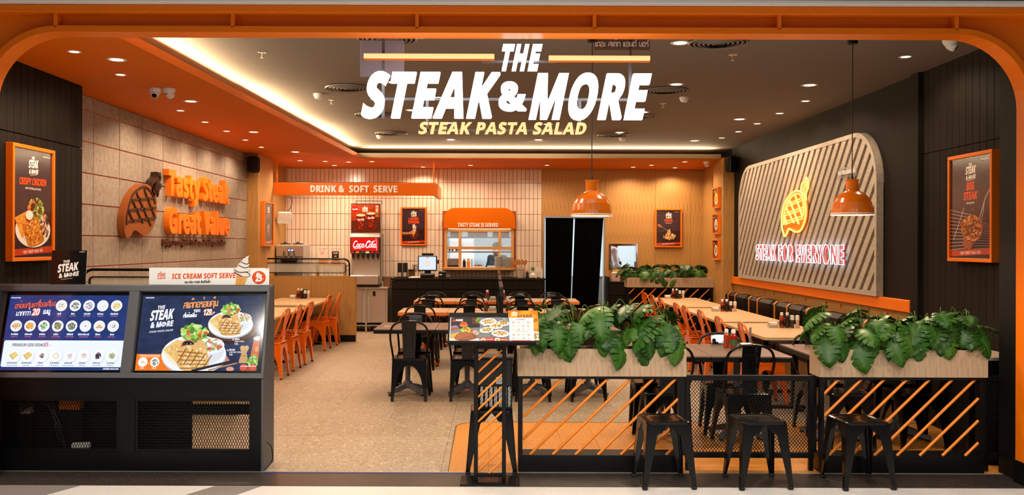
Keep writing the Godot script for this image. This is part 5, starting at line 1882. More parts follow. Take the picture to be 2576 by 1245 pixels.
# ---------------------------------------------------------------- metal chairs and stools
func sheet_leg(sx: float, sz: float, wt: float, dt: float, wb: float, db: float, h: float, arch: float, straight := false) -> MB:
	var shift_top := 0.0
	var shift_bottom := 0.0
	# pressed-sheet leg: two tapering flanges that meet at the corner and sweep into the apron
	var m := MB.new()
	for side in 2:
		var half_t := wt / 2 if side == 0 else dt / 2
		var half_b := wb / 2 if side == 0 else db / 2
		# lateral position measured from the middle (0) to the corner, along the flange; y upwards
		var pts := [Vector2(half_t, h), Vector2(half_b, 0.012), Vector2(half_b - 0.028, 0.012)]
		for i in 8:
			var q := i / 7.0
			var a := q * PI / 2
			if straight:
				var e := half_t - 0.066
				pts.append(Vector2(e - 0.035 * (1.0 - cos(a)), h - arch - 0.035 * (1.0 - sin(a))))
				continue
			var y := lerpf(h * 0.35, h - arch, sin(a))
			var legw := lerpf(0.045, 0.062, q)
			var cx := lerpf(half_b, half_t, y / h) - legw
			pts.append(Vector2(lerpf(cx, 0.0, 1.0 - cos(a)), y))
		pts.append(Vector2(0.0, h))
		var poly := PackedVector2Array(pts)
		var t := Geometry2D.triangulate_polygon(poly)
		var put := func(p: Vector2, inward: float) -> Vector3:
			var f := p.y / h
			if side == 0:
				return Vector3(sx * p.x, p.y, sz * (lerpf(db, dt, f) / 2 - inward) + lerpf(shift_bottom, shift_top, f))
			return Vector3(sx * (lerpf(wb, wt, f) / 2 - inward), p.y, sz * p.x + lerpf(shift_bottom, shift_top, f))
		var o := Vector3(0, h * 0.5, 0)
		for i in range(0, t.size(), 3):
			for inward in [0.0, 0.004]:
				var a: Vector3 = put.call(poly[t[i]], inward)
				var b: Vector3 = put.call(poly[t[i + 1]], inward)
				var c: Vector3 = put.call(poly[t[i + 2]], inward)
				var facing := (b - a).cross(c - a).dot(Vector3(0, 0, sz) if side == 0 else Vector3(sx, 0, 0)) > 0
				if facing == (inward == 0.0):
					m.tri(a, b, c)
				else:
					m.tri(a, c, b)
		for i in poly.size():
			var a2: Vector3 = put.call(poly[i], 0.0)
			var b2: Vector3 = put.call(poly[(i + 1) % poly.size()], 0.0)
			var c2: Vector3 = put.call(poly[(i + 1) % poly.size()], 0.004)
			var d2: Vector3 = put.call(poly[i], 0.004)
			m.quad(a2, b2, c2, d2)
	# rounded outer corner
	m.tube([Vector3(sx * (wb / 2 - 0.007), 0.012, sz * (db / 2 - 0.007) + shift_bottom), Vector3(sx * (wt / 2 - 0.007), h - 0.002, sz * (dt / 2 - 0.007) + shift_top)], 0.008, 8)
	return m


func seat_pan(w: float, d: float, h: float, hole: bool) -> MB:
	# seat with rolled edges, a shallow dish and a hand hole
	var m := MB.new()
	var rings := [[0.0, -0.02], [0.0, -0.006], [0.006, 0.0], [0.022, 0.0], [0.034, -0.005], [0.07, -0.007]]
	var loops := []
	for r in rings:
		var lp := []
		for p in round_rect(w - 2 * r[0], d - 2 * r[0], maxf(0.035 - r[0] * 0.3, 0.012), 4):
			lp.append(Vector3(p.x, h + r[1], -p.y))
		loops.append(lp)
	var cnt: int = loops[0].size()
	for k in loops.size() - 1:
		for i in cnt:
			var j := (i + 1) % cnt
			m.quad(loops[k][i], loops[k][j], loops[k + 1][j], loops[k + 1][i])
	var mid := []
	for i in cnt:
		var a: Vector3 = loops[loops.size() - 1][i]
		mid.append(Vector3(a.x * 0.14, h - 0.0075, a.z * 0.08) if hole else Vector3(0, h - 0.0085, 0))
	for i in cnt:
		var j := (i + 1) % cnt
		m.quad(loops[loops.size() - 1][i], loops[loops.size() - 1][j], mid[j], mid[i])
	# underside
	var under := PackedVector2Array()
	for p in loops[0]:
		under.append(Vector2(p.x, -p.z))
	var keep := m.xf
	m.xf = floor_xf(0.0)
	if not hole:
		m.prism(under, [], h - 0.02, h - 0.012)
	m.xf = keep
	return m


func make_stool(label: String, at: Vector3, turn: float) -> Node3D:
	var t := thing("stool", label, "stool", at, turn, "black metal stools")
	piece(t, "seat", seat_pan(0.305, 0.305, 0.455, true), M.black_gloss)
	for sx in [-1.0, 1.0]:
		for sz in [-1.0, 1.0]:
			var l := piece(t, "leg", sheet_leg(sx, sz, 0.302, 0.302, 0.37, 0.37, 0.44, 0.062, true), M.black_gloss)
			piece(l, "rubber_foot", bxm(Vector3(0.036, 0.02, 0.036), 0.005, Vector3(sx * 0.169, 0.01, sz * 0.169)), M.rubber)
	return t


func make_chair(called: String, label: String, at: Vector3, turn: float, paint: Material, group: String) -> Node3D:
	var t := thing(called, label, "chair", at, turn, group)
	piece(t, "seat", seat_pan(0.37, 0.37, 0.45, false), paint)
	for sx in [-1.0, 1.0]:
		for sz in [-1.0, 1.0]:
			var l := piece(t, "leg", sheet_leg(sx, sz, 0.355, 0.355, 0.43 if sz > 0 else 0.38, 0.42, 0.44, 0.06), paint)
			piece(l, "rubber_foot", bxm(Vector3(0.032, 0.02, 0.032), 0.005, Vector3(sx * (0.2 if sz > 0 else 0.175), 0.01, sz * 0.195)), M.rubber)
	var hoop := MB.new()
	var path := [Vector3(-0.178, 0.44, -0.06), Vector3(-0.186, 0.52, -0.10), Vector3(-0.2, 0.64, -0.155), Vector3(-0.196, 0.73, -0.19), Vector3(-0.165, 0.80, -0.212), Vector3(-0.10, 0.838, -0.224), Vector3(0, 0.848, -0.228), Vector3(0.10, 0.838, -0.224), Vector3(0.165, 0.80, -0.212), Vector3(0.196, 0.73, -0.19), Vector3(0.2, 0.64, -0.155), Vector3(0.186, 0.52, -0.10), Vector3(0.178, 0.44, -0.06)]
	hoop.tube(spline(path, 3), 0.0115, 7)
	piece(t, "back_frame", hoop, paint)
	# splat: a gently bent panel with a pressed groove
	var sp := MB.new()
	var prof := [[0.44, -0.172, 0.062], [0.55, -0.178, 0.066], [0.66, -0.192, 0.07], [0.76, -0.212, 0.075], [0.846, -0.234, 0.078]]
	for i in 4:
		var a: Array = prof[i]
		var b: Array = prof[i + 1]
		for f in [[0.004, 1.0], [-0.004, -1.0]]:
			var q := [Vector3(-a[2], a[0], a[1] + f[0]), Vector3(a[2], a[0], a[1] + f[0]), Vector3(b[2], b[0], b[1] + f[0]), Vector3(-b[2], b[0], b[1] + f[0])]
			if f[1] > 0:
				sp.quad(q[0], q[1], q[2], q[3])
			else:
				sp.quad(q[3], q[2], q[1], q[0])
		for s in [-1.0, 1.0]:
			sp.quad_out(Vector3(s * a[2], a[0], a[1] + 0.004), Vector3(s * a[2], a[0], a[1] - 0.004), Vector3(s * b[2], b[0], b[1] - 0.004), Vector3(s * b[2], b[0], b[1] + 0.004), Vector3(0, a[0], a[1]))
	sp.box(Vector3(0, 0.846, -0.234), Vector3(0.156, 0.006, 0.01))
	var spl := piece(t, "splat", sp, paint)
	var gr := MB.new()
	for s in [-1.0, 1.0]:
		for z in [-0.0055, 0.0055]:
			gr.tube([Vector3(s * 0.036, 0.52, -0.177 + z), Vector3(s * 0.038, 0.66, -0.192 + z), Vector3(s * 0.041, 0.77, -0.214 + z)], 0.0028, 5)
	for z in [-0.0055, 0.0055]:
		gr.tube([Vector3(-0.041, 0.77, -0.214 + z), Vector3(0.041, 0.77, -0.214 + z)], 0.0028, 5)
	piece(spl, "pressed_bead", gr, paint)
	return t


func wall_table(label: String, x0: float, x1: float, d0: float, d1: float, group: String) -> void:
	var t := thing("wood_table", label, "table", V((x0 + x1) / 2, 0, (d0 + d1) / 2), 0.0, group)
	var L := d1 - d0
	var w := x1 - x0
	var top := MB.new()
	top.xf = floor_xf(0)
	top.prism(round_rect(w, L, 0.03, 4), [], 0.722, 0.75)
	piece(t, "table_top", top, M.table_wood)
	for z in [-L / 2 + 0.3, L / 2 - 0.3]:
		var lg := MB.new()
		lg.box(Vector3(0, 0.36, z), Vector3(0.06, 0.70, 0.06), 0.004)
		lg.box(Vector3(0, 0.71, z), Vector3(0.5, 0.02, 0.06), 0.002)
		var p := piece(t, "leg", lg, M.black_metal)
		var ft := MB.new()
		ft.box(Vector3(0, 0.015, z), Vector3(0.56, 0.03, 0.07), 0.006)
		ft.box(Vector3(0, 0.014, z), Vector3(0.07, 0.028, 0.4), 0.006)
		piece(p, "foot", ft, M.black_metal)


func pedestal_table(label: String, x0: float, x1: float, d0: float, d1: float, style: int, group: String) -> void:
	var t := thing("cafe_table", label, "table", V((x0 + x1) / 2, 0, (d0 + d1) / 2), 0.0, group)
	var w := x1 - x0
	var L := d1 - d0
	piece(t, "table_top", bxm(Vector3(w, 0.012, L), 0.002, Vector3(0, 0.744, 0)), M.table_dark if style == 1 else M.table_wood_x)
	piece(t, "edge_band", bxm(Vector3(w, 0.036, L), 0.003, Vector3(0, 0.72, 0)), M.black_metal if style == 1 else M.orange_edge)
	var paint: Material = M.cast_grey if style == 1 else M.orange_gloss
	var col := MB.new()
	col.lathe([Vector2(0.03, 0.09), Vector2(0.028, 0.12), Vector2(0.028, 0.69), Vector2(0.05, 0.70)], 16)
	piece(t, "column", col, paint)
	var pl := MB.new()
	pl.box(Vector3(0, 0.705, 0), Vector3(0.36, 0.012, 0.36), 0.002)
	piece(t, "top_plate", pl, M.black_metal)
	var bs := MB.new()
	bs.lathe([Vector2(0.05, 0.08), Vector2(0.05, 0.13), Vector2(0.036, 0.14), Vector2(0.0, 0.14)], 16)
	for i in 4:
		bs.xf = Transform3D(Basis(Vector3.UP, PI / 4 + PI / 2 * i), Vector3.ZERO)
		bs.xf = bs.xf * Transform3D(Basis(Vector3(0, 0, 1), Vector3(0, 1, 0), Vector3(-1, 0, 0)), Vector3.ZERO)
		bs.prism(PackedVector2Array([Vector2(0.02, 0.06), Vector2(0.24, 0.02), Vector2(0.27, 0.02), Vector2(0.27, 0.045), Vector2(0.14, 0.09), Vector2(0.02, 0.12)]), [], -0.018, 0.018)
	piece(t, "base", bs, paint)
	var i := 0
	for a in [PI / 4, 3 * PI / 4, 5 * PI / 4, 7 * PI / 4]:
		piece(t, "glide", bxm(Vector3(0.03, 0.02, 0.03), 0.004, Vector3(sin(a) * 0.25, 0.01, cos(a) * 0.25)), M.rubber)
		i += 1


func fluted_panel(t: Node3D, w: float, y0: float, y1: float, r: float, bars: bool) -> void:  # rounded frame with a reeded pane, in its own x-y plane
	var h := y1 - y0
	var out := round_rect(w, h, r, 6)
	var inner := round_rect(w - 0.024, h - 0.024, maxf(r - 0.012, 0.01), 6)
	var m := MB.new()
	m.xf = Transform3D(Basis.IDENTITY, Vector3(0, (y0 + y1) / 2, 0))
	m.prism(out, [inner], -0.014, 0.014)
	piece(t, "pane_frame", m, M.black_metal)
	var g := MB.new()
	g.xf = m.xf
	var x := -w / 2 + 0.02
	while x < w / 2 - 0.02:
		var hh := h - 0.03
		var e := maxf(0.0, absf(x + 0.006) - (w / 2 - r))
		if e > 0.0:
			hh -= 2 * (r - sqrt(maxf(r * r - e * e, 0.0)))
		g.box(Vector3(x + 0.006, 0, 0), Vector3(0.0118, hh, 0.008), 0.003)
		x += 0.0125
	var p := piece(t, "reeded_pane", g, M.reeded_glass)
	p.set_meta("kind", "stuff")


func build_seating() -> void:
	# stools in front of the planters
	var s := make_stool("black metal stool in front of the left planter's right end", V(1.18, 0, 6.18), 0.06)
	copy_of(s, "black metal stool in front of the wire mesh gate", V(1.835, 0, 6.18), 0.07)
	copy_of(s, "black metal stool in front of the right planter", V(2.535, 0, 6.18), 0.08)
	copy_of(s, "black metal stool behind the menu stand, carrying a black basket", V(-0.02, 0, 6.56), 0.0)
	# black chairs
	var first: Node3D
	var rows := [["front", 9.52, 10.11, [-0.905, -0.28, 0.4, 1.01]], ["middle", 11.82, 12.61, [-0.978, -0.335, 0.38, 0.92]], ["back", 14.08, 14.68, [-1.01, -0.35, 0.40, 0.95]]]
	for r in rows:
		for side in 2:
			for i in 4:
				var lb := "black metal chair, %s side of the %s cafe table row, %s from left" % [["near", "far"][side], r[0], ORD[i]]
				var at := V(r[3][i] + rng.randf_range(-0.012, 0.012), 0, r[1 + side])
				var turn: float = (PI if side == 0 else 0.0) + rng.randf_range(-0.05, 0.05)
				if first == null:
					first = make_chair("black_chair", lb, at, turn, M.black_gloss, "black metal chairs")
				else:
					copy_of(first, lb, at, turn)
	for q in [[1.42, 7.38, PI, "near side of the tables behind the left planter"], [2.07, 7.38, PI, "near side of the dark table behind the wire mesh gate"], [1.42, 7.93, 0.0, "far side of the tables behind the left planter"], [2.05, 7.91, 0.0, "far side of the dark table behind the wire mesh gate"], [2.92, 7.40, PI, "near side of the table behind the right planter, left one"], [3.5, 7.40, PI, "near side of the table behind the right planter, right one"], [2.92, 7.9, 0.0, "far side of the table behind the right planter, left one"], [3.5, 7.9, 0.0, "far side of the table behind the right planter, right one"]]:
		copy_of(first, "black metal chair on the " + q[3], V(q[0], 0, q[1]), q[2] + rng.randf_range(-0.06, 0.06))
	# orange chairs
	var oc: Node3D
	var k := 0
	for d in [9.5, 10.97, 11.68, 12.3, 13.88, 14.6]:
		var lb := "glossy orange metal chair at the left wall tables, %s from the front" % ORD[k]
		if oc == null:
			oc = make_chair("orange_chair", lb, V(-2.79, 0, d), -PI / 2, M.orange_gloss, "orange metal chairs")
		else:
			copy_of(oc, lb, V(-2.79 + rng.randf_range(-0.02, 0.02), 0, d), -PI / 2 + rng.randf_range(-0.12, 0.12))
		k += 1
	k = 0
	for d in [9.25, 9.99, 10.98, 11.76, 12.32, 13.54, 14.18, 14.94]:
		copy_of(oc, "glossy orange metal chair at the right wall tables, %s from the front" % ORD[k], V(2.75 + (0.05 if k == 0 else rng.randf_range(-0.02, 0.02)), 0, d), PI / 2 + rng.randf_range(-0.1, 0.1))
		k += 1
	# tables
	wall_table("pale wooden table by the left wall, nearer one", -3.58, -2.69, 10.85, 12.63, "left wall tables")
	wall_table("pale wooden table by the left wall, farther one beside the wooden partition", -3.58, -2.69, 13.12, 14.88, "left wall tables")
	wall_table("pale wooden table by the black bench, nearest one", 2.66, 3.45, 8.72, 10.3, "right wall tables")
	wall_table("pale wooden table by the black bench, middle one", 2.66, 3.45, 10.5, 12.7, "right wall tables")
	wall_table("pale wooden table by the black bench, farthest one", 2.66, 3.45, 13.0, 15.2, "right wall tables")
	for r in [["front", 9.43, 10.24, 1], ["middle", 11.79, 12.59, 0], ["back", 14.08, 14.9, 0]]:
		var i := 0
		for x in [[-1.29, -0.635], [-0.63, 0.025], [0.115, 0.73], [0.735, 1.35]]:
			pedestal_table("small %s cafe table in the %s row, %s from the left" % ["dark topped" if r[3] == 1 else "orange edged", r[0], ORD[i]], x[0], x[1], r[1], r[2], r[3], "cafe tables in rows")
			i += 1
	var i2 := 0
	for x in [[1.12, 1.77], [1.775, 2.43], [2.62, 3.2], [3.205, 3.79]]:
		pedestal_table("small dark topped cafe table behind the front planters, %s from the left" % ORD[i2], x[0], x[1], 7.23, 8.14, 1, "cafe tables behind the planters")
		i2 += 1
	# dividers between the left and right tables
	var n := 0
	for r in [[9.33, 10.8], [11.3, 13.2], [13.6, 15.2]]:
		var t := thing("table_divider", "black framed reeded glass divider between cafe tables, %s" % ["nearest of three", "middle of three", "farthest of three"][n], "divider", V(0.069, 0, (r[0] + r[1]) / 2), PI / 2, "dividers between the tables")
		var w: float = r[1] - r[0]
		var m := MB.new()
		m.xf = Transform3D(Basis.IDENTITY, Vector3(0, 0.995, 0))
		m.prism(round_rect(w, 0.43, 0.1, 6), [round_rect(w - 0.07, 0.36, 0.065, 6)], -0.021, 0.021)
		piece(t, "outer_frame", m, M.black_metal)
		fluted_panel(t, w - 0.08, 0.82, 1.17, 0.06, false)
		for x in [-w / 2 + 0.25, w / 2 - 0.25]:
			piece(t, "post", bxm(Vector3(0.035, 0.8, 0.035), 0.002, Vector3(x, 0.4, 0)), M.black_metal)
			piece(t, "floor_plate", bxm(Vector3(0.12, 0.01, 0.08), 0.002, Vector3(x, 0.005, 0)), M.black_metal)
		n += 1


func build_banquette() -> void:
	# right bench
	var b := thing("bench", "long black bench seat with wooden base along the right wall", "bench", V(3.72, 0, 11.6))
	piece(b, "base", bxm(Vector3(0.5, 0.34, 6.1), 0.004, Vector3(0.05, 0.17, 0)), M.oak_b)
	var z := -3.03
	for i in 5:
		piece(b, "seat_cushion", bxm(Vector3(0.50, 0.11, 1.20), 0.03, Vector3(0.0, 0.395, z + 0.605 + i * 1.212)), M.leather)
	var ss := [[13.99, 14.4], [12.8, 13.22], [11.5, 12.01], [10.32, 10.78], [9.1, 9.56]]
	for i in 5:
		var c := thing("back_cushion", "black padded back cushion with two orange straps above the bench, %s from the back" % ORD[i], "cushion", V(3.9, 0.46, 14.02 - i * 1.222), 0.0, "back cushions of the bench")
		piece(c, "pad", bxm(Vector3(0.19, 0.43, 1.21), 0.05, Vector3(-0.01, 0.22, 0)), M.leather)
		for d in ss[i]:
			var zz: float = (14.02 - i * 1.222) - d
			var st := MB.new()
			var pr := [Vector2(0.09, 0.36), Vector2(0.088, 0.4), Vector2(0.05, 0.439), Vector2(-0.065, 0.439), Vector2(-0.106, 0.40), Vector2(-0.109, 0.05)]
			for j in pr.size() - 1:
				st.bar(Vector3(pr[j].x, pr[j].y, zz), Vector3(pr[j + 1].x, pr[j + 1].y, zz), 0.04, 0.006)
			var p := piece(c, "strap", st, M.orange_rod)
			piece(p, "hook", bxm(Vector3(0.02, 0.04, 0.022), 0.004, Vector3(0.126, 0.50, zz)), M.orange_rod)
	# left bench, behind the tables
	var lb := thing("bench", "black bench seat along the left concrete wall behind the tables", "bench", V(-3.8, 0, 12.2))
	piece(lb, "base", bxm(Vector3(0.44, 0.34, 4.4), 0.004, Vector3(-0.02, 0.17, 0)), M.oak_b)
	piece(lb, "seat_cushion", bxm(Vector3(0.46, 0.11, 4.4), 0.03, Vector3(0, 0.395, 0)), M.leather)
	piece(lb, "back_cushion", bxm(Vector3(0.1, 0.4, 4.4), 0.03, Vector3(-0.18, 0.66, 0)), M.leather)
	# wooden partition with a reeded glass screen on top
	var wp := thing("partition", "low wooden partition in front of the drink station", "partition", V(-3.105, 0, 14.97))
	for x in [-0.5, 0.253]:
		piece(wp, "panel", bxm(Vector3(0.75, 0.995, 0.03), 0.001, Vector3(x + 0.12 , 0.6125, -0.015)), M.oak if x < 0 else M.oak_b)
	piece(wp, "core", bxm(Vector3(1.505, 1.10, 0.09), 0.0, Vector3(0.0, 0.555, -0.08)), M.oak_b)
	piece(wp, "kick_board", bxm(Vector3(1.5, 0.11, 0.02), 0.001, Vector3(0.002, 0.055, -0.012)), M.black_matte)
	reed_screen("reeded glass screen in a black tube frame on the wooden partition", V(-3.105 - 0.11, 1.11, 15.05), 1.49)
	var wq := thing("partition", "low dark partition behind the menu counter at the left", "partition", V(-3.25, 0, 8.6))
	piece(wq, "panel", bxm(Vector3(1.5, 1.11, 0.06), 0.003, Vector3(0, 0.555, 0)), M.oak)
	piece(wq, "kick_board", bxm(Vector3(1.51, 0.1, 0.07), 0.002, Vector3(0, 0.05, 0)), M.black_matte)
	reed_screen("reeded glass screen in a black tube frame behind the menu counter", V(-3.25, 1.11, 8.6), 1.5)


func reed_screen(label: String, at: Vector3, w: float) -> void:
	var t := thing("reeded_screen", label, "screen divider", at, 0.0, "reeded glass screens")
	var h := 0.29
	var r := 0.1
	var path := [Vector3(-w / 2, 0, 0)]
	for i in 7:
		var a := PI - PI / 2 * i / 6.0
		path.append(Vector3(-w / 2 + r + cos(a) * r, h - r + sin(a) * r, 0))
	for i in 7:
		var a := PI / 2 - PI / 2 * i / 6.0
		path.append(Vector3(w / 2 - r + cos(a) * r, h - r + sin(a) * r, 0))
	path.append(Vector3(w / 2, 0, 0))
	var m := MB.new()
	m.tube(path, 0.014, 10)
	piece(t, "tube_frame", m, M.black_metal)
	fluted_panel(t, w - 0.12, 0.045, 0.225, 0.04, true)
	for x in [-w / 2 + 0.03, w / 2 - 0.03]:
		for y in [0.1, 0.17]:
			piece(t, "pin", bxm(Vector3(0.07, 0.006, 0.006), 0.0, Vector3(x, y, 0)), M.black_metal)


# ---------------------------------------------------------------- drink station and counter at the back
func script_words(p: Print, x: float, y: float, s: float, col: Color) -> void:  # flowing soft-drink lettering, s = height of the capital
	var a := func(q: Array) -> Array: return spline(q.map(func(v): return Vector2(x, y) + v * s), 6)
	var w := s * 0.15
	var n := s * 0.075
	# C o c a
	p.stroke(a.call([Vector2(0.62, -0.86), Vector2(0.5, -0.98), Vector2(0.25, -0.8), Vector2(0.08, -0.35), Vector2(0.14, 0.02), Vector2(0.36, 0.02), Vector2(0.52, -0.16)]), w, col)
	p.stroke(a.call([Vector2(0.14, 0.0), Vector2(0.3, 0.22), Vector2(0.9, 0.16), Vector2(1.25, 0.18)]), n, col)
	for q in [[0.62, 0.0], [1.0, 1.0], [1.36, 2.0]]:
		var bx: float = q[0]
		p.stroke(a.call([Vector2(bx + 0.27, -0.48), Vector2(bx + 0.12, -0.5), Vector2(bx, -0.22), Vector2(bx + 0.06, 0.0), Vector2(bx + 0.2, -0.02), Vector2(bx + 0.3, -0.2)]), w * 0.85, col)
		if q[1] != 1.0:
			p.stroke(a.call([Vector2(bx + 0.12, -0.5), Vector2(bx + 0.3, -0.4), Vector2(bx + 0.27, -0.12), Vector2(bx + 0.18, -0.02)]), w * 0.7, col)
		if q[1] == 2.0:
			p.stroke(a.call([Vector2(bx + 0.36, -0.5), Vector2(bx + 0.28, -0.1), Vector2(bx + 0.38, 0.0), Vector2(bx + 0.46, -0.1)]), w * 0.75, col)
	p.stroke([Vector2(x, y) + Vector2(1.86, -0.26) * s, Vector2(x, y) + Vector2(2.02, -0.3) * s], w * 0.7, col)
	# C o l a
	p.stroke(a.call([Vector2(2.62, -0.74), Vector2(2.55, -0.98), Vector2(2.3, -0.85), Vector2(2.08, -0.35), Vector2(2.14, 0.02), Vector2(2.36, 0.02), Vector2(2.5, -0.16)]), w, col)
	p.stroke(a.call([Vector2(2.3, -0.7), Vector2(2.6, -1.0), Vector2(3.0, -0.8), Vector2(3.5, -1.02)]), n * 1.2, col)
	for q in [[2.6, 0.0], [3.22, 2.0]]:
		var bx: float = q[0]
		p.stroke(a.call([Vector2(bx + 0.27, -0.48), Vector2(bx + 0.12, -0.5), Vector2(bx, -0.22), Vector2(bx + 0.06, 0.0), Vector2(bx + 0.2, -0.02), Vector2(bx + 0.3, -0.2)]), w * 0.85, col)
		p.stroke(a.call([Vector2(bx + 0.12, -0.5), Vector2(bx + 0.3, -0.4), Vector2(bx + 0.27, -0.12), Vector2(bx + 0.18, -0.02)]), w * 0.7, col)
		if q[1] == 2.0:
			p.stroke(a.call([Vector2(bx + 0.36, -0.5), Vector2(bx + 0.28, -0.1), Vector2(bx + 0.38, 0.0), Vector2(bx + 0.5, -0.1)]), w * 0.75, col)
	p.stroke(a.call([Vector2(2.96, -0.2), Vector2(3.16, -0.75), Vector2(3.22, -0.95), Vector2(3.08, -0.7), Vector2(2.98, -0.1), Vector2(3.1, 0.0), Vector2(3.2, -0.12)]), w * 0.75, col)


func flat(parent: Node, called: String, w: float, h: float, o: Vector3, m: Material, turn := 0.0) -> MeshInstance3D:
	var q := MB.new()
	q.quad(Vector3(-w / 2, -h / 2, 0), Vector3(w / 2, -h / 2, 0), Vector3(w / 2, h / 2, 0), Vector3(-w / 2, h / 2, 0))
	return piece(parent, called, q, m, Transform3D(Basis(Vector3.UP, turn), o))


func build_back_counter() -> void:
	# dark counter
	var t := thing("service_counter", "long dark wooden service counter with drawers under the pass window", "counter", V(-0.49, 0, 16.4))
	piece(t, "body", bxm(Vector3(2.84, 0.97, 0.73), 0.0, Vector3(0, 0.485, -0.39)), M.dark_gap)
	piece(t, "worktop", bxm(Vector3(2.86, 0.035, 0.78), 0.003, Vector3(0, 1.005, -0.38)), M.dark_plank_b)
	var xs := [-1.914, -1.443, -0.965, -0.493, -0.015, 0.464, 0.935]
	for i in 6:
		var w: float = xs[i + 1] - xs[i]
		var cx: float = (xs[i] + xs[i + 1]) / 2 + 0.49
		piece(t, "drawer", bxm(Vector3(w - 0.006, 0.155, 0.02), 0.002, Vector3(cx, 0.905, -0.01)), M.dark_plank)
		piece(t, "door", bxm(Vector3(w - 0.006, 0.69, 0.02), 0.002, Vector3(cx, 0.455, -0.01)), M.dark_plank_b)
	piece(t, "kick_board", bxm(Vector3(2.84, 0.1, 0.02), 0.0, Vector3(0, 0.05, -0.04)), M.black_matte)
	# drink counter and steel cabinet
	var dc := thing("drink_counter", "counter of the drink station behind the wooden partition", "counter", V(-3.5, 0, 16.75))
	piece(dc, "body", bxm(Vector3(1.08, 0.86, 0.85), 0.0, Vector3(0, 0.43, 0)), M.oak_b)
	piece(dc, "worktop", bxm(Vector3(1.1, 0.04, 0.88), 0.003, Vector3(0, 0.88, 0)), M.dark_plank)
	var sc := thing("steel_cabinet", "low stainless steel cabinet under the cola dispenser", "cabinet", V(-2.47, 0, 16.93))
	piece(sc, "worktop", bxm(Vector3(0.94, 0.035, 0.56), 0.004, Vector3(0, 0.828, 0)), M.steel)
	piece(sc, "body", bxm(Vector3(0.9, 0.64, 0.5), 0.002, Vector3(0, 0.49, -0.01)), M.steel_dull)
	piece(sc, "door", bxm(Vector3(0.4, 0.62, 0.02), 0.004, Vector3(-0.22, 0.49, 0.25)), M.steel)
	var dr := piece(sc, "door", bxm(Vector3(0.30, 0.62, 0.02), 0.004, Vector3(0.27, 0.49, 0.25)), M.steel)
	piece(dr, "latch", bxm(Vector3(0.05, 0.09, 0.02), 0.004, Vector3(0.2, 0.72, 0.262)), M.black_plastic)
	piece(sc, "lower_shelf", bxm(Vector3(0.88, 0.02, 0.48), 0.0, Vector3(0, 0.12, 0)), M.steel_dull)
	for x in [-0.44, 0.05, 0.44]:
		for z in [-0.24, 0.25]:
			piece(sc, "leg", bxm(Vector3(0.035, 0.82, 0.035), 0.003, Vector3(x, 0.41, z)), M.steel)
	# cola dispenser
	var cd := thing("drink_dispenser", "red and steel soft drink dispenser with a tall lit menu board", "dispenser", V(-2.463, 0.845, 16.9))
	piece(cd, "base_box", bxm(Vector3(0.56, 0.05, 0.5), 0.006, Vector3(0, 0.025, 0.02)), M.black_plastic)
	piece(cd, "drip_tray", bxm(Vector3(0.56, 0.17, 0.52), 0.01, Vector3(0, 0.135, 0.04)), M.steel)
	var grid := MB.new()
	for i in 16:
		grid.box(Vector3(-0.255 + i * 0.034, 0.226, 0.2), Vector3(0.01, 0.006, 0.18))
	piece(cd, "drip_grid", grid, M.chrome)
	piece(cd, "splash_plate", bxm(Vector3(0.54, 0.46, 0.03), 0.003, Vector3(0, 0.45, -0.04)), M.steel)
	piece(cd, "tower", bxm(Vector3(0.56, 1.0, 0.2), 0.008, Vector3(0, 0.72, -0.15)), M.steel_dull)
	for i in 6:
		var x := -0.235 + i * 0.094
		var nz := MB.new()
		nz.lathe([Vector2(0.012, 0.0), Vector2(0.02, 0.02), Vector2(0.022, 0.07), Vector2(0.03, 0.08), Vector2(0.03, 0.1)], 12, Vector3(x, 0.54, 0.07))
		var v := piece(cd, "valve", nz, M.black_plastic)
		piece(v, "flavour_tag", bxm(Vector3(0.07, 0.06, 0.01), 0.003, Vector3(x, 0.665, 0.115)), [M.crate_red, M.yellow, M.green_label, M.white_plastic, M.crate_red, M.orange_sauce][i])
		piece(v, "lever", bxm(Vector3(0.014, 0.09, 0.01), 0.002, Vector3(x, 0.55, 0.035)), M.black_plastic)
	piece(cd, "valve_block", bxm(Vector3(0.56, 0.07, 0.2), 0.01, Vector3(0, 0.665, 0.01)), M.black_plastic)
	var p := Print.new(560, 260, Color(0.86, 0.07, 0.05), self)
	script_words(p, 40, 190, 128, Color(1, 1, 1))
	p.stroke(spline([Vector2(505, 5), Vector2(522, 130), Vector2(515, 255)], 6), 7, Color(1, 0.9, 0.9))
	piece(cd, "panel_case", bxm(Vector3(0.56, 0.27, 0.2), 0.012, Vector3(0, 0.805, 0.03)), M.black_plastic)
	flat(cd, "lit_sign_panel", 0.52, 0.245, Vector3(0, 0.805, 0.1315), print_mat("cola_panel", p, 0.2, 1.15))
	var cur := MB.new()
	cur.xf = Transform3D(Basis(Vector3(0, 0, 1), Vector3(0, 1, 0), Vector3(-1, 0, 0)), Vector3.ZERO)
	cur.prism(PackedVector2Array([Vector2(-0.1, 0.94), Vector2(0.13, 0.94), Vector2(0.125, 0.975), Vector2(0.1, 1.0), Vector2(0.05, 1.02), Vector2(-0.1, 1.025)]), [], -0.28, 0.28)
	piece(cd, "curved_canopy", cur, M.steel)
	var mb := Print.new(560, 560, Color(0.30, 0.11, 0.05), self)
	mb.poly([PackedVector2Array([Vector2(0, 0), Vector2(560, 0), Vector2(560, 250), Vector2(0, 330)])], Color(0.55, 0.19, 0.05))
	mb.mottle(0.25, 0.01)
	mb.oval(75, 95, 70, 62, Color(0.85, 0.06, 0.06))
	script_words(mb, 22, 108, 28, Color(1, 1, 1))
	mb.text("x", 152, 112, 18, Color(1, 0.9, 0.85))
	brand(mb, 265, 110, 46, Color(1, 0.95, 0.9), Color(0.5, 0.15, 0.05), -0.05)
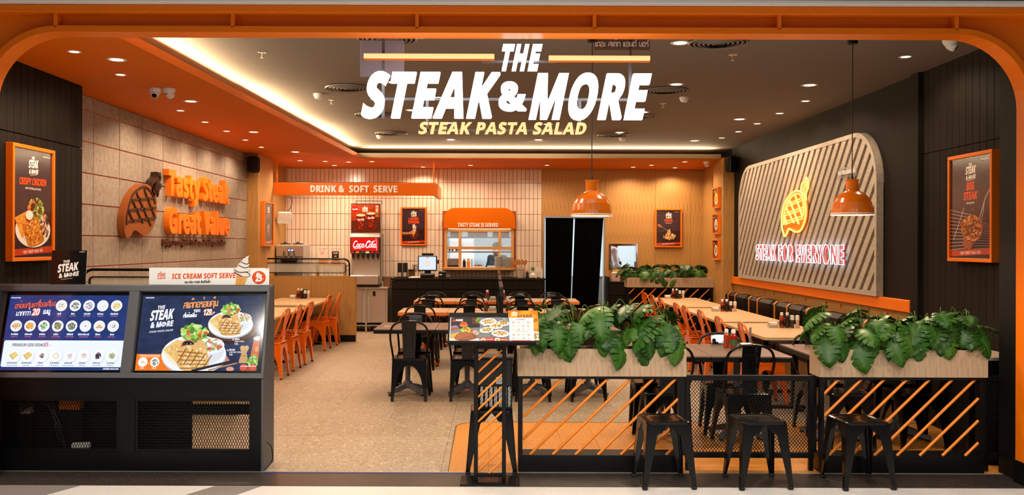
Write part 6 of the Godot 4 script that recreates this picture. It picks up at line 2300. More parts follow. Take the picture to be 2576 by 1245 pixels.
	for g in [[185.0, 215.0, 1.0], [385.0, 180.0, 0.95]]:
		var gx: float = g[0]
		var gy: float = g[1]
		mb.poly([PackedVector2Array([Vector2(gx - 88, gy), Vector2(gx + 88, gy), Vector2(gx + 78, gy + 120), Vector2(gx + 60, gy + 330), Vector2(gx - 60, gy + 330), Vector2(gx - 78, gy + 120)])], Color(0.34, 0.07, 0.03))
		mb.oval(gx, gy, 88, 26, Color(0.86, 0.72, 0.6))
		mb.bits(gx, gy + 180, 55, 120, [Color(0.45, 0.1, 0.04), Color(0.6, 0.2, 0.08), Color(0.28, 0.05, 0.03)], 50, 14)
		script_words(mb, gx - 66, gy + 100, 36, Color(0.95, 0.9, 0.88))
	for i in 6:
		mb.rect(478, 30 + i * 36, 530, 56 + i * 36, [Color(0.75, 0.75, 0.72), Color(0.6, 0.6, 0.55), Color(0.8, 0.8, 0.8), Color(0.75, 0.6, 0.1), Color(0.35, 0.35, 0.3), Color(0.5, 0.45, 0.3)][i])
	piece(cd, "menu_board", bxm(Vector3(0.555, 0.56, 0.08), 0.004, Vector3(0, 1.3, 0.0)), M.black_plastic)
	flat(cd, "board_print", 0.54, 0.54, Vector3(0, 1.295, 0.0415), print_mat("cola_board", mb, 0.25))
	var rk := MB.new()
	rk.tube([Vector3(-0.2, 1.58, 0.03), Vector3(-0.2, 1.63, 0.03), Vector3(0.3, 1.63, 0.03), Vector3(0.3, 1.58, 0.03)], 0.004, 6)
	rk.tube([Vector3(-0.2, 1.58, -0.1), Vector3(-0.2, 1.63, -0.1), Vector3(0.3, 1.63, -0.1), Vector3(0.3, 1.58, -0.1)], 0.004, 6)
	rk.tube([Vector3(-0.2, 1.605, 0.03), Vector3(-0.2, 1.605, -0.1)], 0.004, 6)
	rk.tube([Vector3(0.3, 1.605, 0.03), Vector3(0.3, 1.605, -0.1)], 0.004, 6)
	piece(cd, "top_rack", rk, M.wire)
	piece(cd, "side_guard", bxm(Vector3(0.006, 0.9, 0.22), 0.001, Vector3(0.33, 0.55, 0.0)), M.smoked_glass)
	# soft serve machine
	var ss := thing("soft_serve_machine", "grey steel soft serve machine with three black levers", "ice cream machine", V(-3.78, 0.9, 16.6))
	piece(ss, "body", bxm(Vector3(0.5, 0.74, 0.58), 0.012, Vector3(0, 0.37, -0.02)), M.steel_dull)
	piece(ss, "upper_panel", bxm(Vector3(0.5, 0.2, 0.04), 0.008, Vector3(0, 0.62, 0.275)), M.steel)
	piece(ss, "lower_panel", bxm(Vector3(0.48, 0.4, 0.02), 0.006, Vector3(0, 0.3, 0.275)), M.cast_grey)
	var head := MB.new()
	head.box(Vector3(0, 0.47, 0.33), Vector3(0.3, 0.07, 0.12), 0.015)
	head.box(Vector3(0, 0.36, 0.32), Vector3(0.26, 0.16, 0.09), 0.02)
	var hd := piece(ss, "dispensing_head", head, M.black_plastic)
	for x in [-0.1, 0.0, 0.1]:
		var lv := MB.new()
		lv.bar(Vector3(x, 0.5, 0.36), Vector3(x * 0.9, 0.62, 0.345), 0.022, 0.015, 0.004)
		piece(hd, "lever", lv, M.black_plastic)
		var nb := MB.new()
		nb.lathe([Vector2(0.0, -0.022), Vector2(0.02, -0.01), Vector2(0.02, 0.01), Vector2(0.0, 0.022)], 12, Vector3(x, 0.505, 0.385))
		piece(hd, "knob", nb, M.chrome)
	var dp := Print.new(64, 32, Color(0.05, 0.1, 0.35), self)
	dp.rect(6, 5, 24, 27, Color(0.75, 0.88, 1))
	dp.rect(34, 5, 42, 27, Color(0.75, 0.88, 1))
	dp.rect(46, 5, 60, 24, Color(0.75, 0.88, 1))
	flat(ss, "display_screen", 0.11, 0.05, Vector3(0.02, 0.635, 0.297), print_mat("machine_display", dp, 0.2, 1.6))
	for x in [-0.13, 0.1]:
		var ld := MB.new()
		ld.lathe([Vector2(0.1, 0.0), Vector2(0.1, 0.015), Vector2(0.03, 0.025), Vector2(0.02, 0.05), Vector2(0.0, 0.052)], 16, Vector3(x, 0.742, 0.05))
		piece(ss, "hopper_lid", ld, M.black_plastic)
	# jars of toppings on a riser
	var rs := thing("riser", "low wooden riser carrying the topping jars behind the partition", "stand", V(-3.13, 0.9, 16.72))
	piece(rs, "board", bxm(Vector3(0.62, 0.025, 0.26), 0.003, Vector3(0.05, 0.3525, 0)), M.oak)
	for x in [-0.22, 0.3]:
		piece(rs, "leg", bxm(Vector3(0.03, 0.34, 0.22), 0.002, Vector3(x, 0.17, 0)), M.oak)
	var k := 0
	for x in [-3.24, -2.995]:
		var j := thing("topping_jar", ["clear topping jar with a pale pink label beside the soft serve machine", "clear topping jar with a black label beside the cola dispenser"][k], "jar", V(x, 1.265, 16.72), 0.0, "topping jars")
		var b := MB.new()
		b.prism(round_rect(0.17, 0.3, 0.02, 3), [], -0.085, 0.085)
		piece(j, "jar_body", b, M.glass, Transform3D(Basis.IDENTITY, Vector3(0, 0.15, 0)))
		piece(j, "lid", bxm(Vector3(0.16, 0.025, 0.16), 0.008, Vector3(0, 0.313, 0)), M.reeded_glass)
		piece(j, "contents", bxm(Vector3(0.15, 0.11, 0.15), 0.02, Vector3(0, 0.065, 0)), [M.yellow, M.wood_spoon][k])
		var lp := Print.new(128, 160, [Color(0.93, 0.80, 0.74), Color(0.06, 0.06, 0.06)][k], self)
		tiny_words(lp, 64, 40, 76, 20, [Color(0.75, 0.15, 0.1), Color(0.92, 0.92, 0.9)][k])
		tiny_words(lp, 64, 62, 84, 9, [Color(0.8, 0.35, 0.3), Color(0.75, 0.3, 0.2)][k])
		lp.rect(44, 84, 84, 100, Color(0.85, 0.8, 0.75))
		flat(j, "label_print", 0.13, 0.16, Vector3(0, 0.17, 0.0865), print_mat("jar_label_%d" % k, lp, 0.4))
		k += 1
	# hanging fascia
	var hs := thing("hanging_fascia", "orange hanging fascia that reads drink and soft serve in white", "sign", V(-2.44, 2.5, 15.42))
	piece(hs, "front_board", bxm(Vector3(2.84, 0.22, 0.06), 0.003, Vector3(0, 0.11, -0.03)), M.orange)
	piece(hs, "end_board", bxm(Vector3(0.06, 0.22, 1.3), 0.003, Vector3(1.39, 0.11, -0.71)), M.orange)
	letters(hs, "DRINK &  SOFT  SERVE", M.letter_white, Vector3(-0.785, 0.055, 0.0), 0.0, 0.115, 0.02, 1.0, 0.0, 0.02, 0.0, "letter", "bold", 1.53)
	for z in [-0.03, -1.2]:
		piece(hs, "hanger_rod", bxm(Vector3(0.022, 0.402, 0.022), 0.0, Vector3(1.37, 0.42, z)), M.orange)
	piece(hs, "hanger_rod", bxm(Vector3(0.022, 0.402, 0.022), 0.0, Vector3(-1.37, 0.42, -0.03)), M.orange)


func build_pass_window() -> void:
	var h := thing("pass_hood", "rounded orange hood above the pass window reading tasty steak is served", "hood", V(-0.297, 1.957, DB - 0.002))
	var m := MB.new()
	m.prism(round_rect(1.372, 0.395, 0.22, 8, true), [], 0.0, 0.25)
	piece(h, "hood_shell", m, M.orange_wall, Transform3D(Basis.IDENTITY, Vector3(0, 0.1975, 0)))
	letters(h, "TASTY STEAK IS SERVED", M.letter_white, Vector3(-0.415, 0.032, 0.25), 0.0, 0.072, 0.012, 1.0, 0.0, 0.012, 0.0, "letter", "bold", 0.775)
	var hl := thing("hood_light_strip", "warm light strip under the orange hood", "light strip", V(-0.297, 1.945, DB - 0.2))
	piece(hl, "led_strip", bxm(Vector3(1.2, 0.008, 0.015), 0.0, Vector3(0, 0.006, 0)), M.cove_led)
	area_light(hl, Vector3(0, -0.003, 0), Vector3(0, -1, -0.35), Vector2(1.2, 0.015), 0.25, WARM)
	var w := structure("window_1", slab(-1.0, 0.39, 1.16, 1.21, DB - 0.25, DB + 0.14, 0.004), M.oak_frame)
	var f := MB.new()
	for r in [[-0.98, -0.925, 1.21, 1.955], [0.315, 0.37, 1.21, 1.955], [-0.925, 0.315, 1.90, 1.955], [-0.705, -0.65, 1.21, 1.90], [0.065, 0.12, 1.56, 1.90], [0.075, 0.11, 1.21, 1.56]]:
		add_slab(f, r[0], r[1], r[2], r[3], DB - 0.03, DB + 0.06, 0.004)
	add_slab(f, -0.925, 0.315, 1.555, 1.61, DB - 0.025, DB + 0.055, 0.004)
	piece(w, "window_frame", f, M.oak_frame)
	for r in [[-0.925, -0.705, 1.61, 1.90], [-0.65, 0.065, 1.61, 1.90], [0.12, 0.315, 1.61, 1.90], [0.12, 0.315, 1.21, 1.555]]:
		var g := MB.new()
		var x: float = r[0]
		while x < r[1] - 0.005:
			add_slab(g, x, x + 0.0115, r[2], r[3], DB + 0.01, DB + 0.018, 0.003)
			x += 0.0125
		piece(w, "reeded_pane", g, M.reeded_cool)
	piece(w, "pane", slab(-0.925, -0.705, 1.25, 1.555, DB + 0.01, DB + 0.014), M.glass)
	# hatch with a steel lining
	var w2m := MB.new()
	for r in pierced(2.215, 2.771, 1.182, 1.675, [[2.255, 2.731, 1.222, 1.635]]):
		add_slab(w2m, r[0], r[1], r[2], r[3], DB - 0.03, DB + 0.16, 0.002)
	var w2 := structure("window_2", w2m, M.chrome)
	piece(w2, "sill", slab(2.27, 2.70, 1.10, 1.17, DB - 0.16, DB - 0.006, 0.003), M.oak_frame)
	# doorway
	var dm := MB.new()
	for r in [[0.932, 0.965, 0.0, 2.21], [2.11, 2.14, 0.0, 2.21], [0.965, 2.11, 2.18, 2.21]]:
		add_slab(dm, r[0], r[1], r[2], r[3], DB - 0.02, DB + 0.16, 0.002)
	var dr := structure("door_1", dm, M.steel)
	piece(dr, "curtain_rail", slab(0.965, 2.11, 2.155, 2.175, DB + 0.02, DB + 0.04), M.steel)
	var k := 0
	for q in [[0.985, 1.524, 0.985, 1.46], [1.555, 2.105, 1.48, 1.98]]:
		var c := thing("door_curtain", ["long black curtain strip on the left side of the kitchen doorway", "long black curtain strip on the right side of the kitchen doorway"][k], "curtain", V((q[2] + q[3]) / 2, 0, DB + 0.02), 0.0, "black curtains in the doorway")
		var cm := MB.new()
		var n := 16
		var o: float = (q[2] + q[3]) / 2
		for j in 8:
			for i in n:
				var at := func(a: float, b: float, z: float) -> Vector3:
					var x: float = lerpf(lerpf(q[0], q[1], a), lerpf(q[2], q[3], a), 1.0 - b) - o
					return Vector3(x, lerpf(0.06, 2.165, b), sin(a * 14.0 + k) * 0.012 * (1.1 - 0.5 * b) + z)
				for z in [0.0, -0.004]:
					var A: Vector3 = at.call(float(i) / n, j / 8.0, z)
					var B: Vector3 = at.call(float(i + 1) / n, j / 8.0, z)
					var C: Vector3 = at.call(float(i + 1) / n, (j + 1) / 8.0, z)
					var D: Vector3 = at.call(float(i) / n, (j + 1) / 8.0, z)
					if z == 0.0:
						cm.quad(A, B, C, D)
					else:
						cm.quad(D, C, B, A)
		piece(c, "cloth", cm, M.curtain)
		piece(c, "header", bxm(Vector3(q[1] - q[0], 0.05, 0.03), 0.006, Vector3((q[0] + q[1]) / 2 - o, 2.15, 0)), M.curtain)
		k += 1
	# small cabinet right of the doorway
	var cb := thing("side_cabinet", "small dark cabinet right of the kitchen doorway, beside the back planter", "cabinet", V(2.36, 0, 16.85))
	piece(cb, "body", bxm(Vector3(0.42, 0.93, 0.5), 0.0, Vector3(0, 0.465, 0)), M.dark_gap)
	piece(cb, "worktop", bxm(Vector3(0.43, 0.03, 0.54), 0.003, Vector3(0, 0.945, 0)), M.dark_plank_b)
	piece(cb, "drawer", bxm(Vector3(0.41, 0.2, 0.02), 0.002, Vector3(0, 0.81, 0.26)), M.dark_plank)
	piece(cb, "door", bxm(Vector3(0.41, 0.62, 0.02), 0.002, Vector3(0, 0.39, 0.26)), M.dark_plank_b)
	piece(cb, "end_panel", bxm(Vector3(0.03, 1.05, 0.56), 0.002, Vector3(-0.225, 0.525, 0.0)), M.dark_plank_b)


# ---------------------------------------------------------------- signs
func build_signs() -> void:
	# hanging letters in the entrance
	var t := thing("hanging_sign", "large glowing white letters hanging in the entrance between two orange bars", "sign", V(0.0, 2.42, 6.35))
	var s := 0.2
	letters(t, "THE", M.sign_white, Vector3(0.02, 0.4855, 0.0), 0.0, 0.174, 0.05, 1.0, s, 0.027, 0.04, "letter", "bold", 0.29)
	letters(t, "STEAK", M.sign_white, Vector3(-0.965, 0.149, 0.0), 0.0, 0.306, 0.05, 1.0, s, 0.027, 0.045, "letter", "bold", 0.945)
	letters(t, "&", M.sign_white, Vector3(0.02, 0.2, 0.0), 0.0, 0.19, 0.05, 1.0, 0.0, 0.03, 0.0, "letter", "bold", 0.195)
	letters(t, "MORE", M.sign_white, Vector3(0.222, 0.143, 0.0), 0.0, 0.306, 0.05, 1.0, s, 0.027, 0.045, "letter", "bold", 0.85)
	letters(t, "STEAK PASTA SALAD", M.sign_cream, Vector3(-0.555, 0.028, 0.0), 0.0, 0.081, 0.03, 1.0, s, 0.012, 0.02, "small_letter", "bold", 1.205)
	for r in [[-0.943, -0.007, 0.577], [0.379, 1.106, 0.567]]:
		piece(t, "orange_housing", bxm(Vector3(r[1] - r[0], 0.046, 0.03), 0.003, Vector3((r[0] + r[1]) / 2, r[2], 0.012)), M.orange)
		piece(t, "light_bar", bxm(Vector3(r[1] - r[0] - 0.006, 0.034, 0.012), 0.002, Vector3((r[0] + r[1]) / 2, r[2] + 0.003, 0.028)), M.sign_cream)
	var fr := MB.new()
	for x in [-0.807, 0.969]:
		add_box(fr, x - 0.01, x + 0.01, 0.14, 0.88, -0.03, -0.012)
	add_box(fr, -0.9, 1.06, 0.272, 0.29, -0.03, -0.012)
	add_box(fr, -0.1, 0.45, 0.545, 0.56, -0.03, -0.012)
	for x in [-0.49, 0.607]:
		add_box(fr, x - 0.01, x + 0.01, 0.03, 0.272, -0.03, -0.012)
	add_box(fr, -0.49, 0.607, 0.05, 0.066, -0.03, -0.012)
	piece(t, "support_frame", fr, M.cast_grey)
	var th := MB.new()
	var st := thai_strokes("เดอะ สเต๊ก แอนด์ มอร์")
	var tw: float = st.pop_back()
	for p in st:
		for i in p.size() - 1:
			var k := 0.385 / tw
			th.bar(Vector3(0.715 + p[i].x * k, 0.66 + p[i].y * 0.03, 0.0), Vector3(0.715 + p[i + 1].x * k, 0.66 + p[i + 1].y * 0.03, 0.0), 0.006, 0.006)
	piece(t, "thai_lettering", th, M.white_plastic)
	piece(t, "lettering_plate", bxm(Vector3(0.4, 0.1, 0.004), 0.0, Vector3(0.908, 0.685, -0.006)), M.smoked_glass)
	area_light(t, Vector3(0.08, 0.3, 0.07), Vector3(0, 0, 1), Vector2(2.0, 0.45), 0.5, Color(0.95, 0.97, 1.0))
	# lettering and emblem on the left concrete wall
	var words := thing("wall_lettering", "raised orange words tasty steak great value on the concrete wall", "lettering", V(XL, 1.79, 10.8))
	letters(words, "Tasty Steak", M.orange_letter, Vector3(0.0, 0.465, 0.0), PI / 2, 0.30, 0.075, 1.0, 0.0, 0.03, 0.02, "letter", "bold", 2.46)
	letters(words, "Great Value", M.orange_letter, Vector3(0.0, 0.0, 0.0), PI / 2, 0.30, 0.075, 1.0, 0.0, 0.03, 0.02, "letter", "bold", 2.5)
	var line := thing("slogan_lettering", "thin brown raised slogan line under the orange words on concrete", "lettering", V(XL, 1.63, 10.74))
	letters(line, "Enjoy a complete steak meal with great value", M.line_brown, Vector3.ZERO, PI / 2, 0.075, 0.03, 1.0, 0.0, 0.0, 0.0, "letter", "bold", 2.5)
	var em := thing("wall_emblem", "brown raised grilled steak emblem with steam on the concrete wall", "emblem", V(XL, 1.71, 9.95))
	var side := Basis(Vector3.UP, PI / 2)
	var uv := func(a: Array) -> Array: return a.map(func(q): return Vector2(q[0] - 9.95, q[1] - 1.71))
	var body := spline(uv.call([[10.049, 2.334], [10.251, 2.294], [10.367, 2.221], [10.402, 2.07], [10.355, 1.925], [10.251, 1.816], [10.071, 1.747], [9.94, 1.759], [9.813, 1.796], [9.73, 1.79], [9.658, 1.739], [9.577, 1.713], [9.518, 1.746], [9.488, 1.836], [9.498, 1.951], [9.567, 2.069], [9.668, 2.174], [9.834, 2.277]]), 3, true)
	var m := MB.new()
	m.prism(PackedVector2Array(body), [], 0.0, 0.08)
	piece(em, "steak_body", m, M.steak_brown, Transform3D(side, Vector3.ZERO))
	var ribbon := func(a: Array, w: float, z0: float, z1: float) -> MB:
		var g := MB.new()
		var c := spline(uv.call(a), 5)
		for i in c.size() - 1:
			var e: Vector2 = (c[i + 1] - c[i]).normalized()
			var nn := e.orthogonal() * w / 2
			g.prism(PackedVector2Array([c[i] + nn - e * 0.004, c[i] - nn - e * 0.004, c[i + 1] - nn + e * 0.004, c[i + 1] + nn + e * 0.004]), [], z0, z1)
		return g
	for a in [[[9.648, 2.131], [10.32, 2.187]], [[9.567, 2.015], [10.355, 2.073]], [[9.528, 1.894], [10.355, 1.956]], [[10.016, 2.262], [10.332, 1.96]], [[9.802, 2.211], [10.206, 1.863]], [[9.689, 2.125], [9.973, 1.889]], [[9.577, 2.012], [9.709, 1.895]]]:
		piece(em, "grill_mark", ribbon.call(a, 0.022, 0.078, 0.092), M.steak_dark, Transform3D(side, Vector3.ZERO))
	piece(em, "rim_line", ribbon.call([[9.532, 1.853], [9.547, 1.969], [9.672, 2.166], [9.834, 2.255], [10.005, 2.295], [10.161, 2.271], [10.274, 2.207], [10.332, 2.121]], 0.02, 0.078, 0.09), M.steak_dark, Transform3D(side, Vector3.ZERO))
	for a in [[[10.332, 2.21], [10.256, 2.277], [10.286, 2.359], [10.414, 2.422], [10.443, 2.487]], [[10.414, 2.21], [10.391, 2.267], [10.414, 2.35], [10.51, 2.42], [10.486, 2.482]], [[10.426, 2.215], [10.462, 2.29], [10.546, 2.35]]]:
		piece(em, "steam_wisp", ribbon.call(a, 0.05, 0.0, 0.08), M.steak_dark, Transform3D(side, Vector3.ZERO))
	# ribbed concrete panel on the right wall
	var pn := thing("ribbed_panel", "large ribbed concrete panel with rounded top on the dark right wall", "panel", V(XR - 0.011, 1.131, 11.795))
	var other := Basis(Vector3.UP, -PI / 2)
	var out := round_rect(5.21, 1.765, 0.58, 10, true)
	for i in out.size():
		out[i].y += 0.8825
	var b := MB.new()
	b.prism(out, [], 0.0, 0.008)
	piece(pn, "backing_board", b, M.slat_concrete, Transform3D(other, Vector3.ZERO))
	var rim := MB.new()
	var inn := PackedVector2Array()
	for q in round_rect(5.21 - 0.1, 1.765 - 0.1, 0.53, 10, true):
		inn.append(q + Vector2(0, 0.8825))
	rim.prism(out, [inn], 0.0, 0.082)
	piece(pn, "rim", rim, M.slat_concrete, Transform3D(other, Vector3.ZERO))
	var u := -2.6 - 1.6
	while u < 2.6:
		var strip := PackedVector2Array([Vector2(u, 0.0), Vector2(u + 0.122, 0.0), Vector2(u + 0.122 + 1.55, 1.8), Vector2(u + 1.55, 1.8)])
		for q in Geometry2D.intersect_polygons(strip, inn):
			if absf(MB.area(q)) > 0.004:
				var sl := MB.new()
				sl.prism(q, [], 0.0, 0.077)
				piece(pn, "slat", sl, M.slat_concrete, Transform3D(other, Vector3.ZERO))
		u += 0.2
	# neon on the panel
	var ne := thing("neon_emblem", "glowing amber neon steak emblem with flame on the ribbed panel", "neon sign", V(3.92, 1.78, 11.63))
	var nu := func(a: Array) -> Array: return a.map(func(q): return Vector3(11.63 - q[0], q[1] - 1.78, 0.0))
	var loop := MB.new()
	loop.tube(spline(nu.call([[11.993, 1.782], [12.094, 1.907], [12.104, 2.056], [11.993, 2.217], [11.795, 2.321], [11.512, 2.366], [11.285, 2.309], [11.188, 2.196], [11.175, 2.058], [11.241, 1.937], [11.375, 1.846], [11.535, 1.833], [11.699, 1.859], [11.82, 1.877], [11.893, 1.822]]), 5, true), 0.012, 8, true)
	piece(ne, "outline_tube", loop, M.neon_amber, Transform3D(other, Vector3.ZERO))
	var plate := PackedVector2Array()
	for q in spline(nu.call([[11.993, 1.782], [12.094, 1.907], [12.104, 2.056], [11.993, 2.217], [11.795, 2.321], [11.512, 2.366], [11.285, 2.309], [11.188, 2.196], [11.175, 2.058], [11.241, 1.937], [11.375, 1.846], [11.535, 1.833], [11.699, 1.859], [11.82, 1.877], [11.893, 1.822]]), 4, true):
		plate.append(Vector2(q.x, q.y))
	var pm := MB.new()
	pm.prism(plate, [], -0.035, -0.025)
	piece(ne, "backing_plate", pm, M.orange_edge, Transform3D(other, Vector3.ZERO))
	var inr := MB.new()
	inr.tube(spline(nu.call([[12.018, 1.938], [12.003, 2.086], [11.893, 2.213], [11.699, 2.3], [11.489, 2.328], [11.33, 2.28], [11.263, 2.184], [11.259, 2.06], [11.307, 2.016]]), 5), 0.01, 8)
	piece(ne, "inner_tube", inr, M.neon_amber, Transform3D(other, Vector3.ZERO))
	for a in [[[11.918, 2.189], [11.352, 2.242]], [[12.003, 2.07], [11.241, 2.129]], [[12.033, 1.955], [11.285, 2.015]], [[11.558, 2.308], [11.285, 2.03]], [[11.771, 2.255], [11.42, 1.933]], [[11.918, 2.165], [11.605, 1.953]], [[11.983, 2.053], [11.893, 1.936]]]:
		for off in [-0.016, 0.016]:
			var g := MB.new()
			var pp: Array = nu.call(a)
			var sh := Vector3(off, 0, 0.004) if absf(pp[1].y - pp[0].y) > 0.1 else Vector3(0, off, 0.0)
			g.tube([pp[0] + sh, pp[1] + sh], 0.008, 6)
			piece(ne, "grill_tube", g, M.neon_amber, Transform3D(other, Vector3.ZERO))
	for a in [[[11.276, 2.293], [11.352, 2.375], [11.307, 2.449], [11.197, 2.472], [11.154, 2.515], [11.089, 2.449], [11.089, 2.374], [11.154, 2.317], [11.154, 2.225]], [[11.219, 2.274], [11.25, 2.353], [11.197, 2.419], [11.154, 2.462]], [[11.19, 2.25], [11.16, 2.33], [11.13, 2.40], [11.12, 2.45]]]:
		var g := MB.new()
		g.tube(spline(nu.call(a), 4), 0.01, 6)
		piece(ne, "flame_tube", g, M.neon_amber, Transform3D(other, Vector3.ZERO))
	area_light(ne, Vector3(-0.03, 0.33, 0), Vector3(1, 0, 0), Vector2(0.9, 0.7), 0.18, Color(1.0, 0.62, 0.2))
	var nw := thing("neon_lettering", "red neon words steak for everyone outlined in white glowing tubes", "neon sign", V(3.92, 1.45, 13.27))
	letters(nw, "STEAK FOR EVERYONE", M.neon_face, Vector3(0.02, 0.0, 0.0), -PI / 2, 0.205, 0.012, 1.0, 0.0, 0.008, 0.075, "letter_face", "bold", 3.36)
	var wsum := 0.0
	for ch in "STEAK FOR EVERYONE":
		wsum += glyph(ch).advance + 0.075
	var emz := 0.205 / 0.72
	var wide := 3.36 / (wsum * emz)
	var x := 0.0
	for ch in "STEAK FOR EVERYONE":
		for shp in glyph(ch).shapes:
			var g := MB.new()
			for ring in [grown(shp[0], 0.035)]:
				var path := []
				for q in ring:
					var pt := Vector3((x + q.x) * emz * wide, q.y * emz, 0.014)
					if path.is_empty() or path[path.size() - 1].distance_to(pt) > 0.012:
						path.append(pt)
				if path.size() > 3:
					g.tube(path, 0.005, 6, true)
			piece(nw, "outline_tube", g, M.neon_white, Transform3D(other, Vector3(-0.0, 0, 0.02)))
		x += glyph(ch).advance + 0.075
	area_light(nw, Vector3(0.004, 0.1, 1.68), Vector3(1, 0, 0), Vector2(3.36, 0.3), 0.4, Color(0.75, 0.85, 1.0))
	var cl := thing("clear_tag", "small clear tag with pale lettering on the ribbed panel behind the lamp", "tag", V(3.945, 2.46, 9.93))
	var tw2 := thai_strokes("เดอะ สเต๊ก แอนด์ มอร์")
	var twid: float = tw2.pop_back()
	var tm := MB.new()
	for p in tw2:
		for i in p.size() - 1:
			tm.bar(Vector3(-0.24 + p[i].x * 0.48 / twid, 0.0 + p[i].y * 0.04, 0.006), Vector3(-0.24 + p[i + 1].x * 0.48 / twid, p[i + 1].y * 0.04, 0.006), 0.007, 0.006)
	piece(cl, "lettering", tm, M.white_plastic, Transform3D(other, Vector3.ZERO))
	piece(cl, "clear_plate", bxm(Vector3(0.54, 0.12, 0.006), 0.0, Vector3(0, 0.02, 0)), M.glass, Transform3D(other, Vector3.ZERO))


# ---------------------------------------------------------------- posters
func poster(label: String, at: Vector3, turn: float, w: float, h: float, p: Print, key: String, edge := 0.028, deep := 0.055, group := "framed posters") -> void:
	var t := thing("framed_poster", label, "poster", at, turn, group)
	var m := MB.new()
	for r in [[-w / 2, w / 2, -h / 2, -h / 2 + edge], [-w / 2, w / 2, h / 2 - edge, h / 2], [-w / 2, -w / 2 + edge, -h / 2 + edge, h / 2 - edge], [w / 2 - edge, w / 2, -h / 2 + edge, h / 2 - edge]]:
		add_box(m, r[0], r[1], r[2], r[3], 0.0, deep, 0.002)
	piece(t, "frame", m, M.orange)
	piece(t, "backing_board", bxm(Vector3(w - 0.02, h - 0.02, 0.01), 0.0, Vector3(0, 0, 0.012)), M.black_matte)
	flat(t, "print", w - 2 * edge + 0.002, h - 2 * edge + 0.002, Vector3(0, 0, deep - 0.015), print_mat(key, p, 0.16))


func poster_base(w: int, h: int, title: Array, sub: String, tcol: Color, emblem := 0.07) -> Print:
	var p := Print.new(w, h, Color(0.235, 0.165, 0.19), self)
	p.poly([PackedVector2Array([Vector2(0, h * 0.62), Vector2(w, h * 0.56), Vector2(w, h), Vector2(0, h)])], Color(0.19, 0.11, 0.11))
	p.mottle(0.2, 0.008)
	brand(p, w * 0.5, h * 0.165, h * emblem, Color(0.93, 0.9, 0.86), Color(0.25, 0.18, 0.2), -0.05)
	p.stroke([Vector2(w * 0.42, h * 0.235), Vector2(w * 0.6, h * 0.225)], h * 0.005, Color(0.85, 0.8, 0.75))
	tiny_words(p, w * 0.85, h * 0.05, w * 0.2, h * 0.009, Color(0.85, 0.8, 0.78))
	var y := 0.325
	for s in title:
		var tw: float = 0.72 if s.length() > 7 else 0.75
		var tc: float = 0.06 if s.length() > 7 else 0.075
		p.text(s, w * 0.5, h * y + h * 0.004, h * tc, Color(0.3, 0.1, 0.05), tw, 0.12, 1, 0.03, -0.02)
		p.text(s, w * 0.5 - 2, h * y, h * tc, tcol, tw, 0.12, 1, 0.03, -0.02)
		y += 0.095
	p.text(sub, w * 0.5, h * (y - 0.05), h * 0.019, Color(0.92, 0.88, 0.84), 0.72, 0.0, 1, 0.0)
	p.poly([PackedVector2Array([Vector2(0, h * 0.925), Vector2(w, h * 0.895), Vector2(w, h * 0.955), Vector2(0, h * 0.985)])], Color(0.72, 0.23, 0.06))
	p.text("• TASTY • VARIETY • VALUE • FUN •", w * 0.5, h * 0.957, h * 0.028, Color(0.93, 0.88, 0.82), 0.58, 0.0, 1, 0.0, -0.05)
	return p


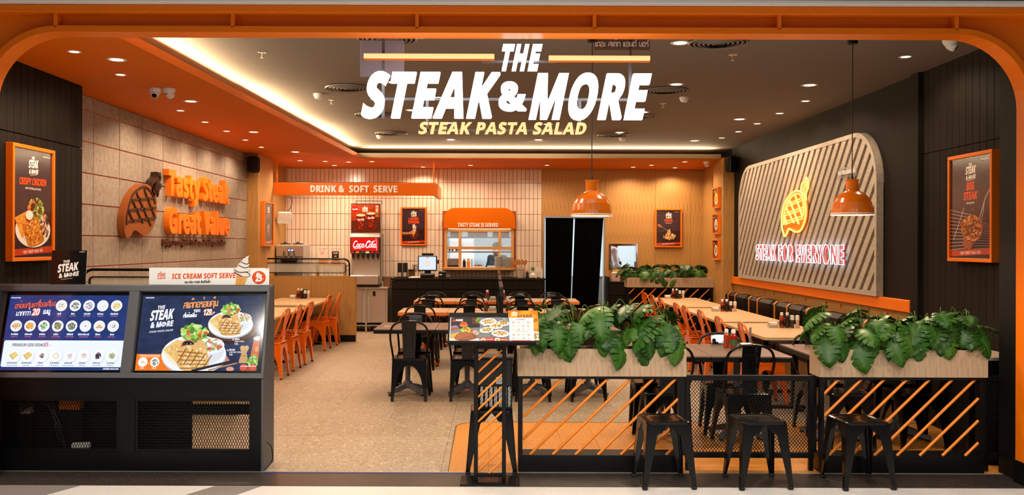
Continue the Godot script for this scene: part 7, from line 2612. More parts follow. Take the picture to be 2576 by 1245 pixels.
func build_posters() -> void:
	var red := Color(0.88, 0.30, 0.10)
	# crispy chicken, left front wall
	var p := poster_base(520, 760, ["CRISPY CHICKEN"], "CRISPY OUTSIDE, JUICY INSIDE", red)
	var c := Vector2(265, 565)
	p.oval(c.x + 8, c.y + 6, 238, 128, Color(0.12, 0.06, 0.06))
	p.oval(c.x, c.y, 235, 126, Color(0.90, 0.87, 0.84))
	p.oval(c.x, c.y - 6, 200, 98, Color(0.83, 0.80, 0.77))
	p.bits(c.x + 30, c.y - 145, 105, 75, [Color(0.55, 0.62, 0.25), Color(0.72, 0.76, 0.4), Color(0.38, 0.45, 0.18), Color(0.35, 0.2, 0.1)], 120, 16)
	p.bits(c.x - 20, c.y - 165, 60, 35, [Color(0.85, 0.4, 0.12), Color(0.3, 0.12, 0.1)], 12, 17)
	p.bits(c.x + 150, c.y - 30, 60, 85, [Color(0.12, 0.09, 0.09), Color(0.25, 0.18, 0.14), Color(0.75, 0.3, 0.1), Color(0.8, 0.75, 0.65)], 80, 10, 1.8)
	p.poly([PackedVector2Array([Vector2(c.x - 245, c.y - 80), Vector2(c.x - 90, c.y - 130), Vector2(c.x - 60, c.y + 10), Vector2(c.x - 150, c.y + 60)])], Color(0.86, 0.56, 0.2))
	p.bits(c.x - 140, c.y - 40, 70, 55, [Color(0.92, 0.66, 0.3), Color(0.76, 0.44, 0.12)], 60, 8)
	p.oval(c.x - 55, c.y - 95, 56, 48, Color(0.6, 0.18, 0.06))
	p.oval(c.x - 55, c.y - 103, 50, 34, Color(0.92, 0.88, 0.82))
	var ck := PackedVector2Array()
	for q in spline([Vector2(-150, -40), Vector2(-40, -30), Vector2(40, -95), Vector2(85, -60), Vector2(100, 10), Vector2(150, 70), Vector2(60, 110), Vector2(-60, 118), Vector2(-110, 50)], 5, true):
		ck.append(c + q)
	p.poly([ck], Color(0.74, 0.43, 0.10))
	p.bits(c.x + 5, c.y + 20, 115, 85, [Color(0.85, 0.55, 0.16), Color(0.66, 0.35, 0.07), Color(0.92, 0.68, 0.28), Color(0.55, 0.27, 0.05)], 330, 7, 1.5)
	poster("framed poster of crispy chicken on the dark planks at the left", V(-3.849, 1.98, 7.295), PI / 2, 0.67, 0.94, p, "poster_chicken", 0.03, 0.06)
	# big steak, right front wall
	p = poster_base(520, 760, ["BIG", "STEAK"], "FOR EVERYONE", red)
	for i in 12:
		p.stroke([Vector2(0, 390 + i * 28), Vector2(300 - i * 6, 440 + i * 22)], 7, Color(0.62, 0.52, 0.5))
		p.stroke([Vector2(300, 470 + i * 22), Vector2(520, 520 + i * 16)], 5, Color(0.45, 0.35, 0.36))
	p.stroke([Vector2(40, 620), Vector2(180, 380)], 8, Color(0.7, 0.6, 0.58))
	p.stroke([Vector2(520, 230), Vector2(440, 330), Vector2(360, 500)], 8, Color(0.75, 0.68, 0.66))
	p.stroke([Vector2(440, 330), Vector2(420, 420), Vector2(390, 510)], 6, Color(0.7, 0.62, 0.6))
	ck = PackedVector2Array()
	for q in spline([Vector2(130, 500), Vector2(230, 445), Vector2(330, 440), Vector2(410, 500), Vector2(400, 580), Vector2(330, 610), Vector2(260, 690), Vector2(160, 660), Vector2(190, 590)], 5, true):
		ck.append(q)
	p.poly([ck], Color(0.62, 0.33, 0.15))
	p.bits(275, 540, 125, 95, [Color(0.75, 0.45, 0.22), Color(0.5, 0.24, 0.1), Color(0.85, 0.6, 0.36), Color(0.4, 0.2, 0.12)], 220, 10, 1.6)
	for i in 5:
		p.stroke([Vector2(160 + i * 20, 500 + i * 26), Vector2(330 + i * 14, 470 + i * 28)], 5, Color(0.35, 0.17, 0.1))
	poster("framed poster of a big steak on the dark planks at the right", V(4.037, 1.978, 7.385), -PI / 2, 0.69, 0.905, p, "poster_steak", 0.03, 0.09)
	# pasta
	p = poster_base(440, 640, ["PASTA"], "ALWAYS DELICIOUS", red)
	p.oval(235, 470, 160, 90, Color(0.1, 0.07, 0.07))
	p.oval(235, 462, 146, 74, Color(0.2, 0.13, 0.12))
	p.bits(235, 470, 110, 55, [Color(0.87, 0.72, 0.45), Color(0.78, 0.55, 0.3), Color(0.93, 0.82, 0.6), Color(0.7, 0.35, 0.18), Color(0.5, 0.3, 0.15)], 130, 6, 3.0)
	p.bits(228, 390, 24, 60, [Color(0.9, 0.78, 0.52), Color(0.8, 0.62, 0.36)], 50, 5, 2.5)
	p.stroke([Vector2(50, 270), Vector2(200, 360)], 8, Color(0.6, 0.36, 0.22))
	p.oval(60, 280, 46, 18, Color(0.68, 0.42, 0.27), 0.6)
	poster("framed pasta poster on the wooden back wall above the planter", V(3.36, 1.983, DB - 0.007), 0.0, 0.52, 0.745, p, "poster_pasta")
	# loaded topping
	p = poster_base(440, 640, ["LOADED", "TOPPING"], "ICE CREAM", red)
	p.oval(225, 455, 95, 95, Color(0.36, 0.12, 0.07))
	p.stroke([Vector2(0, 445), Vector2(110, 445), Vector2(200, 430)], 42, Color(0.72, 0.47, 0.33))
	p.oval(205, 432, 52, 34, Color(0.76, 0.5, 0.36))
	p.poly([PackedVector2Array([Vector2(200, 390), Vector2(268, 390), Vector2(215, 520)])], Color(0.80, 0.58, 0.28))
	p.bits(238, 345, 34, 60, [Color(0.92, 0.88, 0.82), Color(0.85, 0.78, 0.7), Color(0.35, 0.18, 0.12)], 60, 13)
	poster("framed loaded topping ice cream poster on the tiled back wall", V(-1.577, 2.0, DB - 0.002), 0.0, 0.495, 0.74, p, "poster_topping")
	# narrow one on the left pilaster
	p = poster_base(440, 640, ["SOFT"], "SERVE", red)
	p.oval(220, 420, 90, 90, Color(0.45, 0.16, 0.08))
	p.bits(220, 400, 50, 70, [Color(0.9, 0.86, 0.8), Color(0.8, 0.7, 0.6), Color(0.4, 0.2, 0.12)], 60, 15)
	poster("framed poster seen edge-on on the wooden pilaster beside the drink fascia", V(-3.862, 1.985, 14.95), PI / 2, 0.62, 0.75, p, "poster_side")
	# three small frames
	var k := 0
	for y in [2.47, 2.023, 1.578]:
		var q := Print.new(220, 220, Color(0.2, 0.14, 0.15), self)
		q.mottle(0.3, 0.02)
		q.poly([PackedVector2Array([Vector2(0, 200), Vector2(220, 175), Vector2(220, 220), Vector2(0, 220)])], Color(0.45, 0.28, 0.14))
		if k == 0:
			q.oval(115, 130, 76, 60, Color(0.8, 0.78, 0.72))
			q.bits(115, 105, 55, 55, [Color(0.9, 0.65, 0.12), Color(0.95, 0.78, 0.3), Color(0.75, 0.48, 0.08)], 50, 16)
		else:
			q.oval(112, 120, 70, 70, Color(0.86, 0.83, 0.77))
			q.bits(112, 120, 48, 48, [[Color(0.7, 0.5, 0.45), Color(0.85, 0.75, 0.7), Color(0.5, 0.3, 0.25)], [Color(0.6, 0.65, 0.35), Color(0.75, 0.72, 0.5), Color(0.4, 0.45, 0.2)]][k - 1], 60, 10)
		tiny_words(q, 40, 36, 44, 12, Color(0.85, 0.82, 0.78))
		poster("small orange framed food picture on the right wooden pilaster, %s of three" % ["top", "middle", "bottom"][k], V(3.855, y, 15.32), -PI / 2, 0.4, 0.36, q, "small_frame_%d" % k, 0.025, 0.05, "small framed pictures")
		k += 1


# ---------------------------------------------------------------- menu stand by the entrance
func build_menu_stand() -> void:
	var t := thing("menu_stand", "black menu stand with slanting orange rods in the middle of the entrance", "stand", V(-0.03, 0, 6.19))
	piece(t, "base_plate", bxm(Vector3(0.41, 0.012, 0.24), 0.003, Vector3(0, 0.006, 0)), M.black_gloss)
	var f := MB.new()
	for x in [-0.098, 0.098]:
		add_box(f, x - 0.014, x + 0.014, 0.012, 0.96, -0.02, 0.02, 0.002)
	add_box(f, -0.084, 0.084, 0.035, 0.06, -0.015, 0.015, 0.001)
	add_box(f, -0.084, 0.084, 0.93, 0.96, -0.015, 0.015, 0.001)
	piece(t, "post_frame", f, M.black_metal)
	var y := -0.1
	while y < 0.95:
		var a := Vector2(-0.084, y)
		var b := Vector2(0.084, y + 0.158)
		if a.y < 0.06:
			a = Vector2(-0.084 + (0.06 - y) / 0.158 * 0.168, 0.06)
		if b.y > 0.93:
			b = Vector2(-0.084 + (0.93 - y) / 0.158 * 0.168, 0.93)
		if b.y - a.y > 0.02:
			var r := MB.new()
			r.tube([Vector3(a.x, a.y, 0.004), Vector3(b.x, b.y, 0.004)], 0.0075, 8)
			piece(t, "rod", r, M.orange_rod)
		y += 0.0865
	var tilt := Basis(Vector3.RIGHT, -PI / 4)
	var o := Vector3(0.01, 0.975, 0.15)
	piece(t, "tray", bxm(Vector3(0.605, 0.285, 0.012), 0.003, Vector3(0, 0.1425, -0.006)), M.black_matte, Transform3D(tilt, o))
	piece(t, "tray_lip", bxm(Vector3(0.605, 0.018, 0.035), 0.003, Vector3(0, 0.002, 0.014)), M.black_matte, Transform3D(tilt, o))
	piece(t, "neck", bxm(Vector3(0.12, 0.05, 0.1), 0.004, Vector3(0, 0.975, 0.03)), M.black_metal)
	# open menu
	var mb := thing("open_menu", "open picture menu lying on the black menu stand", "menu", V(-0.02, 0.975, 6.04))
	var p1 := Print.new(380, 330, Color(0.16, 0.16, 0.18), self)
	p1.mottle(0.2, 0.01)
	p1.poly([PackedVector2Array([Vector2(0, 170), Vector2(380, 130), Vector2(380, 330), Vector2(0, 330)])], Color(0.42, 0.44, 0.46))
	p1.rect(280, 0, 370, 90, Color(0.35, 0.2, 0.12))
	p1.bits(365, 30, 40, 40, [Color(0.3, 0.55, 0.2), Color(0.45, 0.65, 0.3)], 40, 9)
	p1.oval(50, 130, 50, 22, Color(0.5, 0.45, 0.62))
	p1.oval(50, 150, 70, 14, Color(0.55, 0.32, 0.18))
	p1.oval(170, 108, 54, 26, Color(0.72, 0.45, 0.22))
	p1.bits(170, 84, 36, 18, [Color(0.8, 0.2, 0.1), Color(0.9, 0.32, 0.15)], 14, 14)
	p1.oval(38, 42, 20, 14, Color(0.8, 0.15, 0.1))
	p1.text("PORK", 62, 52, 24, Color(0.96, 0.96, 0.96), 1.1, 0.0, 0, 0.03)
	p1.oval(190, 300, 210, 38, Color(0.9, 0.9, 0.9))
	p1.bits(210, 175, 75, 34, [Color(0.45, 0.68, 0.2), Color(0.65, 0.82, 0.35), Color(0.85, 0.25, 0.12)], 60, 12)
	p1.bits(335, 210, 50, 34, [Color(0.93, 0.85, 0.78), Color(0.85, 0.5, 0.4), Color(0.6, 0.5, 0.3)], 50, 9)
	p1.poly([PackedVector2Array([Vector2(0, 220), Vector2(110, 200), Vector2(80, 285), Vector2(0, 280)])], Color(0.88, 0.58, 0.26))
	var body := PackedVector2Array()
	for q in spline([Vector2(60, 290), Vector2(90, 225), Vector2(180, 200), Vector2(290, 215), Vector2(350, 265), Vector2(290, 300), Vector2(170, 318)], 5, true):
		body.append(q)
	p1.poly([body], Color(0.50, 0.30, 0.22))
	for i in 8:
		p1.stroke([Vector2(80 + i * 32, 306 - i * 2), Vector2(140 + i * 26, 214 + i * 3)], 6, Color(0.3, 0.15, 0.12))
		p1.stroke([Vector2(70 + i * 4, 295 - i * 10), Vector2(340 - i * 12, 285 - i * 11)], 4, Color(0.72, 0.45, 0.3))
	var p2 := Print.new(380, 330, Color(0.42, 0.44, 0.46), self)
	p2.mottle(0.12, 0.01)
	for q in [[110.0, 60.0, 108.0, 48.0], [300.0, 78.0, 76.0, 36.0], [210.0, 122.0, 84.0, 36.0], [85.0, 170.0, 88.0, 38.0], [265.0, 216.0, 112.0, 48.0]]:
		p2.oval(q[0], q[1] + 8, q[2], q[3], Color(0.3, 0.31, 0.33))
		p2.oval(q[0], q[1], q[2], q[3], Color(0.92, 0.92, 0.91))
		p2.bits(q[0], q[1] - 6, q[2] * 0.75, q[3] * 0.62, [Color(0.86, 0.56, 0.2), Color(0.6, 0.32, 0.14), Color(0.92, 0.7, 0.36), Color(0.45, 0.58, 0.22), Color(0.5, 0.25, 0.12)], 90, 8)
	p2.poly([PackedVector2Array([Vector2(0, 268), Vector2(380, 285), Vector2(380, 330), Vector2(0, 330)])], Color(0.82, 0.18, 0.08))
	for x in [45.0, 225.0]:
		p2.oval(x, 300, 34, 24, Color(0.93, 0.93, 0.9))
		p2.bits(x, 300, 20, 13, [Color(0.5, 0.6, 0.3), Color(0.8, 0.5, 0.25)], 24, 7)
	tiny_words(p2, 130, 300, 80, 9, Color(0.96, 0.9, 0.88))
	tiny_words(p2, 310, 300, 90, 9, Color(0.96, 0.9, 0.88))
	tiny_words(p2, 320, 20, 40, 9, Color(0.85, 0.85, 0.85))
	tiny_words(p2, 60, 112, 40, 8, Color(0.85, 0.85, 0.85))
	var p3 := Print.new(300, 330, Color(0.90, 0.90, 0.91), self)
	tiny_words(p3, 150, 30, 120, 12, Color(0.55, 0.12, 0.12))
	for j in 5:
		for i in 4:
			var x := 54.0 + i * 62
			var yy := 62.0 + j * 48 + (22 if j > 2 else 0)
			p3.oval(x, yy, 22, 13, Color(0.80, 0.79, 0.78))
			p3.bits(x, yy, 14, 8, [[Color(0.86, 0.55, 0.35), Color(0.8, 0.4, 0.2)], [Color(0.55, 0.6, 0.4), Color(0.75, 0.7, 0.5)], [Color(0.7, 0.6, 0.55), Color(0.9, 0.85, 0.6)]][(i + j) % 3], 14, 5)
			tiny_words(p3, x, yy + 24, 26, 5, Color(0.6, 0.6, 0.6))
	tiny_words(p3, 150, 188, 160, 8, Color(0.8, 0.3, 0.35))
	p3.rect(20, 300, 290, 330, Color(0.8, 0.16, 0.1))
	var k := 0
	for r in [[-0.285, -0.083, p1], [-0.083, 0.122, p2], [0.122, 0.287, p3]]:
		# a page is a gently curled sheet
		var m := MB.new()
		var w: float = r[1] - r[0]
		for i in 8:
			var a := i / 8.0
			var b := (i + 1) / 8.0
			var z := func(q: float) -> float: return 0.006 + 0.008 * sin(q * PI) * (1.0 if k < 2 else 0.3)
			m.quad(Vector3(r[0] + w * a, 0.012, z.call(a)), Vector3(r[0] + w * b, 0.012, z.call(b)), Vector3(r[0] + w * b, 0.232, z.call(b)), Vector3(r[0] + w * a, 0.232, z.call(a)), [Vector2(a, 1), Vector2(b, 1), Vector2(b, 0), Vector2(a, 0)])
			m.quad(Vector3(r[0] + w * a, 0.232, z.call(a) - 0.002), Vector3(r[0] + w * b, 0.232, z.call(b) - 0.002), Vector3(r[0] + w * b, 0.012, z.call(b) - 0.002), Vector3(r[0] + w * a, 0.012, z.call(a) - 0.002), [Vector2(0.01, 0.99), Vector2(0.02, 0.99), Vector2(0.02, 0.98), Vector2(0.01, 0.98)])
		piece(mb, "page", m, print_mat("menu_page_%d" % k, r[2], 0.3), Transform3D(tilt, Vector3.ZERO))
		k += 1
	piece(mb, "cover", bxm(Vector3(0.58, 0.228, 0.003), 0.0, Vector3(0.0, 0.122, 0.0025)), M.white_plastic, Transform3D(tilt, Vector3.ZERO))
	var fl := thing("orange_leaflet", "orange leaflet standing behind the open menu on the menu stand", "leaflet", V(-0.02, 0.975, 6.04))
	var p4 := Print.new(300, 420, Color(0.93, 0.42, 0.06), self)
	p4.bits(150, 160, 150, 160, [Color(0.95, 0.5, 0.1), Color(0.96, 0.56, 0.14)], 40, 40)
	brand(p4, 60, 50, 26, Color(0.97, 0.93, 0.85), Color(0.9, 0.4, 0.1), -0.08)
	p4.text("STEAK", 90, 96, 38, Color(0.2, 0.16, 0.2), 1.0, 0.0, 0, 0.0, -0.05)
	p4.text("LOAD", 150, 150, 40, Color(0.5, 0.14, 0.14), 1.0, 0.0, 0, 0.02, -0.03)
	p4.oval(262, 330, 70, 60, Color(0.9, 0.9, 0.9))
	p4.bits(270, 330, 40, 34, [Color(0.6, 0.35, 0.2), Color(0.85, 0.6, 0.3), Color(0.4, 0.5, 0.2)], 30, 10)
	p4.rect(0, 380, 300, 420, Color(0.2, 0.08, 0.06))
	var lf := MB.new()
	lf.quad(Vector3(0.115, 0.01, 0.0015), Vector3(0.325, 0.01, 0.0015), Vector3(0.325, 0.305, 0.0015), Vector3(0.115, 0.305, 0.0015))
	piece(fl, "print", lf, print_mat("leaflet", p4, 0.35), Transform3D(tilt, Vector3(0, 0, -0.0005)))
	piece(fl, "sheet", bxm(Vector3(0.21, 0.295, 0.001), 0.0, Vector3(0.22, 0.1575, 0.0005)), M.paper, Transform3D(tilt, Vector3(0, 0, -0.0005)))
	# basket on the stool behind the stand
	var bk := thing("basket", "black lidded basket with slotted sides on the stool behind the menu stand", "basket", V(-0.01, 0.456, 6.56))
	var sl := MB.new()
	for j in 5:
		for i in 15:
			var x := -0.126 + i * 0.018
			sl.bar(Vector3(x - 0.006, 0.015 + j * 0.032, 0.1), Vector3(x + 0.006, 0.04 + j * 0.032, 0.1), 0.007, 0.004)
	piece(bk, "slotted_front", sl, M.black_plastic)
	var wl := MB.new()
	add_box(wl, -0.14, -0.132, 0.0, 0.36, -0.1, 0.1, 0.002)
	add_box(wl, 0.132, 0.14, 0.0, 0.36, -0.1, 0.1, 0.002)
	add_box(wl, -0.132, 0.132, 0.0, 0.36, -0.1, -0.092, 0.002)
	add_box(wl, -0.132, 0.132, 0.17, 0.36, 0.092, 0.1, 0.002)
	add_box(wl, -0.132, 0.132, 0.0, 0.012, -0.092, 0.1, 0.002)
	piece(bk, "walls", wl, M.black_plastic)
	piece(bk, "lid", bxm(Vector3(0.29, 0.02, 0.21), 0.005, Vector3(0, 0.37, 0)), M.black_plastic)
	var lp := Print.new(96, 64, Color(0.72, 0.73, 0.74), self)
	for i in 5:
		tiny_words(lp, 44, 14 + i * 11, 70, 6, Color(0.35, 0.36, 0.38))
	flat(bk, "paper_label", 0.055, 0.05, Vector3(0.05, 0.21, 0.1008), print_mat("basket_label", lp, 0.5))
	k = 0
	for c in ["green_label", "yellow", "paper", "orange_sauce", "paper", "steel_dull", "paper"]:
		var b := thing("menu_card", "folded menu card standing in the black basket, %s from the left" % ORD[k], "card", V(-0.1 + k * 0.034, 0.469, 6.55), 0.1, "menu cards in the basket")
		piece(b, "card", bxm(Vector3(0.02, 0.15, 0.14), 0.002, Vector3(0, 0.075, 0)), M[c])
		piece(b, "spine", bxm(Vector3(0.022, 0.15, 0.006), 0.002, Vector3(0, 0.075, 0.071)), M.paper)
		k += 1


# ---------------------------------------------------------------- things on the tables
func bottle(called: String, label: String, at: Vector3, r: float, h: float, fill: Material, cap: Material, group: String, band: Material = null) -> Node3D:
	var t := thing(called, label, "bottle", at, 0.0, group)
	var b := MB.new()
	b.lathe([Vector2(0.0, 0.0), Vector2(r * 0.94, 0.001), Vector2(r, 0.006), Vector2(r, h * 0.55), Vector2(r * 0.96, h * 0.68), Vector2(r * 0.55, h * 0.8), Vector2(r * 0.5, h * 0.84)], 16)
	piece(t, "body", b, fill)
	var c := MB.new()
	c.lathe([Vector2(r * 0.6, h * 0.8), Vector2(r * 0.7, h * 0.82), Vector2(r * 0.66, h * 0.97), Vector2(r * 0.4, h), Vector2(0.0, h)], 14)
	piece(t, "cap", c, cap)
	if band:
		var l := MB.new()
		l.lathe([Vector2(r * 1.01, h * 0.18), Vector2(r * 1.01, h * 0.48)], 16)
		piece(t, "label_band", l, band)
	return t


func shaker(called: String, label: String, at: Vector3, fill: Material, group: String) -> void:
	var t := thing(called, label, "shaker", at, 0.0, group)
	var b := MB.new()
	b.lathe([Vector2(0.0, 0.0), Vector2(0.02, 0.001), Vector2(0.022, 0.01), Vector2(0.019, 0.05), Vector2(0.021, 0.085), Vector2(0.0, 0.085)], 14)
	piece(t, "body", b, fill)
	var c := MB.new()
	c.lathe([Vector2(0.022, 0.085), Vector2(0.023, 0.09), Vector2(0.022, 0.13), Vector2(0.016, 0.138), Vector2(0.0, 0.139)], 14)
	piece(t, "grinder_cap", c, M.white_plastic)


func napkin_box(label: String, at: Vector3, group: String) -> void:
	var t := thing("napkin_box", label, "napkin box", at, 0.0, group)
	var m := MB.new()
	add_box(m, -0.05, 0.05, 0.0, 0.006, -0.04, 0.04)
	for x in [-0.048, 0.048]:
		add_box(m, x - 0.002, x + 0.002, 0.006, 0.055, -0.04, 0.04)
	add_box(m, -0.046, 0.046, 0.006, 0.055, -0.04, -0.036)
	add_box(m, -0.046, 0.046, 0.006, 0.03, 0.036, 0.04)
	piece(t, "steel_tray", m, M.steel)
	piece(t, "napkins", bxm(Vector3(0.085, 0.05, 0.065), 0.004, Vector3(0, 0.034, 0)), M.paper)


func menu_card(label: String, at: Vector3, turn: float) -> void:
	var t := thing("table_card", label, "table card", at, turn, "black table cards")
	piece(t, "card", bxm(Vector3(0.11, 0.14, 0.006), 0.001, Vector3(0, 0.075, 0)), M.black_plastic, Transform3D(Basis(Vector3.RIGHT, -0.12), Vector3.ZERO))
	var p := Print.new(110, 140, Color(0.04, 0.035, 0.03), self)
	tiny_words(p, 55, 60, 70, 12, Color(0.75, 0.65, 0.55))
	tiny_words(p, 55, 90, 80, 12, Color(0.7, 0.4, 0.2))
	if not M.has("table_card_print"):
		print_mat("table_card_print", p, 0.4)
	flat(t, "print", 0.104, 0.134, Vector3(0, 0.075, 0.0045), M.table_card_print)
	t.get_node("print").transform = Transform3D(Basis(Vector3.RIGHT, -0.12), Vector3(0, 0.0752, -0.0045))
	piece(t, "foot", bxm(Vector3(0.1, 0.008, 0.05), 0.002, Vector3(0, 0.004, -0.01)), M.black_plastic)


func build_table_things() -> void:
	var sets := [[3.2, 9.75, "nearest table by the bench"], [3.15, 12.1, "middle table by the bench"], [3.05, 14.95, "farthest table by the bench"], [-3.2, 12.0, "nearer table by the left wall"], [-3.2, 14.6, "farther table by the left wall"]]
	for s in sets:
		var x: float = s[0]
		var d: float = s[1]
		var g := "sauces on the wall tables"
		bottle("sauce_bottle", "orange chilli sauce bottle with white cap on the " + s[2], V(x - 0.04, 0.75, d), 0.025, 0.17, M.orange_sauce, M.white_plastic, g, M.dark_sauce)
		bottle("sauce_bottle", "dark brown sauce bottle with white cap on the " + s[2], V(x + 0.018, 0.75, d - 0.01), 0.025, 0.17, M.dark_sauce, M.white_plastic, g, M.dark_sauce)
		shaker("pepper_grinder", "pepper grinder with white cap on the " + s[2], V(x + 0.075, 0.75, d), M.pepper, g)
		shaker("salt_grinder", "pink salt grinder with white cap on the " + s[2], V(x + 0.13, 0.75, d - 0.01), M.salt, g)
		napkin_box("steel napkin tray on the " + s[2], V(x - 0.13, 0.75, d + 0.02), "napkin trays")
		menu_card("small black table card standing on the " + s[2], V(x + 0.04, 0.75, d + 0.12), 0.0)
	var k := 0
	for q in [[-0.06, 14.3, "back row left of the divider"], [0.2, 14.3, "back row right of the divider"], [-0.06, 12.0, "middle row left of the divider"], [0.24, 12.0, "middle row right of the divider"], [-0.07, 9.75, "front row left of the divider"]]:
		bottle("ketchup_bottle", "red ketchup bottle with white cap on the %s" % q[2], V(q[0] - 0.06, 0.75, q[1]), 0.03, 0.17, M.red_sauce, M.white_plastic, "ketchup bottles on the cafe tables", M.green_label)
		napkin_box("steel napkin tray on the %s" % q[2], V(q[0] + 0.0 + 0.03, 0.75, q[1] + 0.13), "napkin trays")
		k += 1
	bottle("ketchup_bottle", "red ketchup bottle on the dark table behind the wire mesh gate", V(2.09, 0.75, 7.75), 0.03, 0.17, M.red_sauce, M.white_plastic, "ketchup bottles on the cafe tables", M.green_label)
	bottle("sauce_bottle", "brown sauce bottle on the dark table behind the wire mesh gate", V(2.055, 0.75, 7.85), 0.026, 0.165, M.orange_sauce, M.white_plastic, "sauces on the wall tables")
	napkin_box("steel napkin tray on the dark table behind the wire mesh gate", V(2.18, 0.75, 7.68), "napkin trays")
	var c := thing("acrylic_card_stand", "slim dark card stand on the dark table behind the wire mesh gate", "card stand", V(2.28, 0.75, 7.9), 1.2)
	piece(c, "card", bxm(Vector3(0.1, 0.17, 0.012), 0.002, Vector3(0, 0.09, 0)), M.cast_grey)
	piece(c, "foot", bxm(Vector3(0.1, 0.01, 0.05), 0.002, Vector3(0, 0.005, 0)), M.black_plastic)
	var rc := thing("receipt", "thin paper slip on the front dark cafe table, far left corner", "paper slip", V(-1.18, 0.75, 9.75), 0.3)
	piece(rc, "paper", bxm(Vector3(0.07, 0.002, 0.05), 0.0, Vector3(0, 0.0015, 0)), M.paper)
	piece(rc, "print", bxm(Vector3(0.055, 0.001, 0.012), 0.0, Vector3(0, 0.003, 0)), M.crate_red)


# ---------------------------------------------------------------- things on the back counter
func build_counter_things() -> void:
	# till
	var t := thing("pos_terminal", "black till with a lit touch screen on the service counter", "till", V(-1.27, 1.0225, 16.75))
	var foot := MB.new()
	foot.box(Vector3(0, 0.04, 0.0), Vector3(0.26, 0.08, 0.2), 0.02)
	foot.box(Vector3(0, 0.12, -0.03), Vector3(0.12, 0.12, 0.06), 0.015)
	piece(t, "base", foot, M.black_plastic)
	piece(t, "screen_case", bxm(Vector3(0.36, 0.29, 0.04), 0.01, Vector3(0, 0.27, 0.04)), M.black_plastic)
	var p := Print.new(340, 260, Color(0.86, 0.90, 0.96), self)
	for j in 4:
		for i in 3:
			p.rect(125 + i * 32, 75 + j * 30, 152 + i * 32, 100 + j * 30, Color(0.93, 0.84, 0.76))
	p.rect(155, 8, 180, 24, Color(0.75, 0.2, 0.25))
	flat(t, "screen_picture", 0.32, 0.245, Vector3(0, 0.272, 0.0612), print_mat("till_screen", p, 0.15, 1.1))
	piece(t, "customer_display", bxm(Vector3(0.22, 0.05, 0.03), 0.006, Vector3(0, 0.44, 0.0)), M.black_plastic)
	piece(t, "display_post", bxm(Vector3(0.03, 0.12, 0.02), 0.002, Vector3(0, 0.4, 0.01)), M.black_plastic)
	piece(t, "card_reader", bxm(Vector3(0.03, 0.08, 0.05), 0.006, Vector3(0.2, 0.3, 0.04)), M.black_plastic)
	var pr := thing("receipt_printer", "small black receipt printer right of the till", "printer", V(-0.99, 1.0225, 16.75))
	piece(pr, "body", bxm(Vector3(0.14, 0.12, 0.16), 0.012, Vector3(0, 0.06, 0)), M.black_plastic)
	piece(pr, "paper", bxm(Vector3(0.05, 0.02, 0.02), 0.0, Vector3(-0.03, 0.06, 0.08)), M.paper)
	var k := 0
	for x in [-1.79, -1.69]:
		var b := thing("black_holder", "tall black box with a pale label on the counter's left end, %s of two" % ["left", "right"][k], "box", V(x, 1.0225, 16.72), 0.0, "black boxes on the counter")
		piece(b, "body", bxm(Vector3(0.085, 0.28, 0.12), 0.006, Vector3(0, 0.14, 0)), M.black_plastic)
		piece(b, "label", bxm(Vector3(0.06, 0.08, 0.004), 0.0, Vector3(0, 0.06, 0.061)), M.clay)
		k += 1
	var cb := thing("cardboard_box", "open brown cardboard box beside the black boxes on the counter", "box", V(-1.575, 1.0225, 16.78))
	piece(cb, "body", bxm(Vector3(0.12, 0.15, 0.12), 0.002, Vector3(0, 0.075, 0)), M.cardboard)
	piece(cb, "flap", bxm(Vector3(0.13, 0.006, 0.06), 0.0, Vector3(0, 0.154, 0.08)), M.cardboard)
	var bb := thing("brown_bin", "dark brown box between the cola dispenser and the counter", "box", V(-2.055, 0.845, 16.95))
	piece(bb, "body", bxm(Vector3(0.13, 0.17, 0.2), 0.004, Vector3(0, 0.085, 0)), M.cardboard)
	piece(bb, "rim", bxm(Vector3(0.14, 0.015, 0.21), 0.003, Vector3(0, 0.17, 0)), M.cardboard)
	for q in [[-1.56, "left"], [-1.46, "right"]]:
		var so := thing("wall_socket", "cream wall socket plate on the tiles beside the till, %s of two" % q[1], "socket", V(q[0], 1.14, DB - 0.002), 0.0, "wall sockets by the till")
		piece(so, "plate", bxm(Vector3(0.085, 0.13, 0.012), 0.003, Vector3(0, 0.065, 0.006)), M.clay)
		for y in [0.04, 0.09]:
			piece(so, "outlet", bxm(Vector3(0.03, 0.025, 0.004), 0.0, Vector3(0, y, 0.013)), M.black_plastic)
	var cl := thing("white_cloth", "folded white cloth lying on the counter in front of the till", "cloth", V(-1.5, 1.0225, 16.52), 0.1)
	piece(cl, "fold", bxm(Vector3(0.22, 0.018, 0.09), 0.008, Vector3(0, 0.009, 0)), M.paper)
	piece(cl, "upper_fold", bxm(Vector3(0.17, 0.014, 0.07), 0.006, Vector3(0.02, 0.024, 0)), M.paper)
	var wr := thing("till_cable", "black cable from the wall socket down to the till", "cable", V(-1.47, 1.0225, 16.95))
	var m := MB.new()
	m.tube(spline([Vector3(0.0, 0.17, -0.235), Vector3(0.03, 0.1, -0.1), Vector3(0.1, 0.04, 0.05), Vector3(0.13, 0.006, 0.15)], 6), 0.004, 6)
	piece(wr, "cord", m, M.wire)
	# plates on the sill
	var pm := MB.new()
	pm.lathe([Vector2(0.0, 0.0), Vector2(0.06, 0.0), Vector2(0.095, 0.012), Vector2(0.097, 0.014), Vector2(0.06, 0.004), Vector2(0.0, 0.003)], 24)
	var pmesh := pm.mesh()
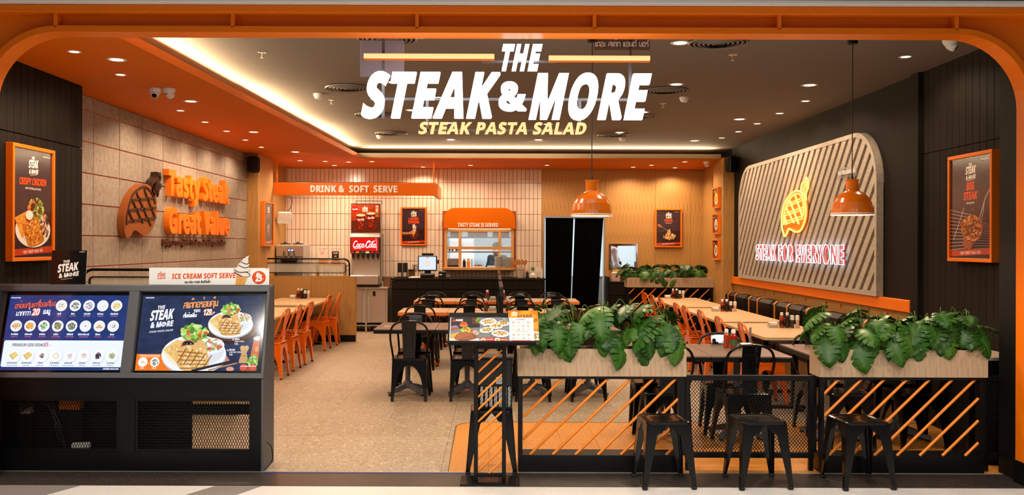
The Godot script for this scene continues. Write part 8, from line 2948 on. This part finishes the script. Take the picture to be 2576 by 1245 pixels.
	for st in [[0.08, "left stack", 14], [0.262, "right stack", 13]]:
		for i in st[2]:
			var pl := piece(self, "plate", pmesh, M.ceramic)
			pl.position = V(st[0], 1.2105 + i * 0.0152, DB - 0.13)
			tag(pl, "round cream plate in the %s on the pass sill, %s from the bottom" % [st[1], ORD[i] if i < 13 else "topmost,"], "plate", "plates stacked on the pass sill")
	# bottles on the sill
	bottle("sauce_bottle", "dark brown squeeze bottle with pale nozzle on the pass sill", V(-0.59, 1.2105, DB - 0.12), 0.03, 0.18, M.dark_sauce, M.white_plastic, "squeeze bottles on the pass sill")
	bottle("sauce_bottle", "yellow mustard squeeze bottle on the pass sill", V(-0.51, 1.2105, DB - 0.12), 0.032, 0.17, M.yellow, M.yellow, "squeeze bottles on the pass sill")
	var sh := shaker_row()
	# basket seen behind the lower left pane
	var ba := thing("bread_basket", "square brown basket with a red cloth behind the lower left pane", "basket", V(-0.815, 1.0, 17.62))
	piece(ba, "basket", bxm(Vector3(0.26, 0.33, 0.2), 0.01, Vector3(0, 0.165, 0)), M.cardboard)
	piece(ba, "red_cloth", bxm(Vector3(0.25, 0.05, 0.19), 0.02, Vector3(0, 0.345, 0)), M.crate_red)
	piece(ba, "stand", bxm(Vector3(0.28, 0.02, 0.22), 0.002, Vector3(0, -0.01, 0)), M.steel_dull)
	for x in [-0.12, 0.12]:
		piece(ba, "stand_leg", bxm(Vector3(0.02, 0.98, 0.2), 0.0, Vector3(x, -0.51, 0)), M.steel_dull)
	for q in [[-0.82, 0.16, "left"], [-0.35, 0.4, "middle left"], [0.12, 0.34, "middle right"]]:
		var bx := thing("storage_box", "wide cream storage box on the kitchen shelf behind the upper panes, %s" % q[2], "box", V(q[0], 1.808, 18.0), 0.0, "storage boxes on the kitchen shelf")
		piece(bx, "body", bxm(Vector3(q[1], 0.12, 0.25), 0.01, Vector3(0, 0.06, 0)), M.oak_frame)
		piece(bx, "lid", bxm(Vector3(q[1] + 0.01, 0.02, 0.26), 0.005, Vector3(0, 0.13, 0)), M.clay)
	k = 0
	for x in [-0.93, -0.87, -0.79, -0.74]:
		var cu := thing("dark_cup", "small dark cup behind the upper left pane, %s from the left" % ORD[k], "cup", V(x, 1.515, 18.2), 0.0, "dark cups behind the upper left pane")
		var cm := MB.new()
		cm.lathe([Vector2(0.02, 0.0), Vector2(0.03, 0.09), Vector2(0.027, 0.09), Vector2(0.018, 0.01), Vector2(0.0, 0.01)], 14)
		piece(cu, "body", cm, M.black_plastic)
		piece(cu, "label", bxm(Vector3(0.02, 0.03, 0.004), 0.0, Vector3(0, 0.05, 0.028)), M.white_plastic)
		k += 1
	# utensils
	var po := thing("utensil_pot", "beige pot holding wooden spoons on the counter's right end", "pot", V(0.5, 1.0225, 16.85))
	var pp := MB.new()
	pp.lathe([Vector2(0.0, 0.0), Vector2(0.06, 0.0), Vector2(0.068, 0.15), Vector2(0.076, 0.152), Vector2(0.076, 0.17), Vector2(0.066, 0.17), Vector2(0.055, 0.02), Vector2(0.0, 0.02)], 20)
	piece(po, "body", pp, M.clay)
	k = 0
	for a in [-0.5, -0.32, -0.14, 0.05, 0.24]:
		var sp := thing("wooden_spoon", "wooden spoon standing in the beige pot, %s from the left" % ORD[k], "spoon", V(0.5 + a * 0.06, 1.05, 16.85 - 0.02 * (k % 2)), 0.0, "wooden spoons in the pot")
		var hm := MB.new()
		hm.tube([Vector3.ZERO, Vector3(sin(a) * 0.24, 0.24 * cos(a), 0)], 0.006, 6)
		piece(sp, "handle", hm, M.wood_spoon)
		var bm := MB.new()
		bm.xf = Transform3D(Basis(Vector3.FORWARD, a), Vector3(sin(a) * 0.27, 0.27 * cos(a), 0))
		var ov := PackedVector2Array()
		for i in 16:
			ov.append(Vector2(cos(TAU * i / 16) * 0.034, sin(TAU * i / 16) * 0.055))
		bm.prism(ov, [], -0.006, 0.006)
		piece(sp, "bowl", bm, M.wood_spoon)
		k += 1
	var sb := bottle("spice_bottle", "black spice bottle with an orange cap beside the spoon pot", V(0.615, 1.0225, 16.8), 0.027, 0.15, M.black_plastic, M.orange, "small jars by the spoon pot", M.pepper)
	sb.name = "spice_bottle"
	var tj := thing("white_jar", "small white jar right of the black spice bottle", "jar", V(0.685, 1.0225, 16.8))
	var jm := MB.new()
	jm.lathe([Vector2(0.0, 0.0), Vector2(0.028, 0.001), Vector2(0.03, 0.06), Vector2(0.022, 0.075), Vector2(0.0, 0.076)], 14)
	piece(tj, "body", jm, M.white_plastic)
	var jl := MB.new()
	jl.lathe([Vector2(0.02, 0.074), Vector2(0.022, 0.09), Vector2(0.0, 0.092)], 14)
	piece(tj, "cap", jl, M.clay)
	var ho := thing("arch_ornament", "cream arch shaped ornament with a small green sprig at the counter's end", "ornament", V(0.83, 1.0225, 16.8))
	var arch := PackedVector2Array()
	for i in 13:
		var an := PI * i / 12.0
		arch.append(Vector2(cos(an) * 0.075, 0.14 + sin(an) * 0.075))
	arch.append(Vector2(-0.075, 0.0))
	arch.append(Vector2(-0.03, 0.0))
	for i in 9:
		var an := PI - PI * i / 8.0
		arch.append(Vector2(cos(an) * 0.03, 0.09 + sin(an) * 0.03))
	arch.append(Vector2(0.03, 0.0))
	arch.append(Vector2(0.075, 0.0))
	var am := MB.new()
	am.prism(arch, [], -0.03, 0.03)
	piece(ho, "arch", am, M.ceramic)
	var vs := MB.new()
	vs.lathe([Vector2(0.0, 0.0), Vector2(0.04, 0.01), Vector2(0.045, 0.06), Vector2(0.02, 0.09), Vector2(0.02, 0.11)], 16, Vector3(-0.11, 0, 0.02))
	piece(ho, "vase", vs, M.ceramic)
	var sg := MB.new()
	sg.tube([Vector3(-0.11, 0.1, 0.02), Vector3(-0.1, 0.17, 0.02)], 0.003, 5)
	var sgp := piece(ho, "sprig", sg, M.stem)
	if M.has("leaf0"):
		piece(sgp, "leaf", M.leaf1, M.leaf, Transform3D(Basis.IDENTITY.scaled(Vector3(0.07, 0.06, 0.07)), Vector3(-0.11, 0.15, 0.025)))
	# right cabinet
	var nb := thing("acrylic_box", "clear pinkish napkin box on the small cabinet right of the doorway", "box", V(2.29, 0.961, 16.82))
	piece(nb, "box", bxm(Vector3(0.16, 0.16, 0.12), 0.004, Vector3(0, 0.08, 0)), M.salt)
	piece(nb, "napkins", bxm(Vector3(0.12, 0.02, 0.08), 0.004, Vector3(0, 0.168, 0)), M.paper)
	for i in 3:
		var fb := thing("flat_box", "flat dark box in the pile on the small right cabinet, %s" % ["bottom one", "middle one", "top one"][i], "box", V(2.47, 0.961 + i * 0.029, 16.82), 0.04 * i, "flat boxes on the right cabinet")
		piece(fb, "body", bxm(Vector3(0.15, 0.026, 0.15), 0.003, Vector3(0, 0.013, 0)), M.cardboard)
		piece(fb, "edge", bxm(Vector3(0.152, 0.004, 0.152), 0.001, Vector3(0, 0.0265, 0)), M.wood_spoon)
	# low cabinet at the right end behind the mesh panel
	var lc := thing("low_cabinet", "low black cabinet with pale top behind the right end of the front", "cabinet", V(3.86, 0, 7.0))
	piece(lc, "body", bxm(Vector3(0.3, 0.79, 0.6), 0.002, Vector3(0, 0.395, 0)), M.black_matte)
	piece(lc, "top", bxm(Vector3(0.32, 0.025, 0.62), 0.002, Vector3(0, 0.803, 0)), M.clay)
	# wall fan and papers left of the tiles
	var wf := thing("wall_fan", "small white wall fan with a hanging cord under the fascia's left end", "fan", V(-3.9, 2.14, 16.4), 0.5)
	var fm := MB.new()
	fm.xf = Transform3D(Basis(Vector3.RIGHT, 0.5), Vector3.ZERO)
	fm.prism(round_rect(0.26, 0.22, 0.03, 3), [], -0.02, 0.03)
	piece(wf, "housing", fm, M.white_plastic)
	piece(wf, "arm", bxm(Vector3(0.05, 0.06, 0.2), 0.004, Vector3(0, 0.05, -0.1)), M.white_plastic)
	var cd := MB.new()
	cd.tube(spline([Vector3(0.05, 0.1, 0.0), Vector3(0.12, 0.2, 0.0), Vector3(0.14, 0.34, 0.0), Vector3(0.04, 0.42, -0.02)], 6), 0.006, 6)
	piece(wf, "cord", cd, M.wire)


func shaker_row() -> int:
	var k := 0
	for x in [-0.38, -0.32, -0.27]:
		var t := thing("condiment_cup", "small red and white cup beside the mustard bottle on the sill, %s from the left" % ORD[k], "cup", V(x, 1.2105, DB - 0.1), 0.0, "condiment cups on the pass sill")
		var m := MB.new()
		m.lathe([Vector2(0.0, 0.0), Vector2(0.02, 0.0), Vector2(0.025, 0.04), Vector2(0.0, 0.04)], 12)
		piece(t, "body", m, M.white_plastic)
		var l := MB.new()
		l.lathe([Vector2(0.0255, 0.03), Vector2(0.026, 0.05), Vector2(0.0, 0.052)], 12)
		piece(t, "lid", l, M.crate_red if k != 1 else M.pepper)
		k += 1
	return k


# ---------------------------------------------------------------- people in the kitchen
func body_field(joints: Array, bones: Array, p: Vector3) -> float:
	var d := 10.0
	for b in bones:
		var a: Vector3 = joints[b[0]][0]
		var c: Vector3 = joints[b[1]][0]
		var ac := c - a
		var t := clampf((p - a).dot(ac) / ac.length_squared(), 0.0, 1.0)
		var e := p.distance_to(a + ac * t) - lerpf(joints[b[0]][1], joints[b[1]][1], t)
		var k := 0.03
		var h := clampf(0.5 + 0.5 * (d - e) / k, 0.0, 1.0)
		d = lerpf(d, e, h) - k * h * (1.0 - h)
	return d


func nets(m: MB, joints: Array, bones: Array, cell: float, paint: Callable) -> void:  # a smooth skin round the bones
	var lo := Vector3(INF, INF, INF)
	var hi := -lo
	for j in joints:
		var r: Vector3 = Vector3.ONE * (j[1] + cell * 2)
		lo = lo.min(j[0] - r)
		hi = hi.max(j[0] + r)
	var nx := int((hi.x - lo.x) / cell) + 2
	var ny := int((hi.y - lo.y) / cell) + 2
	var nz := int((hi.z - lo.z) / cell) + 2
	var f := PackedFloat32Array()
	f.resize(nx * ny * nz)
	f.fill(1.0)
	for b in bones:
		var a: Vector3 = joints[b[0]][0]
		var c: Vector3 = joints[b[1]][0]
		var r: float = maxf(joints[b[0]][1], joints[b[1]][1]) + cell * 2.5
		var l := ((a.min(c) - Vector3.ONE * r - lo) / cell).floor()
		var h := ((a.max(c) + Vector3.ONE * r - lo) / cell).ceil()
		for x in range(maxi(0, int(l.x)), mini(nx, int(h.x) + 1)):
			for y in range(maxi(0, int(l.y)), mini(ny, int(h.y) + 1)):
				for z in range(maxi(0, int(l.z)), mini(nz, int(h.z) + 1)):
					var i := (x * ny + y) * nz + z
					if f[i] == 1.0:
						f[i] = body_field(joints, bones, lo + Vector3(x, y, z) * cell)
	var at := {}
	var corners := []
	for q in 8:
		corners.append(Vector3(q & 1, (q >> 1) & 1, (q >> 2) & 1))
	for x in nx - 1:
		for y in ny - 1:
			for z in nz - 1:
				var inside := 0
				var vals := []
				for q in corners:
					var w: float = f[((x + int(q.x)) * ny + y + int(q.y)) * nz + z + int(q.z)]
					vals.append(w)
					if w < 0.0:
						inside += 1
				if inside == 0 or inside == 8:
					continue
				var sum := Vector3.ZERO
				var cnt := 0
				for i in 8:
					for bit in [1, 2, 4]:
						if i & bit == 0 and (vals[i] < 0.0) != (vals[i | bit] < 0.0):
							var t: float = vals[i] / (vals[i] - vals[i | bit])
							sum += corners[i].lerp(corners[i | bit], t)
							cnt += 1
				var p := lo + (Vector3(x, y, z) + sum / cnt) * cell
				var e := 0.004
				var g := Vector3(body_field(joints, bones, p + Vector3(e, 0, 0)) - body_field(joints, bones, p - Vector3(e, 0, 0)), body_field(joints, bones, p + Vector3(0, e, 0)) - body_field(joints, bones, p - Vector3(0, e, 0)), body_field(joints, bones, p + Vector3(0, 0, e)) - body_field(joints, bones, p - Vector3(0, 0, e)))
				m.tint = paint.call(p)
				at[Vector3i(x, y, z)] = m.vert(p, g.normalized())
	for key in at:
		var x: int = key.x
		var y: int = key.y
		var z: int = key.z
		var here: float = f[(x * ny + y) * nz + z]
		for ax in 3:
			var o: Vector3i = [Vector3i(1, 0, 0), Vector3i(0, 1, 0), Vector3i(0, 0, 1)][ax]
			var n := key as Vector3i
			n += o
			if n.x >= nx or n.y >= ny or n.z >= nz:
				continue
			var there: float = f[(n.x * ny + n.y) * nz + n.z]
			if (here < 0.0) == (there < 0.0):
				continue
			var u: Vector3i = [Vector3i(0, 1, 0), Vector3i(0, 0, 1), Vector3i(1, 0, 0)][ax]
			var w: Vector3i = [Vector3i(0, 0, 1), Vector3i(1, 0, 0), Vector3i(0, 1, 0)][ax]
			var ids := []
			for q in [key, key - u, key - u - w, key - w]:
				ids.append(at.get(q, -1))
			if ids.has(-1):
				continue
			if here < 0.0:
				m.face(ids[0], ids[1], ids[2])
				m.face(ids[0], ids[2], ids[3])
			else:
				m.face(ids[0], ids[2], ids[1])
				m.face(ids[0], ids[3], ids[2])


func person(label: String, at: Vector3, turn: float, cloth: Color, legs: Color, apron: bool, tall := 1.0) -> void:
	var t := thing("person", label, "person", at, turn, "kitchen staff")
	t.scale = Vector3.ONE * tall
	# joints: place and radius; the figure faces +z, working at a bench in front of it
	var j := [
		[Vector3(0, 1.57, 0.03), 0.095], [Vector3(0, 1.50, 0.05), 0.075], [Vector3(0, 1.42, 0.0), 0.055], [Vector3(0, 1.33, -0.01), 0.11], [Vector3(0, 1.12, 0.0), 0.13], [Vector3(0, 0.93, 0.0), 0.145],
		[Vector3(-0.17, 1.36, -0.01), 0.06], [Vector3(-0.24, 1.10, 0.03), 0.046], [Vector3(-0.15, 0.98, 0.25), 0.036],
		[Vector3(0.17, 1.36, -0.01), 0.06], [Vector3(0.24, 1.10, 0.03), 0.046], [Vector3(0.13, 0.99, 0.26), 0.036],
		[Vector3(-0.09, 0.88, 0.0), 0.095], [Vector3(-0.1, 0.48, 0.01), 0.062], [Vector3(-0.1, 0.08, -0.02), 0.045], [Vector3(-0.1, 0.035, 0.13), 0.035],
		[Vector3(0.09, 0.88, 0.0), 0.095], [Vector3(0.1, 0.48, 0.01), 0.062], [Vector3(0.1, 0.08, -0.02), 0.045], [Vector3(0.1, 0.035, 0.13), 0.035],
		[Vector3(-0.07, 1.2, 0.0), 0.12], [Vector3(0.07, 1.2, 0.0), 0.12],
	]
	var bones := [[0, 1], [1, 2], [2, 3], [3, 4], [4, 5], [3, 6], [6, 7], [7, 8], [3, 9], [9, 10], [10, 11], [5, 12], [12, 13], [13, 14], [14, 15], [5, 16], [16, 17], [17, 18], [18, 19], [20, 4], [21, 4], [20, 6], [21, 9]]
	for s in [-1.0, 1.0]:
		var w: Vector3 = j[8 if s < 0 else 11][0]
		var palm := w + Vector3(-s * 0.01, -0.01, 0.07)
		j.append([palm, 0.026])
		var pi := j.size() - 1
		bones.append([8 if s < 0 else 11, pi])
		for q in 4:
			var base := palm + Vector3((q - 1.5) * 0.021, 0.0, 0.03)
			var ln: float = [0.03, 0.036, 0.034, 0.026][q]
			j.append([base, 0.0095])
			j.append([base + Vector3(0, -0.008, ln), 0.009])
			j.append([base + Vector3(0, -0.028, ln * 1.5), 0.008])
			var b := j.size()
			bones.append_array([[pi, b - 3], [b - 3, b - 2], [b - 2, b - 1]])
		j.append([palm + Vector3(-s * 0.035, -0.005, 0.01), 0.011])
		j.append([palm + Vector3(-s * 0.05, -0.02, 0.04), 0.009])
		bones.append_array([[pi, j.size() - 2], [j.size() - 2, j.size() - 1]])
	var skin := Color(0.45, 0.25, 0.15)
	var m := MB.new()
	nets(m, j, bones, 0.013, func(p: Vector3) -> Color:
		if p.y > 1.42 or (p.z > 0.14 and p.y > 0.85):
			return skin
		if p.y < 0.07:
			return Color(0.02, 0.02, 0.02)
		return legs if p.y < 0.92 else cloth)
	var bm := StandardMaterial3D.new()
	bm.vertex_color_use_as_albedo = true
	bm.roughness = 0.8
	piece(t, "body", m, bm)
	var face := MB.new()
	face.tint = null
	face.tube([Vector3(0, 1.575, 0.118), Vector3(0, 1.545, 0.142)], 0.009, 8, false, 0.014)
	piece(t, "nose", face, M.skin)
	for s in [-1.0, 1.0]:
		piece(t, "eye", bxm(Vector3(0.024, 0.012, 0.01), 0.004, Vector3(s * 0.034, 1.585, 0.117)), M.hair)
		piece(t, "ear", bxm(Vector3(0.016, 0.05, 0.03), 0.006, Vector3(s * 0.096, 1.565, 0.02)), M.skin)
	piece(t, "mouth", bxm(Vector3(0.045, 0.008, 0.008), 0.003, Vector3(0, 1.512, 0.125)), M.crate_red)
	var hr := MB.new()
	hr.lathe([Vector2(0.104, 0.0), Vector2(0.106, 0.03), Vector2(0.09, 0.07), Vector2(0.05, 0.098), Vector2(0.0, 0.105)], 18, Vector3(0, 1.60, 0.015))
	piece(t, "hair", hr, M.hair)
	if apron:
		var ap := MB.new()
		for i in 10:
			for k in 6:
				var q := func(a: float, b: float) -> Vector3:
					var y := lerpf(0.5, 1.16, b)
					var r := 0.165 + 0.02 * (1.0 - b)
					return Vector3(sin(a) * r, y, cos(a) * (r - 0.005))
				var a0 := lerpf(-1.2, 1.2, i / 10.0)
				var a1 := lerpf(-1.2, 1.2, (i + 1) / 10.0)
				ap.quad(q.call(a0, k / 6.0), q.call(a1, k / 6.0), q.call(a1, (k + 1) / 6.0), q.call(a0, (k + 1) / 6.0))
		piece(t, "apron", ap, M.cloth_black)
		var sp := MB.new()
		sp.tube(spline([Vector3(-0.13, 1.0, -0.13), Vector3(-0.05, 1.0, -0.165), Vector3(0.05, 1.0, -0.165), Vector3(0.13, 1.0, -0.13)], 5), 0.014, 6)
		piece(t, "apron_strap", sp, M.orange_rod)


func build_people() -> void:
	person("person in a white shirt and black apron standing in the kitchen behind the steel hatch", V(2.42, 0, 18.2), PI * 0.5, Color(0.72, 0.73, 0.75), Color(0.03, 0.03, 0.035), true, 1.13)
	person("person in a black shirt working in the kitchen behind the plate stacks", V(0.05, 0, 19.5), -0.5, Color(0.012, 0.012, 0.014), Color(0.02, 0.02, 0.024), false)
